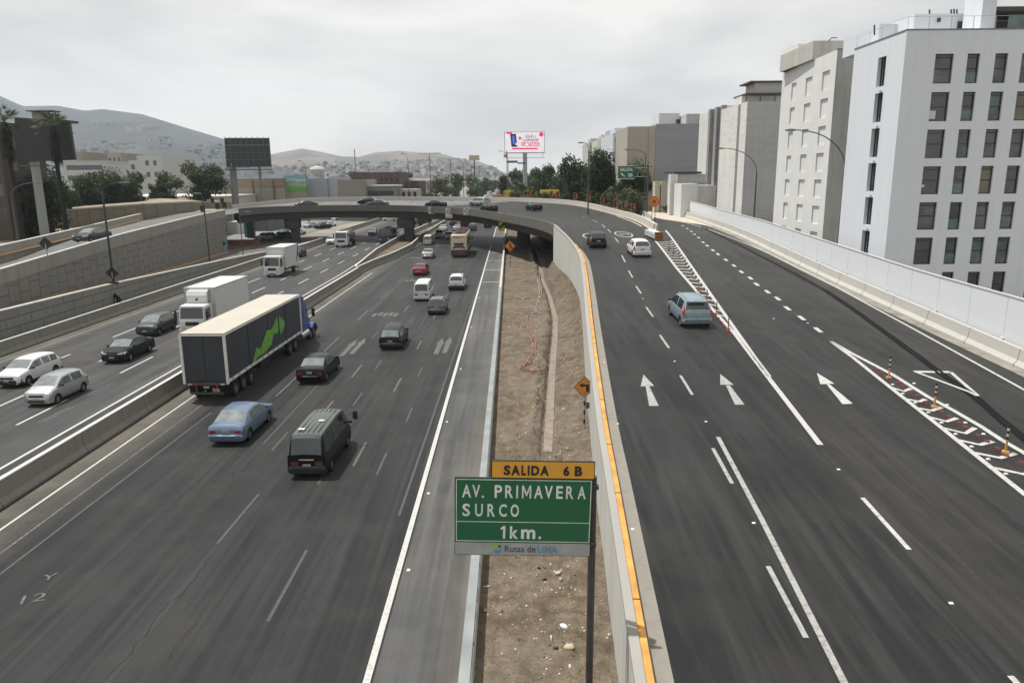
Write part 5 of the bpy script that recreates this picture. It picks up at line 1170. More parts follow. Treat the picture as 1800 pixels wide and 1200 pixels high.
# 30 roadworks sign
p = R(1133, 392)
SRED = M('sign_vermilion', (.62, .10, .03), .45)
def g30(T, z, s_):
    MB().prism([(s_*.75*math.cos(t_), z+s_*.75*math.sin(t_)) for t_ in [2*math.pi*q/20 for q in range(20)]], .004, Matrix.Translation((0, -.014, 0))).build('disc_face', SORA, T); text_in('numerals', '30', (-.34*s_, .34*s_, z-.28*s_, z+.28*s_), SBLK, T, y=-.02, bold=.03, thick=.004)
post_sign('speed_sign', 'orange 30 speed limit sign on two grey legs by the chevrons', (p.x, 96, zr(96)), 3.1, .68, 'round', (SRED,), posts=2, glyph=g30, postmat=PIPE)
# chevrons round the curve
CHO = M('chevron_orange', (.30, .10, .02), .45)
for i, (x, y) in enumerate(((1112, 377), (1096, 370), (1079, 364.5), (1057, 359), (1037, 358), (1012, 357), (986, 355), (963, 353), (934, 352), (900, 352))):
    q = min(CBo, key=lambda c_: abs(c_.x/c_.y-ray(x, y)[0]/ray(x, y)[1])+(0 if c_.y > 80 else 9)); c = Vector((q.x, q.y, q.z+.85))
    d = ray(x, y); zc = CZ+d[2]*(q.y/d[1]); lab = ['nearest orange chevron sign, closest to the crash cushion', 'second nearest orange chevron sign on the curve barrier', 'third orange chevron sign from the crash cushion', 'fourth orange chevron sign from the crash cushion', 'fifth orange chevron sign, left of the tall lamp post', 'sixth orange chevron sign from the crash cushion', 'seventh small orange chevron sign on the curve barrier', 'eighth small orange chevron sign, in front of the bushes', 'ninth small chevron sign, right of the yellow bridge end', 'farthest orange chevron sign beside the yellow panel'][i]
    T = thing('chevron_sign', lab, 'sign', (q.x, q.y, q.z+.8), 0, 'orange chevron signs round the curve'); zc = max(.9, zc-c.z)
    MB().tube([(0, .05, 0), (0, .05, zc)], .04, 6).build('post', STEEL, T)
    hw_ = .38; hh_ = .62
    MB().prism([(-hw_, zc-hh_), (hw_, zc-hh_), (hw_, zc+hh_), (-hw_, zc+hh_)], .03, Matrix.Identity(4)).build('plate', CHO, T)
    MB().prism([(.30, zc+hh_*.9), (-.05, zc+hh_*.9), (-.34, zc), (-.05, zc-hh_*.9), (.30, zc-hh_*.9), (.0, zc)], .005, Matrix.Translation((0, -.008, 0))).build('chevron', SBLK, T)
# backs of diamond signs on the left
for x, y, by, X_, lab in ((80, 428, 452, 0, 'dark back of a diamond sign on the left ramp parapet'), (197, 480, 535, 1, 'dark back of a diamond sign with a small plate on the black pole'), (203, 526, 540, 1, 'lower dark diamond sign back low on the black pole'), (388, 428, 452, 2, 'blue and black diamond sign at the end of the left retaining wall')):
    if X_ == 0: q = W(84, by, 5.7); 
    elif X_ == 1: q = Vector((-38.75, 71, 2.8))
    else: q = Vector((-47.2, 128, .2))
    d = ray(x, y); cz = CZ+d[2]*(q.y/d[1]); cx = d[0]*(q.y/d[1]); T = thing('sign_back', lab, 'sign', (cx, q.y, q.z), 0, 'diamond signs seen from behind'); h = cz-q.z; s_ = .62 if X_ != 2 else .9
    MB().prism([(0, h-s_), (s_, h), (0, h+s_), (-s_, h)], .03, Matrix.Identity(4)).build('plate', SBLK if X_ != 2 else M('navy_plate', (.01, .02, .045), .5), T)
    if X_ == 2: MB().prism([(-.75, h-2.6), (.75, h-2.6), (.75, h+.7), (-.75, h+.7)], .04, Matrix.Translation((0, .06, 0))).build('blue_panel', M('pale_blue', (.25, .42, .55), .5), T)
    if X_ in (0,): MB().tube([(.05, -.03, 0), (0, -.03, h)], .05, 6).build('post', STEEL, T)
    elif X_ == 1: MB().tube([(.0, -.03, h-.5), (0, -.03, h+.1)], .05, 6).build('post', STEEL, T)
    if X_ == 1 and y < 500: MB().box(-.55, .55, -.02, .02, h-1.05, h-.85).build('lower_plate', SBLK, T)

for k9, (x, y) in enumerate(((357, 369), (381, 363), (397, 359), (374, 351), (391, 351))):
    q = min(LW, key=lambda p_: abs(p_.x/p_.y-ray(x, y)[0]/ray(x, y)[1])) if k9 < 3 else None
    c = Vector((q.x, q.y, q.z+.9)) if q else WD(x, y+9, 150)
    T = thing('chevron_sign', ['first', 'second', 'third', 'first', 'second'][k9]+(' small black sign back on the end of the left ramp parapet' if k9 < 3 else ' small black sign back on the far side of the left ramp'), 'sign', c, 0, 'black sign backs on the left ramp')
    MB().tube([(0, 0, -.2), (0, 0, .5)], .04, 6).build('post', STEEL, T); MB().box(-.36, .36, -.03, .03, .35, 1.35).build('plate', SBLK, T)
# ------------------------------------------------------------------ lamp posts
def lamp(base, top, headp, label, mat=PIPE, r=.09, joint=.62, name='street_lamp', group='street lamps', heads=None, arm=None):
    """base, top of the pole, head: world points; curved arm"""
    T = thing(name, label, 'street lamp', base, 0, group); B = Vector(base); tp = Vector(top)-B; hp = Vector(headp)-B
    sg = 1 if hp.x > tp.x else -1
    MB().tube([(0, 0, -.3), tuple(tp)], [r*1.5, r], 8).build('pole', mat, T)
    ar = [tp+Vector((.12*sg*.0, 0, -.8)), tp+Vector((.06*sg, -.12, .0))]
    dx = hp.x-tp.x; dz = hp.z-tp.z
    for k in range(1, 9):
        a_ = math.pi/2*k/8; ar.append(tp+Vector((dx*.92*(1-math.cos(a_)), -.1, dz*math.sin(a_))))
    MB().tube(ar, .05, 6).build('arm', mat, T)
    mb = MB(); h0 = hp+Vector((-dx*.06, -.1, .0)); L2 = .95*sg
    mb.loft([[h0+Vector((L2*t_, s_*w_, zz)) for s_, zz in ((-1, -.02), (-.8, .10*w_/.15), (.8, .10*w_/.15), (1, -.02), (.7, -.10*w_/.15), (-.7, -.10*w_/.15))] for t_, w_ in ((-.15, .05), (.15, .13), (.6, .17), (1., .06))]); mb.build('lamp_head', M('lamp_head_grey', (.16, .16, .16), .5), T, 40)
    return T
def lampw(px_base, px_top, px_head, Y, label, zb=None, **k):
    b = WD(*px_base, Y); tp = WD(*px_top, Y); hp = WD(*px_head, Y)
    if zb is not None: b = Vector((tp.x+(b.x-tp.x)*0, Y, zb))
    return lamp(b, (b.x+(tp.x-b.x)*1, Y, tp.z), hp, label, **k)
lampw((1477, 430), (1485, 300), (1392, 229), 67.3, 'tall grey street lamp with long curved arm between the white tower and the blank-window building', zb=5)
lampw((1328, 380), (1330, 305), (1268, 261), 98, 'grey street lamp with curved arm in front of the stained white building', zb=6)
lampw((1033, 365), (1035, 265), (1025, 251), 125, 'slim street lamp with short arm before the big dark tree', zb=6)
lampw((1130, 370), (1135, 275), (1107, 263), 112, 'slim lamp beside the truss of the green exit sign', zb=6, r=.06)
lampw((205, 545), (180, 340), (214, 321), 74, 'black lamp pole carrying the diamond sign back, arm to the right', mat=DARKM, zb=0.2)
lampw((377, 482), (360, 372), (352, 340), 101, 'thin dark pole standing behind the edge barrier before the overpass', mat=DARKM, zb=0, r=.07)
lampw((429, 476), (422, 385), (430, 372), 112, 'thin brown pole in front of the overpass abutment', mat=PIPE, zb=0, r=.06)
lampw((22, 430), (20, 345), (65, 321), 92, 'grey lamp with curved arm in front of the white billboard post', zb=5, mat=PIPE)
lampw((540, 350), (537, 300), (528, 283), 215, 'lamp with hooked arm right of the colourful mural', zb=0, r=.1)
lampw((719, 350), (717, 285), (710, 270), 215, 'slim lamp with hooked arm right of the brick-red building', zb=0, r=.1)
lampw((895, 355), (893, 280), (880, 266), 240, 'lamp at the left of the lit billboard', zb=0, r=.1)
def dlamp(x, ytop, Y, label, w_=2.6):
    tp = WD(x, ytop, Y); T = thing('street_lamp', label, 'street lamp', (tp.x, Y, 0), 0, 'double-armed street lamps')
    MB().tube([(0, 0, -.2), (0, 0, tp.z)], [.16, .09], 8).build('pole', PIPE, T); MB().tube([(-w_, 0, tp.z+.25), (-w_*.5, 0, tp.z+.1), (0, 0, tp.z), (w_*.5, 0, tp.z+.1), (w_, 0, tp.z+.25)], .06, 6).build('arm', PIPE, T)
    for s_ in (-1, 1): MB().loft([[Vector((s_*(w_+t_), q*w2, tp.z+.25+zz)) for q, zz in ((-1, 0), (0, .12), (1, 0), (0, -.1))] for t_, w2 in ((-.5, .08), (0, .2), (.4, .1))]).build('lamp_head', M('lamp_head_grey', (.16, .16, .16), .5), T)
dlamp(755, 271, 205, 'tallest double-armed street lamp left of the highway'); dlamp(792, 280, 262, 'second double-armed street lamp along the highway', 2.8)
dlamp(814, 286, 320, 'third double-armed street lamp along the highway'); dlamp(829, 289, 390, 'fourth double-armed street lamp, below the beige board'); dlamp(842, 293, 470, 'fifth double-armed street lamp towards the horizon', 3); dlamp(852, 297, 560, 'farthest double-armed street lamp towards the horizon', 3)

# ------------------------------------------------------------------ gore furniture
REDP = M('separator_red', (.17, .028, .035), .5, var=.2)
lab_post = 'yellow and black banded delineator post'
def deline(p, h, label, col, group):
    T = thing('delineator_post', label, 'post', p, 0, group); pm = MB(); nb = 9
    pm.tube([(0, 0, 0), (0, 0, .08)], .12, 10)
    for i in range(nb): pm.tube([(0, 0, .08+h*i/nb), (0, 0, .08+h*(i+1)/nb)], .038, 8, mi=0 if i < 4 else (1 + i % 2))
    pm.build('tube', [col, SBLK, M('band_pale', (.55, .5, .4), .5)], T)
OCH = M('post_ochre', (.50, .27, .07), .5)
for x, y, l_ in ((1562, 665, 'farthest yellow banded post on the right hatched gore'), (1642, 716, 'middle yellow banded post on the right hatched gore'), (1767, 796, 'nearest yellow banded post on the right hatched gore')): deline(R(x, y), .95, l_, OCH, 'banded posts on the right gore')
lb_ = ['nearest', 'second nearest', 'third nearest', 'fourth nearest', 'fifth nearest', 'sixth nearest', 'seventh nearest', 'eighth nearest', 'ninth nearest', 'farthest']
for k, (x, y) in enumerate(((1280, 579), (1259, 553), (1242, 530), (1228, 512), (1216, 490), (1204, 470), (1193, 455), (1184, 445), (1176, 436), (1167, 428))):
    deline(R(x, y), .72, lb_[k]+' grey and orange banded post on the long left gore', M('post_rust', (.33, .14, .07), .6), 'banded posts on the left gore')
def bump(p, label, group, col=REDP):
    o = MB().loft([[Vector((x*.9, y*.9+dy, z)) for x, y, z in ((-.12, -.06, 0), (.12, -.06, 0), (.09, -.04, .08), (-.09, -.04, .08))] for dy in (0, .08)]).build('lane_separator', col); o.location = p; o.rotation_euler = (0, 0, -.8); tag(o, label, 'separator', group)
for k9, (x, y) in enumerate(((1540, 651), (1550, 656), (1564, 667), (1578, 674), (1588, 680), (1602, 690), (1612, 697), (1627, 708), (1655, 725), (1668, 734), (1686, 745), (1697, 752), (1719, 767), (1734, 777), (1753, 790), (1768, 802), (1795, 815))):
    bump(R(x, y), ORD[k9]+' red separator block from the tip of the right hatched gore', 'red separator blocks on the right gore')
for k9, (x, y) in enumerate(((1284, 589), (1279, 583), (1273, 575), (1266, 567), (1262, 560), (1256, 552), (1246, 540), (1236, 524), (1226, 509), (1216, 496), (1208, 484), (1199, 472), (1191, 461), (1183, 450), (1176, 440))):
    bump(R(x, y), ORD[k9]+' nearest small red separator block on the long left gore', 'red separator blocks on the left gore')
for k9, (x, y) in enumerate(((1569, 676), (1587, 692), (1609, 708), (1632, 725), (1655, 743), (1680, 763), (1708, 785), (1737, 807), (1768, 833), (1607, 674), (1665, 712), (1697, 743), (1729, 763))):
    p = R(x, y); o = MB().loft([[p+Vector((a, b, 0)) for a, b in ((-.06, -.05), (.06, -.05), (.06, .05), (-.06, .05))], [p+Vector((a, b, .04)) for a, b in ((-.045, -.035), (.045, -.035), (.045, .035), (-.045, .035))]]).build('road_stud', STUD); tag(o, (ORD[k9]+' white stud from the gore tip beside the left outline of the right gore' if k9 < 9 else ORD[k9-9]+' white stud from the gore tip beside the right outline of the right gore'), 'road stud', 'studs on the right gore')
# crash cushion
p = R(1158, 424); 
T = thing('crash_cushion', 'steel crash cushion with orange and black chequered nose at the gore tip', 'crash cushion', p, -.02)
for s_ in (-1, 1):
    mb = MB(); mb.loft([[Vector((s_*(.38+.02*y_), y_, z)) for z in (.3, .4, .5, .6, .7, .8)]+[Vector((s_*(.42+.02*y_+(.04 if i_ % 2 else 0)), y_, z)) for i_, z in enumerate((.8, .7, .6, .5, .4, .3))] for y_ in (0, 2, 4, 6)]); mb.build('side_panel', M('cushion_steel', (.40, .44, .43), .5, .3), T)
MB().box(-.4, .4, .3, 6, .68, .86).build('top_cover', M('cushion_cover', (.45, .50, .48), .6), T)
MB().loft([[Vector((x, y_, z)) for x, z in ((-.42, .15), (-.42, .95), (.42, .95), (.42, .15))] for y_ in (-.08, .2)]).build('nose', CHO, T)
for i in range(3):
    for j in range(2): MB().box(-.36+.25*i+(.0 if j else .12), -.24+.25*i+(.0 if j else .12), -.1, -.081, .3+.33*j, .5+.33*j).build('nose_square', SBLK, T)
MB().box(-.3, .3, 0, 6, .02, .2).build('base_rail', M('cushion_green', (.05, .16, .10), .6), T)

# red and white netting / hoses on the dirt median
def hose(name, pts, r, mat, label, cat, n=1):
    T = thing(name, label, cat, (0, 0, 0))
    for k in range(n):
        q = []
        for i, (x, y) in enumerate(pts):
            p = W(x, y, .1); p.x += .16*math.sin(i*1.9+k*2.1)*(1 if n > 1 else 0); p.z = dirt_z(p.x, p.y)+r+.02+.03*k; q.append(p)
        MB().tube(smoothp(q, 6), r, 6).build('strand', mat, T, 60)
PINK = M('tape_faded_red', (.26, .12, .095), .7, var=.3, scale=4)
PKW = M('tape_faded_white', (.30, .235, .20), .7, var=.3, scale=4)
hose('barrier_netting', [(948, 462), (949, 480), (946, 500), (950, 520), (945, 540), (940, 556)], .03, PKW, 'faded pink safety netting lying along the dirt near the overpass', 'netting', 3)
hose('barrier_netting', [(925, 560), (930, 585), (938, 610), (938, 628), (928, 645), (918, 652), (935, 660), (951, 667)], .03, PINK, 'long faded red safety tape trailing down the middle of the dirt', 'tape', 3)
# litter
LW_ = M('litter_white', (.62, .61, .58), .7); LC_ = M('litter_card', (.42, .34, .24), .8); LD_ = M('litter_dark', (.03, .028, .025), .7)
def litter(x, y, sx, sy, rot, mat, label, cat='litter', name='litter_scrap', hgt=.05):
    p = W(x, y, .12); p.z = dirt_z(p.x, p.y)+.01; n = 9; rnd = random.Random(int(x*7+y)); pts = [((.55+.45*rnd.random())*sx*math.cos(t_), (.55+.45*rnd.random())*sy*math.sin(t_)) for t_ in [2*math.pi*k/n for k in range(n)]]
    mb = MB(); mb.loft([[Vector((a, b, .0)) for a, b in pts], [Vector((a*.95, b*.95, hgt*.5+rnd.random()*hgt)) for a, b in pts], [Vector((a*.3, b*.3, hgt*1.4)) for a, b in pts]]); o = mb.build(name, mat, None, 60); o.location = p; o.rotation_euler = (0, 0, rot); tag(o, label, cat)
litter(992, 1098, .17, .10, -.6, LW_, 'white plastic bag lying on the dirt near the bottom of the picture', 'plastic bag', 'plastic_bag', .06)
litter(969, 1117, .03, .12, .1, LW_, 'narrow white strip of litter beside the white plastic bag')
litter(1002, 1135, .2, .13, .4, LC_, 'torn brown cardboard below the white plastic bag', 'cardboard', 'cardboard_piece')
litter(977, 1137, .09, .05, 0, LD_, 'dark scrap touching the torn brown cardboard')
litter(948, 997, .09, .03, -.5, LD_, 'small dark stick upper left of the stone heap under the sign'); litter(957, 1017, .08, .03, .2, LD_, 'dark flat scrap right below the small dark stick')
litter(856, 1029, .12, .025, .1, LW_, 'white plastic spoon-like scrap beside the guardrail', hgt=.02); litter(853, 1072, .06, .04, .6, LC_, 'tan can-like scrap close to the guardrail posts')
litter(906, 1140, .04, .03, 0, LW_, 'tiny white scrap left of the dark scrap'); litter(1071, 1114, .05, .03, 0, LW_, 'tiny white scrap at the foot of the ramp wall'); litter(883, 1147, .03, .03, 0, LW_, 'tiniest white scrap near the lower guardrail')
for x, y, s_ in ((981, 1005, .14), (985, 1015, .10), (975, 1003, .06), (987, 1000, .05)): litter(x, y, s_, s_*.7, x, LC_ if s_ > .09 else LW_, {1005: 'broad pale chip heap under the big sign', 1015: 'lower pale chip heap under the big sign', 1003: 'small white chip left in the heap under the sign', 1000: 'small white chip right in the heap under the sign'}[y])
rnd = random.Random(3); mb = MB()
for i in range(2600):
    y = 11+rnd.random()**1.5*70; x0 = -.85; x1 = lerpx(XW, y)-.1
    x = x0+(x1-x0)*(rnd.random() if rnd.random() < .6 else min(1, max(0, rnd.gauss(.55, .16)))); z = dirt_z(x, y); s_ = (.008+.028*rnd.random()**3)*(1+y/60)
    t0 = rnd.random()*3; mb.loft([[Vector((x+s_*math.cos(t0+a)*q, y+s_*math.sin(t0+a)*q, z+h_)) for a in (0, 1.5, 3.2, 4.6)] for q, h_ in ((1, -.01), (.7, s_*.8))], mi=i % 3)
o = mb.build('pebbles', [M('pebble_tan', (.42, .35, .26), .9, var=.3, scale=3), M('pebble_dark', (.10, .08, .06), .9), M('pebble_pale', (.55, .5, .42), .9)]); o['kind'] = 'stuff'; o['label'] = 'pebbles, chips and clods scattered over the dirt median'
# ------------------------------------------------------------------ buildings
BGLASS = M('window_glass', (.03, .038, .042), .08, var=.5, scale=.35, spec=.8); BGL2 = M('window_curtain', (.09, .10, .095), .25, var=.35, scale=.8); BGL3 = M('window_blind', (.14, .13, .095), .4, var=.2, scale=.5)
BGL4 = M('window_green', (.08, .13, .115), .12, var=.3, scale=.8); WFR = M('window_frame_dark', (.018, .019, .02), .5); WFW = M('window_frame_white', (.5, .5, .48), .5)
def facade(mb, o, u, wd, z0, z1, ops, depth=.25, n=None, mi=0):
    """wall with real openings; o corner, u unit vector along the wall, n inward"""
    u = Vector(u); n = Vector(n) if n is not None else Vector((-u.y, u.x, 0)); o = Vector(o)
    us = sorted({0, wd}|{a for q in ops for a in q[:2]}); zs = sorted({z0, z1}|{a for q in ops for a in q[2:4]})
    for a, b in zip(us, us[1:]):
        for c, d in zip(zs, zs[1:]):
            m = ((a+b)/2, (c+d)/2)
            if any(q[0] < m[0] < q[1] and q[2] < m[1] < q[3] for q in ops): continue
            mb.face([o+u*a+Vector((0, 0, c)), o+u*b+Vector((0, 0, c)), o+u*b+Vector((0, 0, d)), o+u*a+Vector((0, 0, d))], mi)
    for a, b, c, d in ops:
        A, B = o+u*a, o+u*b; zc, zd = Vector((0, 0, c)), Vector((0, 0, d)); nn = n*depth
        for p, q, zp, zq in ((A, A, zc, zd), (B, B, zd, zc)): mb.face([p+zp, p+zq, q+zq+nn, q+zp+nn], mi)
        mb.face([A+zc, B+zc, B+zc+nn, A+zc+nn], mi); mb.face([A+zd, A+zd+nn, B+zd+nn, B+zd], mi)
def window(par, o, u, a, b, c, d, n, depth, kind=0, glass=None, fr=WFR, bars=((), (.5,)), fw=.06):
    """frame part with its pane as a sub-part, set back in the opening"""
    u = Vector(u); n = Vector(n); o = Vector(o)+n*(depth-.08); R4 = Matrix(((u.x, n.x, 0, o.x), (u.y, n.y, 0, o.y), (0, 0, 1, 0), (0, 0, 0, 1)))
    mb = MB()
    for x0, x1, z0, z1 in ((a, b, c, c+fw), (a, b, d-fw, d), (a, a+fw, c+fw, d-fw), (b-fw, b, c+fw, d-fw)): mb.box(x0, x1, 0, .06, z0, z1, mat=R4)
    for t in bars[0]: mb.box(a+(b-a)*t-fw*.4, a+(b-a)*t+fw*.4, .005, .055, c+fw, d-fw, mat=R4)
    for t in bars[1]: mb.box(a+fw, b-fw, .008, .05, c+(d-c)*t-fw*.45, c+(d-c)*t+fw*.45, mat=R4)
    f = mb.build('window', fr, par); g = glass or (BGLASS, BGL2, BGL3, BGL4)[kind]
    MB().box(a+fw*.5, b-fw*.5, .06, .075, c+fw*.5, d-fw*.5, mat=R4).build('pane', g, f)
    if kind == 1 or kind == 2:
        pass
    return f
rnd = random.Random(11)
WSM = M('render_white_bluish', (.54, .56, .60), .85, var=.04, scale=.3, spec=.2); 
TW = wall_mat('tower_plaster', (.60, .63, .67), streak=.16, stain=(.38, .39, .41), st_amt=.12)
# --- white tower
T = thing('apartment_tower', 'tall white apartment tower with rows of dark windows at the right edge', 'building', (0, 0, 0))
X0, Y0, ZT = 28.76, 57.0, 22.62; XE = 78
cols = [(31.02, 32.36), (33.36, 34.27), (35.38, 36.32), (37.32, 38.3), (39.9, 41.3), (42.3, 43.2), (44.3, 45.3), (47, 48.3), (50, 51)]
rows = [(18.94-2.655*k, 21.0-2.655*k) for k in range(7)]
ops = [(a-X0, b-X0, c, d) for a, b in cols for c, d in rows]
mb = MB(); facade(mb, (X0, Y0, 0), (1, 0, 0), XE-X0, 1.5, ZT, ops, .22, n=(0, 1, 0))
# left facade with the narrow stair windows
YL = 65.35; la = [WX(1542, 126, X0).y, WX(1556, 126, X0).y]; lo_, hi_ = min(la), max(la)
lz = [(WX(1549, 152, X0).z-2.655*k, WX(1549, 101, X0).z-2.655*k) for k in range(7)]
lops = [(lo_-Y0, hi_-Y0, c, d) for c, d in lz]
facade(mb, (X0, Y0, 0), (0, 1, 0), YL-Y0, 1.5, ZT, lops, .35, n=(1, 0, 0))
mb.face([(X0, Y0, ZT), (XE, Y0, ZT), (XE, Y0+22, ZT), (X0+.9, YL, ZT), (X0, YL, ZT)]); mb.face([(X0, YL, 1.5), (X0, YL, ZT), (XE, YL+14, ZT), (XE, YL+14, 1.5)])
mb.build('wall', TW, T)
kinds = [[1, 0, 1, 1], [0, 0, 3, 2], [0, 0, 1, 1], [0, 0, 2, 0], [1, 0, 1, 1], [0, 0, 3, 3], [0, 0, 0, 0]]
for j, (c, d) in enumerate(rows):
    for i, (a, b) in enumerate(cols):
        k = kinds[j][i] if i < 4 else rnd.choice((0, 0, 1, 3))
        w_ = window(T, (X0, Y0, 0), (1, 0, 0), a-X0, b-X0, c, d, (0, 1, 0), .22, k, bars=((), (.5, .88)))
        if i < 4:
            # curtains / blinds / parapet glass seen in the lower or upper half
            zz = (c+.08, c+(d-c)*.38) if (i == 1 or k == 3) else ((c+.08, c+(d-c)*.46) if k in (1, 2) else None)
            if zz and (i == 1 or rnd.random() < .8): MB().box(a+.08, b-.08, Y0+.16, Y0+.19, zz[0], zz[1]).build('low_pane', BGL4 if i == 1 else (BGL3 if k == 2 else BGL2), w_)
MB().box(31.1, 31.55, Y0+.13, Y0+.15, 16.45, 17.05).build('paper_notice', WHITE, T); MB().box(31.1, 31.3, Y0+.13, Y0+.15, 11.5, 11.7).build('paper_notice', WHITE, T)
for c, d in lz: window(T, (X0, Y0, 0), (0, 1, 0), lo_-Y0, hi_-Y0, c, d, (1, 0, 0), .35, 3, bars=((.33, .66), (.25, .5, .75)), fw=.05)
for k, (c, d) in enumerate(lz): MB().box(X0-.03, X0+.05, lo_+.25, lo_+.6, c-.42, c-.28).build('vent_block', M('vent_grey', (.3, .31, .31), .8), T)
# roof edge, glass rail, penthouse
MB().box(X0-.03, XE, Y0-.04, Y0+.2, ZT+.001, ZT+.09).build('roof_edge', M('edge_dark', (.16, .16, .16), .7), T)
MB().box(X0-.04, X0+.2, Y0+.201, YL, ZT+.001, ZT+.09).build('roof_edge', M('edge_dark', (.16, .16, .16), .7), T)
pz = ZT; rl_ = MB()
for y in (Y0+.15, Y0+2, Y0+4, Y0+6, YL-.1): rl_.tube([(X0+.1, y, pz), (X0+.1, y, pz+.95)], .014, 5)
for x in (X0+1.6, X0+3.2, X0+4.8, X0+6.4): rl_.tube([(x, Y0+.1, pz), (x, Y0+.1, pz+.95)], .025, 5)
rl_.tube([(X0+.1, YL-.1, pz+.95), (X0+.1, Y0+.1, pz+.95), (X0+8, Y0+.1, pz+.95)], .014, 5); rl_.build('roof_rail', STEEL, T)
a = WD(1608, 25, 61); b = WD(1720, 22, 61)
MB().box(a.x, b.x+.1, 61, 70, ZT, a.z).build('penthouse', TW, T)
MB().box(X0+1.0, a.x+.02, 63.5, 70, ZT, WD(1560, 40, 63).z).build('penthouse', TW, T)
a2 = WD(1724, 2, 58.5); b2 = WD(1749, 2, 58.5); MB().box(a2.x, b2.x, 58.2, 60.5, ZT, 25.4).build('lift_shaft', TW, T)
MB().box(b2.x+.3, 60, 58.6, 64, 24.2, 24.5).build('pergola_roof', M('pergola_brown', (.07, .05, .04), .8), T)
MB().box(b2.x+.4, 60, 62, 62.3, ZT, 24.1).build('pergola_back', M('pergola_back', (.16, .13, .11), .8), T)
MB().box(b2.x+.3, 60, Y0+.08, Y0+.12, ZT+.1, ZT+1.0).build('glass_rail', BGL4, T)
MB().box(WD(1683, 50, 60.9).x, WD(1710, 50, 60.9).x, 60.88, 60.99, ZT+.1, WD(1690, 38, 60.9).z).build('window', BGLASS, T)
MB().box(WD(1647, 50, 60.9).x, WD(1651, 50, 60.9).x, 60.8, 60.99, WD(1650, 39, 60.9).z, WD(1650, 32, 60.9).z).build('wall_lamp', DARKM, T)
for x, y0_, y1_ in ((1537, 44, 62), (1634, 17, 25), (1672, 17, 25), (1677, 16, 25), (1682, 17, 25)): p = WD(x, y1_, 62); q = WD(x, y0_, 62); MB().tube([p, q], .06, 6).build('vent_pipe', DARKM, T)
# --- building with blank windows
T = thing('apartment_block', 'stained white building with three columns of bricked-up windows beside the white tower', 'building', (0, 0, 0))
BLK = wall_mat('blotchy_plaster', (.60, .61, .61), streak=.22, stain=(.42, .41, .39), sc=.45, st_amt=.6); BLKG = wall_mat('plaster_shaded_grey', (.42, .425, .405), streak=.45, stain=(.22, .20, .15), crack=.25, sc=.4, st_amt=.8)  # greyer second plaster has the front's shade in its colour, plus real stains
X1, Y1, Z1 = 30.95, 74., 23.5; XL = 31.6
ops = []
mb = MB(); uu = Vector((.04, 1, 0)).normalized(); LW2 = 16.2
def onB(x, y):
    d = ray(x, y); # intersect with slanted wall plane through (X1,Y1) direction uu
    t = (X1*uu.y-Y1*uu.x)/(d[0]*uu.y-d[1]*uu.x); p = Vector((d[0]*t, d[1]*t, CZ+d[2]*t)); return (p-Vector((X1, Y1, p.z))).length, p.z
cz_ = [(onB(1391, 160)[0], onB(1399, 160)[0]), (onB(1416, 150)[0], onB(1427, 150)[0]), (onB(1445, 142)[0], onB(1458, 142)[0])]
zt0 = onB(1450, 126)[1]; zb0 = onB(1450, 159)[1]
for a, b in cz_:
    for k in range(8): ops.append((min(a, b), max(a, b), zb0-2.6*k, zt0-2.6*k))
facade(mb, (X1, Y1, 0), uu, LW2, 1.5, Z1+.5, ops, .14, n=(1, 0, 0))
for a, b, c, d in ops: mb.face([Vector((X1, Y1, 0))+uu*q+Vector((.14, 0, z)) for q, z in ((a, c), (b, c), (b, d), (a, d))])
mb.build('wall', BLK, T)
mb = MB(); mb.face([(X1, Y1, 1.5), (42, Y1, 1.5), (42, Y1, Z1+.5), (X1, Y1, Z1+.5)]); e_ = Vector((X1, Y1, 0))+uu*LW2
mb.face([(X1, Y1, Z1+.5), (42, Y1, Z1+.5), (42, e_.y, Z1+.5), (e_.x, e_.y, Z1+.5)]); mb.face([(e_.x, e_.y, 1.5), (e_.x, e_.y, Z1+.5), (42, e_.y, Z1+.5), (42, e_.y, 1.5)]); mb.build('front_wall', BLKG, T)
MB().box(X1-.04, 42, Y1-.05, Y1+.15, Z1+.5, Z1+.58).build('roof_edge', M('edge_dark', (.16, .16, .16), .7), T)
a = WD(1430, 72, 80); b = WD(1500, 74, 80); MB().box(a.x, 40, 80, 89.4, Z1+.5, a.z).build('penthouse', BLKG, T); MB().box(32.35, a.x+.3, 85, 89.6, Z1+.5, WD(1392, 88, 89).z).build('penthouse', BLK, T)
MB().tube([WD(1456, 73, 79), WD(1462, 67, 79), WD(1471, 67, 79)], .05, 5).build('roof_aerial', DARKM, T)
# --- third building
T = thing('apartment_block', 'pale stained building with vertical slits and brown rooftop terrace, third from the right', 'building', (0, 0, 0))
X2, Y2_, Z2 = 31.35, 102., 22.0
ST = wall_mat('stained_cream', (.60, .60, .58), streak=.2, stain=(.24, .23, .20), sc=.45, crack=.5); STG = wall_mat('render_shaded_blue', (.42, .43, .445), streak=.2, stain=(.24, .245, .25), crack=.55)  # darker bluish second tone paints the shade of the front faces
YE = WX(1272, 260, X2+.6).y
MB().box(X2, X2+.3, Y2_+.02, YE, 4, Z2).build('wall', ST, T); MB().box(X2+.01, 41, Y2_, YE, 4, Z2-.02).build('front_wall', STG, T)
MB().box(X2-.03, X2-.005, WX(1298, 260, X2).y, WX(1294, 260, X2).y, 4, Z2-.1).build('drain_pipe', M('pipe_grey', (.2, .2, .2), .7), T)
y = YE; YF = WX(1243, 240, X2+.8).y
MB().box(X2+.9, 41, YE+.01, YF+6, 4, Z2+.6).build('stair_wall', ST, T)
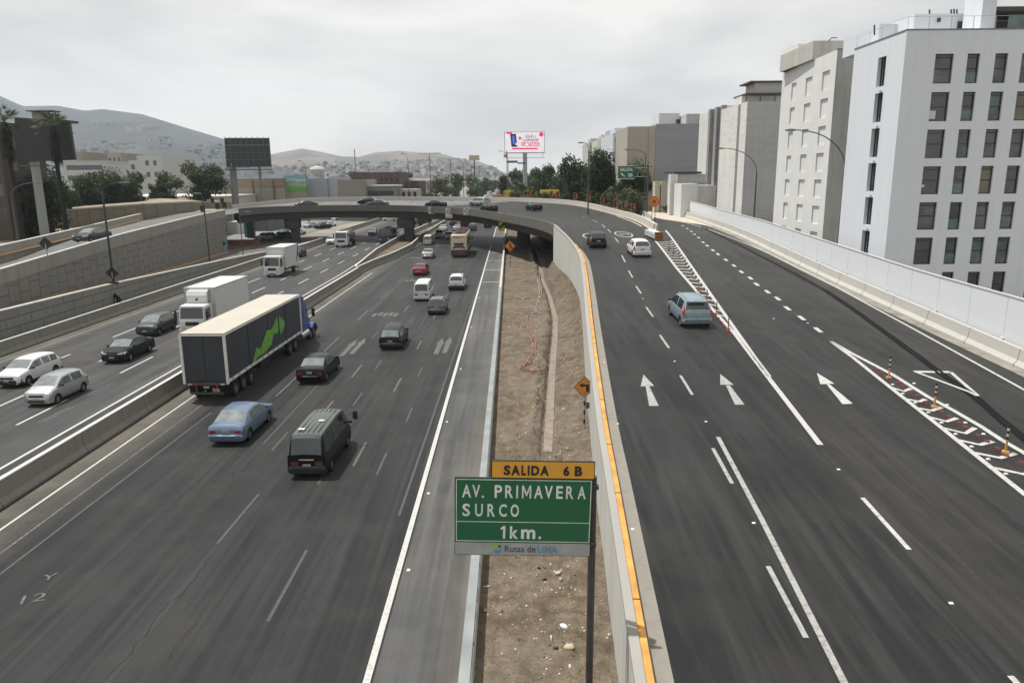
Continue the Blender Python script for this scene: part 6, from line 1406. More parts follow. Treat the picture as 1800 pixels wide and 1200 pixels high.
for k, (ya, yb) in enumerate(((YE+.3, YE+1.2), (YE+3.2, YE+4.6), (YE+7, YE+8.2))): MB().box(X2+.2, X2+.9, ya, yb, 4, Z2+.7).build('fin_wall', M('fin_grey', (.22, .22, .215), .8), T)
for r_ in range(7):
    for ya, yb in ((YE+1.5, YE+2.9), (YE+5, YE+6.6)): MB().box(X2+.86, X2+.9, ya, yb, 6.6+2.35*r_, 7.9+2.35*r_).build('window', BGLASS, T)
a = WD(1303, 150, 106); b = WD(1381, 143, 106)
MB().box(X2+1., 38, 106, 112, Z2+1.3, Z2+1.5).build('terrace_roof', M('terrace_brown', (.07, .045, .035), .8), T)
MB().box(X2+2.4, 38, 107, 111, Z2+1.51, Z2+2.9).build('penthouse', STG, T); MB().box(X2+1.6, 38, 106.4, 111.5, Z2+2.91, Z2+3.1).build('terrace_roof', M('terrace_brown', (.07, .045, .035), .8), T)
mb = MB()
for x in (X2+1.1, X2+3, X2+5): mb.box(x-.06, x+.06, 106.1, 106.25, Z2, Z2+1.3)
mb.build('terrace_posts', M('terrace_brown', (.07, .045, .035), .8), T); MB().box(X2+1, 38, 108, 111, Z2, Z2+1.29).build('penthouse', ST, T)
# --- grey building
T = thing('apartment_block', 'grey and beige windowless building with a black strip, fourth from the right', 'building', (0, 0, 0))
YG = 140.
def gx(x): return WD(x, 260, YG).x
zt4 = WD(1150, 222, YG).z
MB().box(gx(1103), gx(1141), YG+.3, YG+16, 4, zt4).build('beige_wing', wall_mat('greige', (.35, .33, .29), streak=.15), T)
MB().box(gx(1141)+.001, gx(1152), YG+.1, YG+16, 4, zt4+.05).build('stained_strip', wall_mat('stained_beige', (.40, .36, .30), streak=.5, stain=(.28, .24, .19), sc=.8), T)
MB().box(gx(1152)+.001, gx(1230), YG, YG+16, 4, zt4+.4).build('grey_wall', wall_mat('blue_grey_brick', (.27, .28, .305), streak=.1, stain=(.23, .23, .24), crack=.75), T)
MB().box(gx(1230)+.001, gx(1246), YG-.2, YG+16, 4, WD(1235, 202, YG).z).build('black_strip', M('black_render', (.028, .032, .036), .8), T)
MB().box(gx(1205), gx(1229), YG+.3, YG+10, zt4+.41, WD(1210, 200, YG).z).build('roof_block', STG, T)
MB().box(gx(1166), gx(1203), YG+5, YG+12, zt4+.41, WD(1180, 195, YG).z).build('roof_block', wall_mat('roof_white', (.5, .52, .54), streak=.1), T)
MB().box(gx(1197), gx(1203), YG+4.9, YG+4.99, zt4+.6, zt4+1.5).build('window', BGLASS, T)
# low white gatehouse and boxes
T = thing('gatehouse', 'white low block with a black slab roof beside the exit road', 'building', (0, 0, 0)); YL_ = 122.
def lx(x): return WD(x, 330, YL_).x
ztl = WD(1190, 306, YL_).z
MB().box(lx(1178), lx(1191), YL_, YL_+1.5, 5, ztl).build('white_wall', wall_mat('white_lit', (.6, .61, .61), streak=.1), T); MB().box(lx(1191)+.001, lx(1240), YL_+.5, YL_+8, 5, ztl-.05).build('wall', STG, T)  # lit pillar and shaded block are told apart by wall colour
MB().box(lx(1185), lx(1232), YL_-.1, YL_+8, ztl+.01, ztl+.35).build('roof_slab', M('slab_black', (.03, .03, .032), .7), T)
T = thing('garden_wall_block', 'small white block behind the end of the panel fence', 'building', (0, 0, 0)); YM = 116.
MB().box(WD(1198, 330, YM).x, WD(1227, 330, YM).x, YM, YM+5, 5, WD(1200, 323, YM).z).build('wall', wall_mat('white_lit', (.6, .61, .61)), T)
MB().box(WD(1227, 330, YM).x+.001, WD(1262, 330, YM).x, YM+1, YM+6, 5, WD(1240, 326, YM).z).build('wall', ST, T)
for i, (xa, xb) in enumerate(((1151, 1160), (1162, 1172))):
    o = MB().box(WD(xa, 340, 132).x, WD(xb, 340, 132).x, 132, 134, 4.5, WD(xa, 319, 132).z).build('boundary_wall', wall_mat('cream_wall', (.5, .46, .36), streak=.15)); tag(o, ('left' if i == 0 else 'right')+' cream wall panel in front of the grey building', 'wall')
# receding pale blocks
for i, (xa, xb, yt, Y, col, lab) in enumerate(((1078, 1103, 234, 190, (.5, .53, .58), 'pale blue-white building above the big dark tree'), (1068, 1079, 237, 215, (.33, .36, .40), 'narrow grey building left of the pale blue-white one'), (1055, 1069, 244, 240, (.48, .47, .42), 'cream building top behind the big dark tree'), (1036, 1056, 250, 270, (.40, .40, .38), 'farthest grey building top behind the big dark tree'))):
    T = thing('apartment_block', lab, 'building', (0, 0, 0)); a = WD(xa, yt, Y); b = WD(xb, yt, Y)
    MB().box(a.x, b.x, Y, Y+25, 0, a.z).build('wall', wall_mat('pale_block_'+'abcd'[i], col, streak=.12), T)
    MB().box(a.x+.8, b.x-.8, Y+3, Y+12, a.z, a.z+1.4).build('roof_block', wall_mat('pale_block_'+'abcd'[i], col), T)
    MB().box(a.x+.5, a.x+1.3, Y-.03, Y, a.z-6, a.z-1).build('window', BGLASS, T)

# --- left side
def block(name, label, x0, x1, yt, Y, depth, mat, rows=(), cat='building', z0=0, side=None, roof=None, wins=0, wh=1.4, winmat=None, ref=None):
    T = thing(name, label, cat, (0, 0, 0)); a = WD(x0, yt, Y); b = WD(x1, yt, Y)
    MB().box(a.x, b.x, Y, Y+depth, z0, a.z).build('wall', mat, T)
    if roof: MB().box(a.x-.3, b.x+.3, Y-.3, Y+depth+.3, a.z, a.z+roof[0]).build('roof', roof[1], T)
    for z in rows:
        if wins == 0: MB().box(a.x+.8, b.x-.8, Y-.02, Y+.001, a.z-z-wh, a.z-z).build('window_band', winmat or BGLASS, T)
        else:
            for k in range(wins):
                xa = a.x+(b.x-a.x)*(k+.25)/wins; MB().box(xa, xa+(b.x-a.x)*.5/wins, Y-.02, Y+.001, a.z-z-wh, a.z-z).build('window', winmat or BGLASS, T)
    return T, a, b
BRN = wall_mat('brown_render', (.075, .066, .055), streak=.4, stain=(.035, .03, .025))
T, a, b = block('apartment_block', 'dark brown apartment building behind the palms at the left edge', -90, -8, 214, 100, 9.5, BRN, rows=(2, 5, 8, 11), wins=5, wh=1.6)
for q in range(5):
    for yw in (102, 105.5): MB().box(b.x-.01, b.x+.02, yw, yw+1.2, a.z-3.3-2.9*q, a.z-1.9-2.9*q).build('window', BGLASS, T)
p0 = WD(16, 210, 104); p1 = WD(62, 190, 104)
T2 = thing('roof_terrace', 'rooftop lookout with dark flat canopy above the brown building', 'structure', (0, 0, 0))
MB().box(p0.x, p1.x, 108.4, 114, WD(16, 213, 108).z, WD(16, 209, 108).z).build('floor_slab', BRN, T2); MB().box(p0.x-.1, p1.x-.1, 108, 110, p1.z-.06, p1.z+.06).build('canopy', DARKM, T2)
MB().box(p0.x+.3, p0.x+2.2, 108.6, 112, WD(16, 210, 108).z, p1.z-.16).build('cabin', wall_mat('cabin_beige', (.28, .26, .22)), T2)
mb = MB()
for x in (p0.x+2.4, (p0.x+p1.x)/2+1, p1.x): mb.box(x-.07, x+.07, 108.3, 108.45, WD(16, 210, 108).z, p1.z-.16)
mb.build('canopy_posts', DARKM, T2)
WB = wall_mat('white_block', (.42, .43, .43), streak=.1); BEI = wall_mat('beige_block', (.24, .215, .175), streak=.2); GRB = wall_mat('grey_blue_block', (.26, .29, .33), streak=.15)
block('office_block', 'long low white building with ribbon windows behind the left palms', 112, 183, 285, 300, 30, WB, rows=(1.2, 5.2), wh=1.9, roof=(.4, WB))
T, a, b = block('office_block', 'white building with square windows rising behind the dark trees', 226, 252, 282, 290, 30, WB, rows=(1.5, 5, 8.5), wins=2, wh=1.9)
MB().box(b.x+.001, b.x+9.5, 285, 318, 0, b.z+1.7).build('tower_wing', WB, T)
for q in range(3): MB().box(b.x+3+q*0, b.x+4.4, 284.97, 285, b.z-2-4.2*q, b.z-.2-4.2*q).build('window', BGLASS, T); MB().box(b.x+6, b.x+7.2, 284.97, 285, b.z-2-4.2*q, b.z-.2-4.2*q).build('window', BGLASS, T)
block('house', 'beige rooftop house top behind the dark billboard', 131, 145, 267, 330, 20, BEI, rows=())
block('house', 'beige house top between the two white buildings', 188, 212, 269, 330, 20, BEI, rows=(2,), wins=3)
block('warehouse', 'long pale warehouse roof behind the trees on the left', 90, 395, 349, 205, 40, wall_mat('warehouse_pale', (.40, .38, .33), streak=.1), roof=(.3, wall_mat('warehouse_roof', (.48, .465, .42), streak=.1)))
T, a, b = block('warehouse', 'long beige warehouse with tile-patterned band under the dark billboard', 355, 500, 329, 230, 35, BEI)
MB().box(a.x, b.x, 230-.3, 240, a.z+.001, a.z+2.4).build('tiled_band', wall_mat('tile_band', (.22, .18, .14), blocks=(1.2, .5, 0), streak=.2), T)
for q in range(4): xx = a.x+(b.x-a.x)*(q+.5)/4; MB().box(xx-.2, xx+.2, 229.6, 229.69, 0, a.z+2).build('pilaster', BRN, T)
block('warehouse', 'grey blue shed right of the mural', 541, 575, 314, 235, 20, GRB); block('warehouse', 'second lighter shed right of the mural', 575, 593, 311, 236, 20, wall_mat('shed_light', (.36, .38, .40)))
block('warehouse', 'taupe shed left of the small shop', 593, 641, 316, 228, 20, wall_mat('shed_taupe', (.22, .205, .185), streak=.2))
block('warehouse', 'long brick-red building behind the sheds', 618, 702, 303, 285, 25, wall_mat('brick_red_render', (.085, .05, .045), streak=.3), rows=(2.2,), wins=9, wh=1.2)
block('shop', 'small grey shop with pale roof beside the car park', 640, 696, 328, 232, 12, wall_mat('shop_grey', (.16, .17, .18)), roof=(.35, wall_mat('warehouse_roof', (.62, .60, .54))), rows=(1.3,), wh=1.4)
block('house', 'dark red brick house group right of the shop', 700, 738, 318, 300, 20, wall_mat('brick_red_render', (.085, .05, .045)), rows=(2,), wins=4)
block('shop', 'pale low car park building with open bays', 694, 734, 333, 240, 10, wall_mat('warehouse_pale', (.40, .38, .33)), rows=(.8,), wins=4, wh=2.2)
block('warehouse', 'dark shed seen under the overpass at the left', 408, 475, 388, 185, 12, wall_mat('shed_dark', (.10, .105, .11)))
block('house', 'white low wall house seen at the left under the overpass', 398, 417, 390, 176, 8, WB)
# mural
T = thing('mural_wall', 'wall with a colourful painted landscape mural, blue above and green below', 'mural', (0, 0, 0)); Ym = 232.
a = WD(499, 338, Ym); b = WD(540, 308, Ym)
MB().box(a.x, b.x, Ym, Ym+.4, 0, b.z).build('wall', BEI, T)
mm = NB('mural_paint'); v = mm.coord(); sx = mm.n('ShaderNodeSeparateXYZ', {0: v}); g = mm.n('ShaderNodeMapRange', {'Value': sx.outputs[2], 'From Min': a.z, 'From Max': b.z}).outputs[0]
c = mm.ramp(mm.math('ADD', g, mm.math('MULTIPLY', mm.math('SUBTRACT', mm.noise(v, .7, 5), .5), .5)), [(.0, (.08, .22, .04)), (.3, (.12, .3, .06)), (.42, (.3, .35, .2)), (.55, (.12, .25, .3)), (.7, (.45, .45, .42)), (.85, (.10, .28, .34)), (1., (.18, .42, .45))])
c = mm.mix(mm.ramp(mm.noise(v, 1.9, 3), [(.6, 0), (.68, .7)]), c, (.05, .06, .09)); mm.l(c, mm.b.inputs['Base Color'])
MB().box(a.x+.2, b.x-.1, Ym-.03, Ym-.001, a.z, b.z-.1).build('painting', mm.m, T)
# water tower
T = thing('water_tower', 'small white water tower above the sheds', 'water tower', WD(560, 330, 330)+Vector((0, 0, 0))); p = WD(560, 300, 330); T.location.z = 0
MB().tube([(0, 0, 0), (0, 0, p.z-2)], 1.2, 12).build('column', WB, T); MB().loft([[Vector((r*math.cos(t_), r*math.sin(t_), p.z+z)) for t_ in [2*math.pi*k/16 for k in range(16)]] for r, z in ((1.2, -2.5), (3.2, -.5), (3.3, .6), (2.6, 1.5), (.6, 1.9))]).build('tank', WB, T, 40)
# construction sight / beige board over the horizon
T = thing('small_billboard', 'small beige board on a tall mast above the far trees', 'billboard', (0, 0, 0)); Yb = 430.
a = WD(824.5, 282, Yb); b = WD(842.5, 273, Yb); MB().box(a.x, b.x, Yb, Yb+.6, a.z, b.z).build('panel', M('board_beige', (.42, .36, .26), .6), T); MB().tube([((a.x+b.x)/2, Yb+.3, 0), ((a.x+b.x)/2, Yb+.3, a.z)], .35, 8).build('mast', PIPE, T)
# lit billboard
T = thing('lit_billboard', 'large lit advertising screen on a single column with pink and black lettering', 'billboard', (0, 0, 0)); Yb = 260.
a = WD(887, 269.5, Yb); b = WD(957.3, 231.5, Yb)
MB().box(a.x, b.x, Yb, Yb+1., a.z, b.z).build('casing', DARKM, T)
SCR = M('screen_face', (.80, .74, .80), .4, emit=.42, var=.07, scale=1.4); pl = MB().box(a.x+.15, b.x-.15, Yb-.06, Yb-.001, a.z+.2, b.z-.12).build('screen', SCR, T)
def sc_m(n, c, e_): return M(n, c, .4, emit=e_, var=.03)
SPK = sc_m('screen_pink', (.75, .03, .16), .4); SBK = sc_m('screen_black', (.02, .02, .03), .0); SBL = sc_m('screen_blue', (.06, .13, .6), .4); SWH = sc_m('screen_white', (.85, .85, .85), .45)
bm_ = Matrix.Translation((0, Yb-.07, 0))
def bx(x0, x1, y0, y1, mat, name, d=.03, sk=0.):
    A, B = WD(x0, y1, Yb), WD(x1, y0, Yb); MB().prism([(A.x+sk, A.z), (B.x+sk, A.z), (B.x-sk, B.z), (A.x-sk, B.z)], .02, Matrix.Translation((0, Yb-.06-d, 0))).build(name, mat, pl)
def bt(t_, x0, x1, y0, y1, mat, bold=.02, d=.0): A, B = WD(x0, y1, Yb), WD(x1, y0, Yb); text_in('lettering', t_, (A.x, B.x, A.z, B.z), mat, pl, y=-.05-d, bold=bold, thick=.02, tf=bm_)
bx(898, 908, 235.5, 258.5, SBK, 'phone_picture', .03, .22); bx(900.5, 905.5, 239, 254, SBL, 'phone_picture', .06, .14); bx(906, 908.5, 252, 255, SWH, 'phone_picture', .06)
bt('+', 911, 917, 240, 246, SPK, .08); bt('GIGAS', 923.5, 938, 237, 242.5, SBK, .0); bt('Y', 940, 943, 238.5, 242.5, SBK, .0); bt('LLAMADAS', 919, 947, 243.5, 249, SBK, .0)
bx(917, 948, 250.5, 257, SPK, 'text_band', .03, .1); bt('ILIMITADAS', 919, 946.5, 251.5, 256.2, SWH, .02, .04); bx(900, 945, 260, 263, SPK, 'text_band'); bx(890, 900, 232.5, 235.8, SPK, 'text_band')
A = WD(951.5, 236.5, Yb); MB().prism([(A.x+.75*math.cos(t_), A.z+.75*math.sin(t_)) for t_ in [2*math.pi*k/20 for k in range(20)]], .02, Matrix.Translation((0, Yb-.1, 0))).build('emblem', SPK, pl)
cx = WD(923, 300, Yb).x; MB().tube([(cx, Yb+.5, 0), (cx, Yb+.5, a.z)], .75, 14).build('column', M('column_grey', (.28, .30, .31), .6), T)
mb = MB()
for x in (a.x+1, b.x-.6): mb.tube([(x, Yb-.8, a.z), (x, Yb-.8, a.z-1.6)], .06, 5)
mb.tube([(a.x+.5, Yb-.8, a.z-1.6), (b.x, Yb-.8, a.z-1.6)], .06, 5); mb.build('catwalk', PIPE, T)
T = thing('overhead_sign', 'teal overhead direction panel on a post left of the lit billboard', 'sign', (0, 0, 0)); Yo = 225.
a = WD(891, 286.5, Yo); b = WD(910, 282.5, Yo); MB().box(a.x, b.x, Yo, Yo+.15, a.z, b.z).build('panel', M('teal_panel', (.05, .12, .13), .5), T); MB().tube([(a.x, Yo+.2, 0), (a.x, Yo+.2, b.z+3)], .12, 6).build('post', PIPE, T)
MB().box(a.x-.9, a.x-.1, Yo, Yo+.12, b.z+.9, b.z+1.9).build('small_panel', SGREY, T); MB().box(b.x, b.x+2.3, Yo, Yo+.15, a.z-.3, a.z+.1).build('arm', PIPE, T)
# left dark billboards
T = thing('billboard', 'big dark blank billboard panel on a leaning white post behind the palm', 'billboard', (0, 0, 0)); Yb = 101.
q = [WD(x, y, Yb) for x, y in ((33, 285), (131, 281), (121, 214), (25, 206))]
BBK = M('billboard_dark', (.022, .024, .027), .6, var=.12)
MB().loft([[Vector((p.x, Yb+d, p.z)) for p in q] for d in (0, .5)]).build('panel', BBK, T)
a = WD(72, 425, Yb); b = WD(46, 288, Yb); MB().tube([(a.x+.1, Yb+.9, a.z-2), (b.x+.6, Yb+.9, b.z+2)], [.62, .52], 14).build('post', wall_mat('post_white', (.27, .30, .295), streak=.2), T)
mb = MB(); l_, r_ = WD(26, 292, Yb), WD(100, 292, Yb); mb.tube([(l_.x, Yb-.6, l_.z), (r_.x, Yb-.6, l_.z)], .05, 5)
for x, y in ((33, 285), (36, 292)): p = WD(x, y, Yb); mb.tube([(p.x, Yb-.6, p.z), (p.x, Yb, p.z+.3)], .04, 5)
mb.build('catwalk', DARKM, T)
T = thing('billboard', 'dark mesh billboard back on two legs above the beige warehouse', 'billboard', (0, 0, 0)); Yb = 190.
q = [WD(x, y, Yb) for x, y in ((399, 294), (477, 293), (473, 243), (395, 243))]
MB().loft([[Vector((p.x, Yb+d, p.z)) for p in q] for d in (0, .3)]).build('mesh_panel', BBK, T)
mb = MB()
for i in range(9):
    t_ = i/8; p = q[0].lerp(q[1], t_); r_ = q[3].lerp(q[2], t_); mb.tube([(p.x, Yb-.25, p.z-.7), (r_.x, Yb-.25, r_.z+.35)], .07, 5)
for t_ in (0, .25, .5, .75, 1): p = q[0].lerp(q[3], t_); r_ = q[1].lerp(q[2], t_); mb.tube([(p.x-.1, Yb-.3, p.z), (r_.x+.1, Yb-.3, r_.z)], .06, 5)
mb.build('truss', M('truss_grey', (.10, .11, .115), .6), T)
MB().box(q[0].x-.2, q[1].x+.3, Yb-1.3, Yb-.4, q[0].z-.75, q[0].z-.55).build('walkway', DARKM, T)
for x, rr in ((410, .85), (457, .35)): p = WD(x, 330, Yb); MB().tube([(p.x, Yb+.8, 0), (p.x, Yb+.8, q[0].z+1)], rr, 12).build('leg', M('leg_grey', (.15, .155, .155), .6), T)
# yellow footbridge pieces beyond the curve
YM_ = M('yellow_panel', (.52, .36, .03), .5)
T = thing('footbridge', 'yellow framed footbridge end left of the bushes behind the overpass', 'bridge', (0, 0, 0)); Yf = 200.
a, b = WD(886, 351, Yf), WD(900, 335, Yf); MB().box(a.x, b.x, Yf, Yf+2, b.z-1.6, b.z).build('side_panel', YM_, T)
for x in (a.x, b.x): MB().box(x-.15, x+.15, Yf, Yf+.3, 0, b.z).build('post', YM_, T)
T = thing('kiosk', 'yellow fascia shelter among the bushes behind the overpass', 'shelter', (0, 0, 0)); a, b = WD(950, 345, 190), WD(983, 334, 190); MB().box(a.x, b.x, 190, 193, b.z-.9, b.z).build('fascia', YM_, T)
MB().box(a.x+.3, b.x-.3, 190.5, 192, 3, b.z-.91).build('booth', wall_mat('booth_grey', (.25, .26, .24)), T)
o = MB().box(WD(866, 350, 215).x, WD(884, 350, 215).x, 215, 218, 0, WD(870, 343, 215).z).build('site_machine', P_['orange']); tag(o, 'orange construction skip beside the traffic jam behind the overpass', 'skip')
o = MB().box(WD(850, 350, 210).x, WD(888, 350, 210).x, 210, 210.4, 0, WD(870, 347.5, 210).z).build('hoarding', M('hoarding_green', (.02, .16, .10), .6)); tag(o, 'low green hoarding under the orange skip', 'hoarding')
# tall thin chimney/mast
p = WD(623, 262, 700); o = MB().tube([(p.x, 700, 0), (p.x, 700, p.z)], .5, 6).build('radio_mast', M('mast_red', (.35, .15, .12), .6)); tag(o, 'thin radio mast standing over the brick-red building', 'mast')

# under-overpass street on the left
struct(MB().ribbon([Vector((-75, 150, .01)), Vector((-70, 300, .01))], [Vector((-49, 150, .012)), Vector((-45, 300, .012))]).build('side_street', ASPF))
T = thing('street_fence', 'brown metal fence along the street under the overpass', 'fence', (0, 0, 0)); mb = MB(); pts = [W(x, y, 0) for x, y in ((402, 441), (430, 434), (460, 427), (490, 421), (512, 417))]
for p in densify(pts, 2.2): mb.box(p.x-.06, p.x+.06, p.y-.05, p.y+.05, 0, 1.1)
for h in (.15, .6, 1.05): mb.tube([p+Vector((0, 0, h)) for p in pts], .035, 5)
mb.build('railing', M('fence_brown', (.16, .10, .07), .7), T)
o = MB().box(*[v_ for v_ in (W(464, 412, 0).x, W(475, 412, 0).x)], 163, 164, 0, 5.6).build('advert_totem', BBK); tag(o, 'dark upright advertising totem under the left part of the overpass', 'totem')
o = MB().box(W(452, 412, 0).x, W(461, 412, 0).x, 166, 166.5, 0, 5.2).build('advert_totem', M('totem_teal', (.03, .22, .19), .5)); tag(o, 'teal banner panel left of the dark totem', 'totem')
MBX = M('planter_rust', (.30, .10, .05), .8)
for i, (x, y, s_) in enumerate(((418, 430, 2.2), (436, 430, 1.9))): p = W(x, y, 0); o = MB().loft([[p+Vector((a*s_, b, z)) for a, b in ((-1, 0), (1, 0), (1, 1.2), (-1, 1.2))] for z in (0, .9)]).build('water_barrier', MBX); tag(o, ('left' if i == 0 else 'right')+' rust-orange barrier block beside the brown street fence', 'barrier')
for x, y, k, c_, l_, f_ in ((452, 424, 'suv', 'white', 'pale car parked under the overpass left of the dark totem', 'front'), (481, 422, 'suv', 'dgrey', 'dark car parked in front of the dark totem', 'front'), (494, 413, 'hatch', 'teal', 'teal car behind the dark car near the dark totem', 'front'), (509, 414, 'sedan', 'white', 'white car left of the left overpass pier', 'front'), (536, 401, 'sedan', 'silver', 'silver car right of the left overpass pier', 'front'), (556, 403, 'pickup', 'green', 'dark green pickup right of the left overpass pier', 'front'), (568, 399, 'sedan', 'white', 'white car next to the dark green pickup', 'front'), (585, 388, 'sedan', 'white', 'white car farthest along the side street', 'front'), (614, 384, 'hatch', 'white', 'white hatchback just under the overpass deck', 'front')):
    car(k, c_, l_, 'car', px=(x, y), face=f_, rz=math.pi-.5, detail=0, plate=False, group='vehicles on the side street')
# parked cars beyond the overpass, simple bodies
def mini_mesh():
    K = KIN['sedan']; mb = MB(); st = [((t_-.5)*K['L'], ring(K, .86*wf, z, kd), g) for t_, z, kd, g, wf in K['keys']]
    for sgn in (-1, 1):
        for (y0, r0, g), (y1, r1, _) in zip(st, st[1:]):
            for j in range(8):
                p = [(sgn*r0[j][0], y0, r0[j][1]), (sgn*r0[j+1][0], y0, r0[j+1][1]), (sgn*r1[j+1][0], y1, r1[j+1][1]), (sgn*r1[j][0], y1, r1[j][1])]
                mb.face(p[::-1] if sgn < 0 else p, 1 if ((g in ('ws', 'rear') and j >= 6) or (g == 'side' and j == 4)) else 0)
        for e_, s_ in ((0, 1), (-1, -1)):
            y, rg, _ = st[e_]; p = [(sgn*q[0], y, q[1]) for q in rg]+[(0, y, rg[0][1])]; mb.face(p[::-1] if sgn*s_ > 0 else p)
    for y in (-1.35, 1.35):
        for x in (-.78, .78): mb.tube([(x-.1, y, .31), (x+.1, y, .31)], .31, 10, mi=2)
    mb.box(-.7, .7, -2, 2, .2, .5, mi=2)
    o = mb.build('distant_car', [P_['white'], GLASS, BLACK], None, 30); me = o.data; bpy.data.objects.remove(o); return me
MINI = mini_mesh(); rnd = random.Random(5)
cn = ['white', 'silver', 'dgrey', 'black', 'red', 'grey', 'lblue', 'white', 'silver', 'beige']
words_ = dict(white='white', silver='silver', dgrey='dark grey', black='black', red='red', grey='grey', lblue='pale blue', beige='beige')
def mini(x, y, z, rz, c_, label, group, sc_=(1, 1, 1)):
    o = bpy.data.objects.new('distant_car', MINI); COL.objects.link(o); o.location = (x, y, z); o.rotation_euler = (0, 0, rz); o.scale = sc_
    o.material_slots[0].link = 'OBJECT'; o.material_slots[0].material = P_[c_]; tag(o, label, 'car', group)
y = 225.
while y < 950:
    for x in (-5.6, -8.8, -12.1, -15.6, -18.6):
        if rnd.random() < .62:
            c_ = rnd.choice(cn); big = rnd.random() < .15
            mini(x+rnd.uniform(-.4, .4), y+rnd.uniform(0, 4), 0, rnd.uniform(-.03, .03), c_, 'small '+words_[c_]+' car in the dense queue driving away beyond the overpass', 'queue of cars beyond the overpass', (1.05, 1.1, 1.6) if big else (1, 1, 1.05))
    y += 9+y*.012
y = 215.
while y < 600:
    for x in (-25.5, -29, -32.5):
        if rnd.random() < .35: c_ = rnd.choice(cn); mini(x, y, 0, math.pi, c_, 'small '+words_[c_]+' car coming towards the camera beyond the overpass', 'oncoming cars beyond the overpass')
    y += 13
for i in range(13):
    c_ = rnd.choice(['white', 'white', 'silver', 'dgrey', 'grey']); p = WD(684+i*8.2+(16 if i > 8 else 0), 345, 226+(i % 3)*4)
    mini(p.x, p.y, 0, 1.3+rnd.uniform(-.2, .2), c_, 'parked '+words_[c_]+' car in the row behind the overpass near the shop', 'parked cars behind the overpass')

# ------------------------------------------------------------------ trees
def leafmat(name, c0, c1, c2):
    n = NB(name); v = n.coord(); c = n.ramp(n.noise(v, .55, 4, .65), [(.32, c0), (.5, c1), (.68, c2)]); c = n.mix(n.ramp(n.noise(v, 5, 2), [(.4, .35), (.6, 0)]), c, tuple(q*.5 for q in c0))
    n.l(c, n.b.inputs['Base Color']); n.b.inputs['Roughness'].default_value = .7; n.b.inputs['Specular IOR Level'].default_value = .2
    tr = n.n('ShaderNodeBsdfTranslucent', {0: (.09, .13, .03, 1)}); ad = n.n('ShaderNodeMixShader', {0: .18}); n.l(n.b.outputs[0], ad.inputs[1]); n.l(tr.outputs[0], ad.inputs[2]); n.l(ad.outputs[0], n.out.inputs[0]); return n.m
LF = [leafmat('leaf_dark', (.008, .016, .006), (.021, .036, .011), (.05, .07, .02)), leafmat('leaf_mid', (.022, .038, .014), (.045, .07, .024), (.085, .115, .038)), leafmat('leaf_grey', (.045, .055, .033), (.09, .10, .06), (.15, .155, .10)), leafmat('leaf_brown', (.05, .035, .022), (.09, .065, .04), (.14, .11, .07))]
BARK = M('bark', (.07, .052, .038), .9, var=.3, scale=3)
def tree(name, label, base, h, rx, rz_=None, mat=0, n=2600, leaf=.34, seed=1, trunk=.35, bare=.28, blobs=16, group=None, ry=None, cat='tree'):
    rnd = random.Random(seed); T = thing(name, label, cat, base, 0, group); rz_ = rz_ or (h*(1-bare))/2; cz = h-rz_; ry = ry or rx
    B = []
    for k in range(blobs):
        while True:
            p = Vector((rnd.uniform(-1, 1), rnd.uniform(-1, 1), rnd.uniform(-1, 1)))
            if .25 < p.length < 1: break
        q = rnd.uniform(.26, .46); f = 1-q*.35
        B.append((Vector((p.x*rx*f, p.y*ry*f, cz+p.z*rz_*f)), q*(rx+rz_)/2*rnd.uniform(.8, 1.15)))
    tops = sorted(B, key=lambda b: -b[0].z)
    mb = MB(); mb.tube([(0, 0, -.5), (rx*.04, 0, h*bare*.6), (rx*.02, .1, cz)], [trunk, trunk*.75, trunk*.4], 8); mb.build('trunk', BARK, T, 60)
    lb = MB()
    for c, r in B[:min(len(B), 9)]: m = Vector((rx*.03, 0, h*bare*.75+rnd.random()*rz_*.4)); lb.tube([m, m.lerp(c, .55)+Vector((0, 0, -.2)), c], [trunk*.4, trunk*.22, .04], 5)
    lb.build('limbs', BARK, T)
    cr = MB(); V = cr.v; Fc = cr.f; per = max(8, n//len(B))
    for c, r in B:
        for i in range(per):
            d = Vector((rnd.gauss(0, 1), rnd.gauss(0, 1), rnd.gauss(0, .85))).normalized(); rr = r*(rnd.uniform(.55, 1.06) if rnd.random() < .85 else rnd.uniform(1.0, 1.3)); p = c+d*rr
            if p.z < h*bare*.55: continue
            s_ = leaf*rnd.uniform(.5, 1.2); a = Vector((rnd.gauss(0, 1), rnd.gauss(0, 1), rnd.gauss(0, .7))).normalized(); b = a.cross(d+Vector((.01, .02, .3))).normalized()
            k = len(V); V += [tuple(p-a*s_), tuple(p+b*s_*.5), tuple(p+a*s_), tuple(p-b*s_*.55+d*s_*.3)]; Fc.append((k, k+1, k+2, k+3)); cr.mi.append(0)
    cr.build('crown', LF[mat], T); return T
def treepx(name, label, xl, xr, yt, yb, Y, zb=0., mat=0, **k):
    a, b = WD(xl, yt, Y), WD(xr, yt, Y); z = zb; h = a.z-z; return tree(name, label, ((a.x+b.x)/2, Y, z), h, (b.x-a.x)/2*1.08, mat=mat, **k)
treepx('broadleaf_tree', 'dark tree behind the palm trunks at the far left', 52, 118, 296, 365, 150, 3, 0, seed=2, n=4200, leaf=.38, bare=.12)
treepx('broadleaf_tree', 'dark tree around the foot of the white billboard post', 34, 104, 300, 365, 105, 3, 0, seed=33, n=3600, leaf=.28, bare=.1)
treepx('broadleaf_tree', 'dark tree between the palm and the white buildings', 108, 168, 312, 365, 158, 3, 0, seed=3, n=3600, leaf=.38, bare=.12)
treepx('broadleaf_tree', 'tall dense dark tree in front of the left white building', 176, 252, 285, 362, 165, 2.5, 0, seed=4, n=5200, leaf=.38, bare=.15)
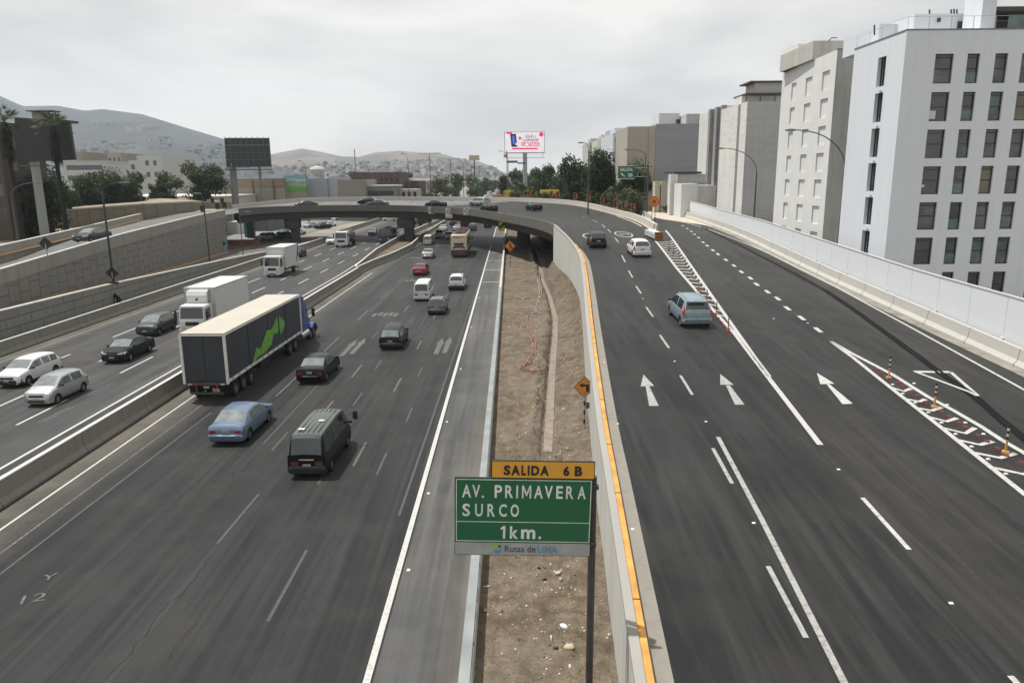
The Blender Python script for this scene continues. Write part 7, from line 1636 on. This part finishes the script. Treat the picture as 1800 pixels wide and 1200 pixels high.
treepx('broadleaf_tree', 'lower dark tree joining the dense tree on its left', 145, 200, 300, 360, 162, 2.5, 0, seed=15, n=3200, leaf=.38, bare=.15)
treepx('broadleaf_tree', 'slim open tree right of the white building', 268, 312, 302, 358, 190, 3, 1, seed=5, n=2400, leaf=.4, bare=.25, blobs=12)
treepx('broadleaf_tree', 'rounded spreading tree left of the mesh billboard', 312, 386, 284, 358, 190, 3, 0, seed=6, n=5400, leaf=.4, bare=.25, blobs=20)
treepx('broadleaf_tree', 'small tree above the warehouse wall', 262, 290, 322, 358, 188, 3, 0, seed=7, n=1400, leaf=.4, bare=.2)
# right cluster behind the curve
treepx('broadleaf_tree', 'biggest dark broad tree behind the chevrons', 1030, 1100, 250, 362, 158, 5, 0, seed=8, n=9000, leaf=.36, bare=.10, blobs=26)
treepx('broadleaf_tree', 'dark tree with a lighter top left of the biggest one', 986, 1046, 264, 362, 166, 4, 0, seed=9, n=7000, leaf=.36, bare=.10, blobs=22)
treepx('broadleaf_tree', 'dark pointed tree in front of the beige wing', 1080, 1140, 276, 362, 140, 5, 0, seed=10, n=5200, leaf=.30, bare=.15, blobs=16)
treepx('broadleaf_tree', 'rounded green tree right of the billboard column', 942, 992, 290, 352, 230, 2, 0, seed=11, n=4500, leaf=.5, bare=.1)
treepx('broadleaf_tree', 'dark narrow tree left of the billboard column', 878, 898, 300, 352, 260, 0, 0, seed=12, n=1800, leaf=.5, bare=.1)
treepx('broadleaf_tree', 'broad green tree below the lit billboard', 894, 950, 308, 352, 225, 2, 1, seed=13, n=4200, leaf=.5, bare=.08)
treepx('broadleaf_tree', 'mid green tree behind the yellow fascia shelter', 968, 1020, 305, 355, 200, 3, 1, seed=14, n=4200, leaf=.42, bare=.08)
treepx('broadleaf_tree', 'hazy green tree behind the billboard column', 896, 925, 293, 350, 330, 0, 1, seed=31, n=2600, leaf=.7, bare=.08)
treepx('broadleaf_tree', 'hazy green tree right behind the billboard', 922, 962, 296, 350, 345, 0, 1, seed=32, n=3000, leaf=.7, bare=.08)
for i, (xl, xr, yt, Y, m_) in enumerate(((896, 925, 334, 186, 1), (918, 950, 336, 184, 2), (946, 975, 340, 180, 1), (972, 1004, 338, 176, 0), (1000, 1034, 340, 168, 1), (1030, 1062, 336, 152, 0), (1056, 1092, 328, 138, 2), (1082, 1118, 330, 128, 2), (1104, 1132, 326, 122, 2))):
    treepx('shrub', ['leftmost green bush behind the far parapet of the overpass', 'grey green bush below the lit billboard', 'green bush in front of the yellow fascia shelter', 'dark bush right of the yellow fascia shelter', 'green bush left of the tall lamp post', 'dark bush right of the tall lamp post', 'grey olive shrub below the green exit sign', 'dusty grey shrub behind the nearest chevrons', 'dusty shrub beside the post of the exit sign'][i], xl, xr, yt, 362, Y, 4.6, m_, seed=40+i, n=2200, leaf=.22 if m_ == 2 else .28, bare=.02, trunk=.1, blobs=14, cat='bush')
p = R(1163, 372); tree('shrub', 'small round green bush at the foot of the cream walls', (p.x+.2, 130, 6.1), 1.7, 1.3, mat=1, n=700, leaf=.13, bare=0, trunk=.08, seed=60, cat='bush')
# trees along the far highway
for i, (xl, xr, yt, Y, m_) in enumerate(((752, 775, 303, 300, 1), (768, 800, 307, 320, 1), (792, 815, 299, 340, 1), (818, 842, 303, 380, 1), (838, 862, 312, 480, 1), (735, 752, 327, 215, 0), (748, 761, 336, 213, 1), (828, 840, 325, 300, 1), (700, 730, 303, 420, 1), (655, 690, 306, 520, 1), (862, 874, 314, 600, 1), (880, 890, 312, 420, 0), (602, 640, 300, 430, 0))):
    treepx('broadleaf_tree', ['hazy tree left of the tallest double lamp', 'low hazy tree right of the tallest double lamp', 'tall hazy tree by the second double lamp', 'hazy tree by the fourth double lamp', 'distant tree where the highway fades', 'dark conical bush beside the car park', 'small bush beside the dark conical bush', 'small tree on the median far away', 'hazy tree above the brick houses', 'hazy tree above the grey shop', 'farthest small tree by the traffic', 'distant dark tree under the lit billboard', 'dark tree top over the brick-red building'][i], xl, xr, yt, 350, Y, 0, m_, seed=70+i, n=1500, leaf=.3*Y/200, bare=.08, blobs=12, trunk=.3)
# scrub under the overpass
for i, (x, y, h, r_) in enumerate(((945, 418, 2.6, 2.0), (957, 425, 2.2, 1.6), (964, 440, 1.6, 1.2), (722, 406, 3.2, 1.3), (738, 402, 3.0, 1.3), (751, 399, 3.4, 1.5))):
    p = W(x, y, 0); tree('shrub', ['dry brown scrub right of the overpass pier', 'second dry scrub under the overpass beside the wall end', 'low dry scrub at the wall end', 'small tree in the gore island behind the middle pier', 'second small tree in the gore island', 'third small tree in the gore island'][i], (p.x, p.y, .1), h, r_, mat=3 if i < 3 else 0, n=900, leaf=.16, bare=.1, trunk=.06, seed=90+i, cat='bush')
# palms
def palm(label, px_b, px_t, Y, seed, zb=4.4):
    rnd = random.Random(seed); b = WD(*px_b, Y); t_ = WD(*px_t, Y); T = thing('palm_tree', label, 'palm tree', (b.x, Y, zb), 0, 'palms behind the left ramp'); h = t_.z-zb; dx = t_.x-b.x
    PB = M('palm_bark', (.014, .011, .008), .95, var=.3, scale=5)
    mb = MB(); mb.tube([(dx*q, .1*math.sin(q*6), h*q) for q in (0, .2, .4, .6, .8, .93)], [.42, .30, .27, .26, .25, .30], 9); mb.build('trunk', PB, T, 60)
    sk = MB()
    for k in range(150):
        a = rnd.uniform(0, 6.28); z0 = h*rnd.uniform(.72, .965); r0 = .28; L_ = rnd.uniform(.8, 1.6); c = Vector((dx*z0/h+r0*math.cos(a), r0*math.sin(a), z0)); e_ = c+Vector((math.cos(a)*rnd.uniform(.25, .7), math.sin(a)*rnd.uniform(.25, .7), -L_)); sd = Vector((-math.sin(a), math.cos(a), 0))*.12
        sk.face([c-sd, c+sd, e_+sd*.3, e_-sd*.3])
    sk.build('dead_fronds', M('dead_frond', (.018, .013, .009), .95, var=.3), T)
    fr = MB()
    for k in range(46):
        a = rnd.uniform(0, 6.28); el = rnd.uniform(-.5, 1.25); c = Vector((dx, 0, h*.965)); L_ = rnd.uniform(1.1, 1.7); d = Vector((math.cos(a)*math.cos(el), math.sin(a)*math.cos(el), math.sin(el))); tip = c+d*L_
        s_ = d.cross(Vector((0, 0, 1))).normalized(); u_ = s_.cross(d)
        for q in range(11):       # fan blades
            ang = (q-5)*.24; dd = (d*math.cos(ang)+s_*math.sin(ang)).normalized(); e_ = tip+dd*rnd.uniform(.75, 1.05)+Vector((0, 0, -.25*abs(math.sin(ang))-.1)); w_ = s_*.05+u_*.03
            fr.face([tip-w_, tip+w_, e_]); 
        fr.face([c-s_*.03, c+s_*.03, tip+s_*.02, tip-s_*.02])
    fr.build('fronds', LF[1], T)
palm('right tall palm in front of the big dark billboard', (117, 410), (91, 214), 99, 1); palm('left tall palm at the picture edge in front of the brown building', (40, 425), (6, 206), 96, 2)

# ------------------------------------------------------------------ hills
def ridge(pts):
    tab = []
    for x, y in pts: d = ray(x, y); tab.append((d[0]/d[1], d[2]/d[1]))
    return tab
RA = ridge([(-500, 120), (-200, 140), (0, 168), (40, 186), (100, 185), (150, 194), (180, 191), (250, 200), (330, 225), (390, 243), (450, 262), (520, 285), (600, 305), (700, 318)])
RB_ = ridge([(300, 318), (430, 285), (478, 271), (530, 261), (560, 266), (600, 275), (630, 276), (660, 268), (705, 265), (740, 269), (765, 268), (800, 277), (840, 283), (865, 293), (890, 305), (930, 314), (1000, 318)])
def terr(tab, D, back, front, name, mat, nx, ny, seedz, rough):
    mb = MB(); t0, t1 = tab[0][0], tab[-1][0]
    for j in range(ny+1):
        q = j/ny; Y = front+(back-front)*q
        for i in range(nx+1):
            t_ = t0+(t1-t0)*i/nx; X = t_*Y; tt = t_
            hz = lerpx([(a, CZ+b*D) for a, b in tab], tt)
            prof = math.sin(min(1, (Y-front)/(D-front))*math.pi/2)**1.5 if Y < D else max(0, 1-((Y-D)/(back-D))**2*.6)
            nz = NZ.fractal(Vector((X*.0022, Y*.0022, seedz)), 1., 2., 6); gul = abs(NZ.noise(Vector((X*.006, Y*.0018, seedz+4))))
            z = max(-1.5, hz*prof)+ (nz*rough*26-gul*rough*22)*prof*(1 if Y < D else 1)
            if abs(Y-D) < (back-front)/ny*.51: z = hz
            elif Y < D: z = min(z, CZ+(hz-CZ)*Y/D-1.5*rough)
            else: z = min(z, hz)
            if j == 0: z = -2
            mb.v.append((X, Y, z))
    for j in range(ny):
        for i in range(nx): a = j*(nx+1)+i; mb.f.append((a, a+1, a+nx+2, a+nx+1)); mb.mi.append(0)
    return struct(mb.build(name, mat, smooth=180)), mb
HM = NB('hill_slope'); v = HM.coord(); c = HM.ramp(HM.noise(v, .006, 9, .7), [(.35, (.016, .021, .022)), (.5, (.03, .034, .033)), (.66, (.06, .06, .055))])
HM.l(c, HM.b.inputs['Base Color']); HM.b.inputs['Roughness'].default_value = .95
HM2 = NB('hill_slope_pale'); v = HM2.coord(); c = HM2.ramp(HM2.noise(v, .006, 9, .7), [(.35, (.06, .055, .048)), (.5, (.105, .095, .082)), (.66, (.17, .152, .13))]); HM2.l(c, HM2.b.inputs['Base Color']); HM2.b.inputs['Roughness'].default_value = .95
hA, mA = terr(RA, 2600, 3500, 1300, 'hills', HM.m, 150, 40, 1.3, 1.); hB, mBh = terr(RB_, 2300, 2900, 1500, 'hills', HM2.m, 120, 28, 7.7, .7)
# hillside houses and the far city: stuff
from mathutils.bvhtree import BVHTree
def house_field(mbh, nxy, rects, seed, name, label):
    rnd = random.Random(seed); bv = BVHTree.FromPolygons([Vector(p) for p in mbh.v], mbh.f); out = MB()
    for (x0, x1, y0, y1, n_, s0, s1, w_) in rects:
        for i in range(n_):
            px, py = rnd.uniform(x0, x1), rnd.uniform(y0, y1); d = Vector(ray(px, py)).normalized(); hit = bv.ray_cast(Vector((0, 0, CZ)), d)
            if hit[0] is None: continue
            p = hit[0]; s_ = rnd.uniform(s0, s1); h = rnd.uniform(3, 7); m_ = rnd.choices((0, 1, 2, 3), w_)[0]
            out.box(p.x-s_, p.x+s_, p.y-s_*.6, p.y+s_*.6, p.z-4, p.z+h, mi=m_)
    o = out.build(name, [M('far_white', (.32, .32, .31), .8, scale=.05), M('far_beige', (.33, .28, .22), .8, scale=.05), M('far_grey', (.22, .22, .22), .8, scale=.05), M('far_green', (.035, .05, .025), .9, scale=.05)]); o['kind'] = 'stuff'; o['label'] = label
HR = [(150, 480, 276, 312, 620, 2.5, 6, (5, 3, 4, 3)), (160, 202, 215, 219, 60, 3, 8, (6, 1, 1, 0)), (218, 250, 226, 238, 110, 3, 7, (5, 3, 1, 0)), (250, 275, 223, 227, 40, 3, 7, (5, 1, 1, 0)), (260, 300, 240, 262, 90, 2.5, 6, (3, 3, 2, 1)), (135, 240, 250, 276, 70, 2.5, 6, (4, 2, 3, 3)), (330, 430, 255, 278, 110, 2.5, 6, (4, 3, 3, 2))]
house_field(mA, 0, HR, 3, 'hillside_houses', 'pale houses scattered over the hazy left hillside')
house_field(mBh, 0, [(480, 880, 294, 314, 420, 2, 5, (4, 4, 3, 3)), (690, 830, 282, 300, 60, 2, 5, (5, 2, 2, 0)), (560, 700, 285, 300, 50, 2, 5, (3, 4, 2, 2))], 4, 'hillside_houses', 'small pale houses at the foot of the middle hills')
rnd = random.Random(21); out_ = MB(); tr_ = MB()
for i in range(900):
    Y = 330*(1+rnd.random()**1.3*4.2); X = rnd.uniform(-.95, .02)*Y*.9-30
    if -62 < X < 6 and Y < 1500: continue
    w_ = rnd.uniform(5, 16); h = rnd.uniform(3, 8)+(rnd.random() < .06)*8
    if Y < 420: h = min(h, 6)
    out_.box(X-w_/2, X+w_/2, Y, Y+rnd.uniform(6, 18), -1, h, mi=rnd.choices((0, 1, 2, 3, 4), (4, 4, 4, 1, 2))[0])
for i in range(500):
    Y = 260*(1+rnd.random()**1.3*5); X = rnd.uniform(.03, .5)*Y+12; w_ = rnd.uniform(6, 16); h = rnd.uniform(5, 15)
    out_.box(X-w_/2, X+w_/2, Y, Y+rnd.uniform(6, 18), -1, h, mi=rnd.choices((0, 1, 2, 3, 4), (5, 4, 4, 1, 1))[0])
o = out_.build('distant_city', [M('far_white', (.32, .32, .31), .8), M('far_beige', (.33, .28, .22), .8), M('far_grey', (.22, .22, .22), .8), M('far_green', (.035, .05, .025), .9), M('far_brick', (.2, .11, .085), .8)]); o['kind'] = 'stuff'; o['label'] = 'low mass of distant houses and flat roofs towards the hills'
cr = MB()
for i in range(420):
    Y = 280*(1+rnd.random()**1.2*4); sd_ = rnd.random(); X = (rnd.uniform(-.9, -.10)*Y*.9-20) if sd_ < .62 else ((-20.2+rnd.uniform(-.8, .8)) if sd_ < .7 and Y > 420 else rnd.uniform(.02, .4)*Y+8)
    r_ = rnd.uniform(2.2, 4.6); h = rnd.uniform(4, 9)
    for k in range(46):
        d = Vector((rnd.gauss(0, 1), rnd.gauss(0, 1), rnd.gauss(0, 1))).normalized(); p = Vector((X, Y, h-r_*.7))+d*r_*rnd.uniform(.5, 1.05); s_ = r_*.34; a = Vector((rnd.gauss(0, 1), rnd.gauss(0, 1), rnd.gauss(0, 1))).normalized(); b = a.cross(d).normalized()
        cr.face([p-a*s_, p+b*s_*.6, p+a*s_, p-b*s_*.6])
o = cr.build('distant_trees', LF[0]); o['kind'] = 'stuff'; o['label'] = 'distant tree tops among the houses'

# ------------------------------------------------------------------ haze
hz = bpy.data.materials.new('haze'); hz.use_nodes = True; t_ = hz.node_tree; t_.nodes.clear(); ho = t_.nodes.new('ShaderNodeOutputMaterial'); pv = t_.nodes.new('ShaderNodeVolumePrincipled')
pv.inputs['Color'].default_value = (.76, .88, 1., 1); pv.inputs['Density'].default_value = .00015; pv.inputs['Anisotropy'].default_value = .3; t_.links.new(pv.outputs[0], ho.inputs['Volume'])
o = MB().box(-3600, 3600, -250, 3700, -3, 420).build('haze', hz); o['kind'] = 'stuff'; o['label'] = 'pale blue haze filling the air'
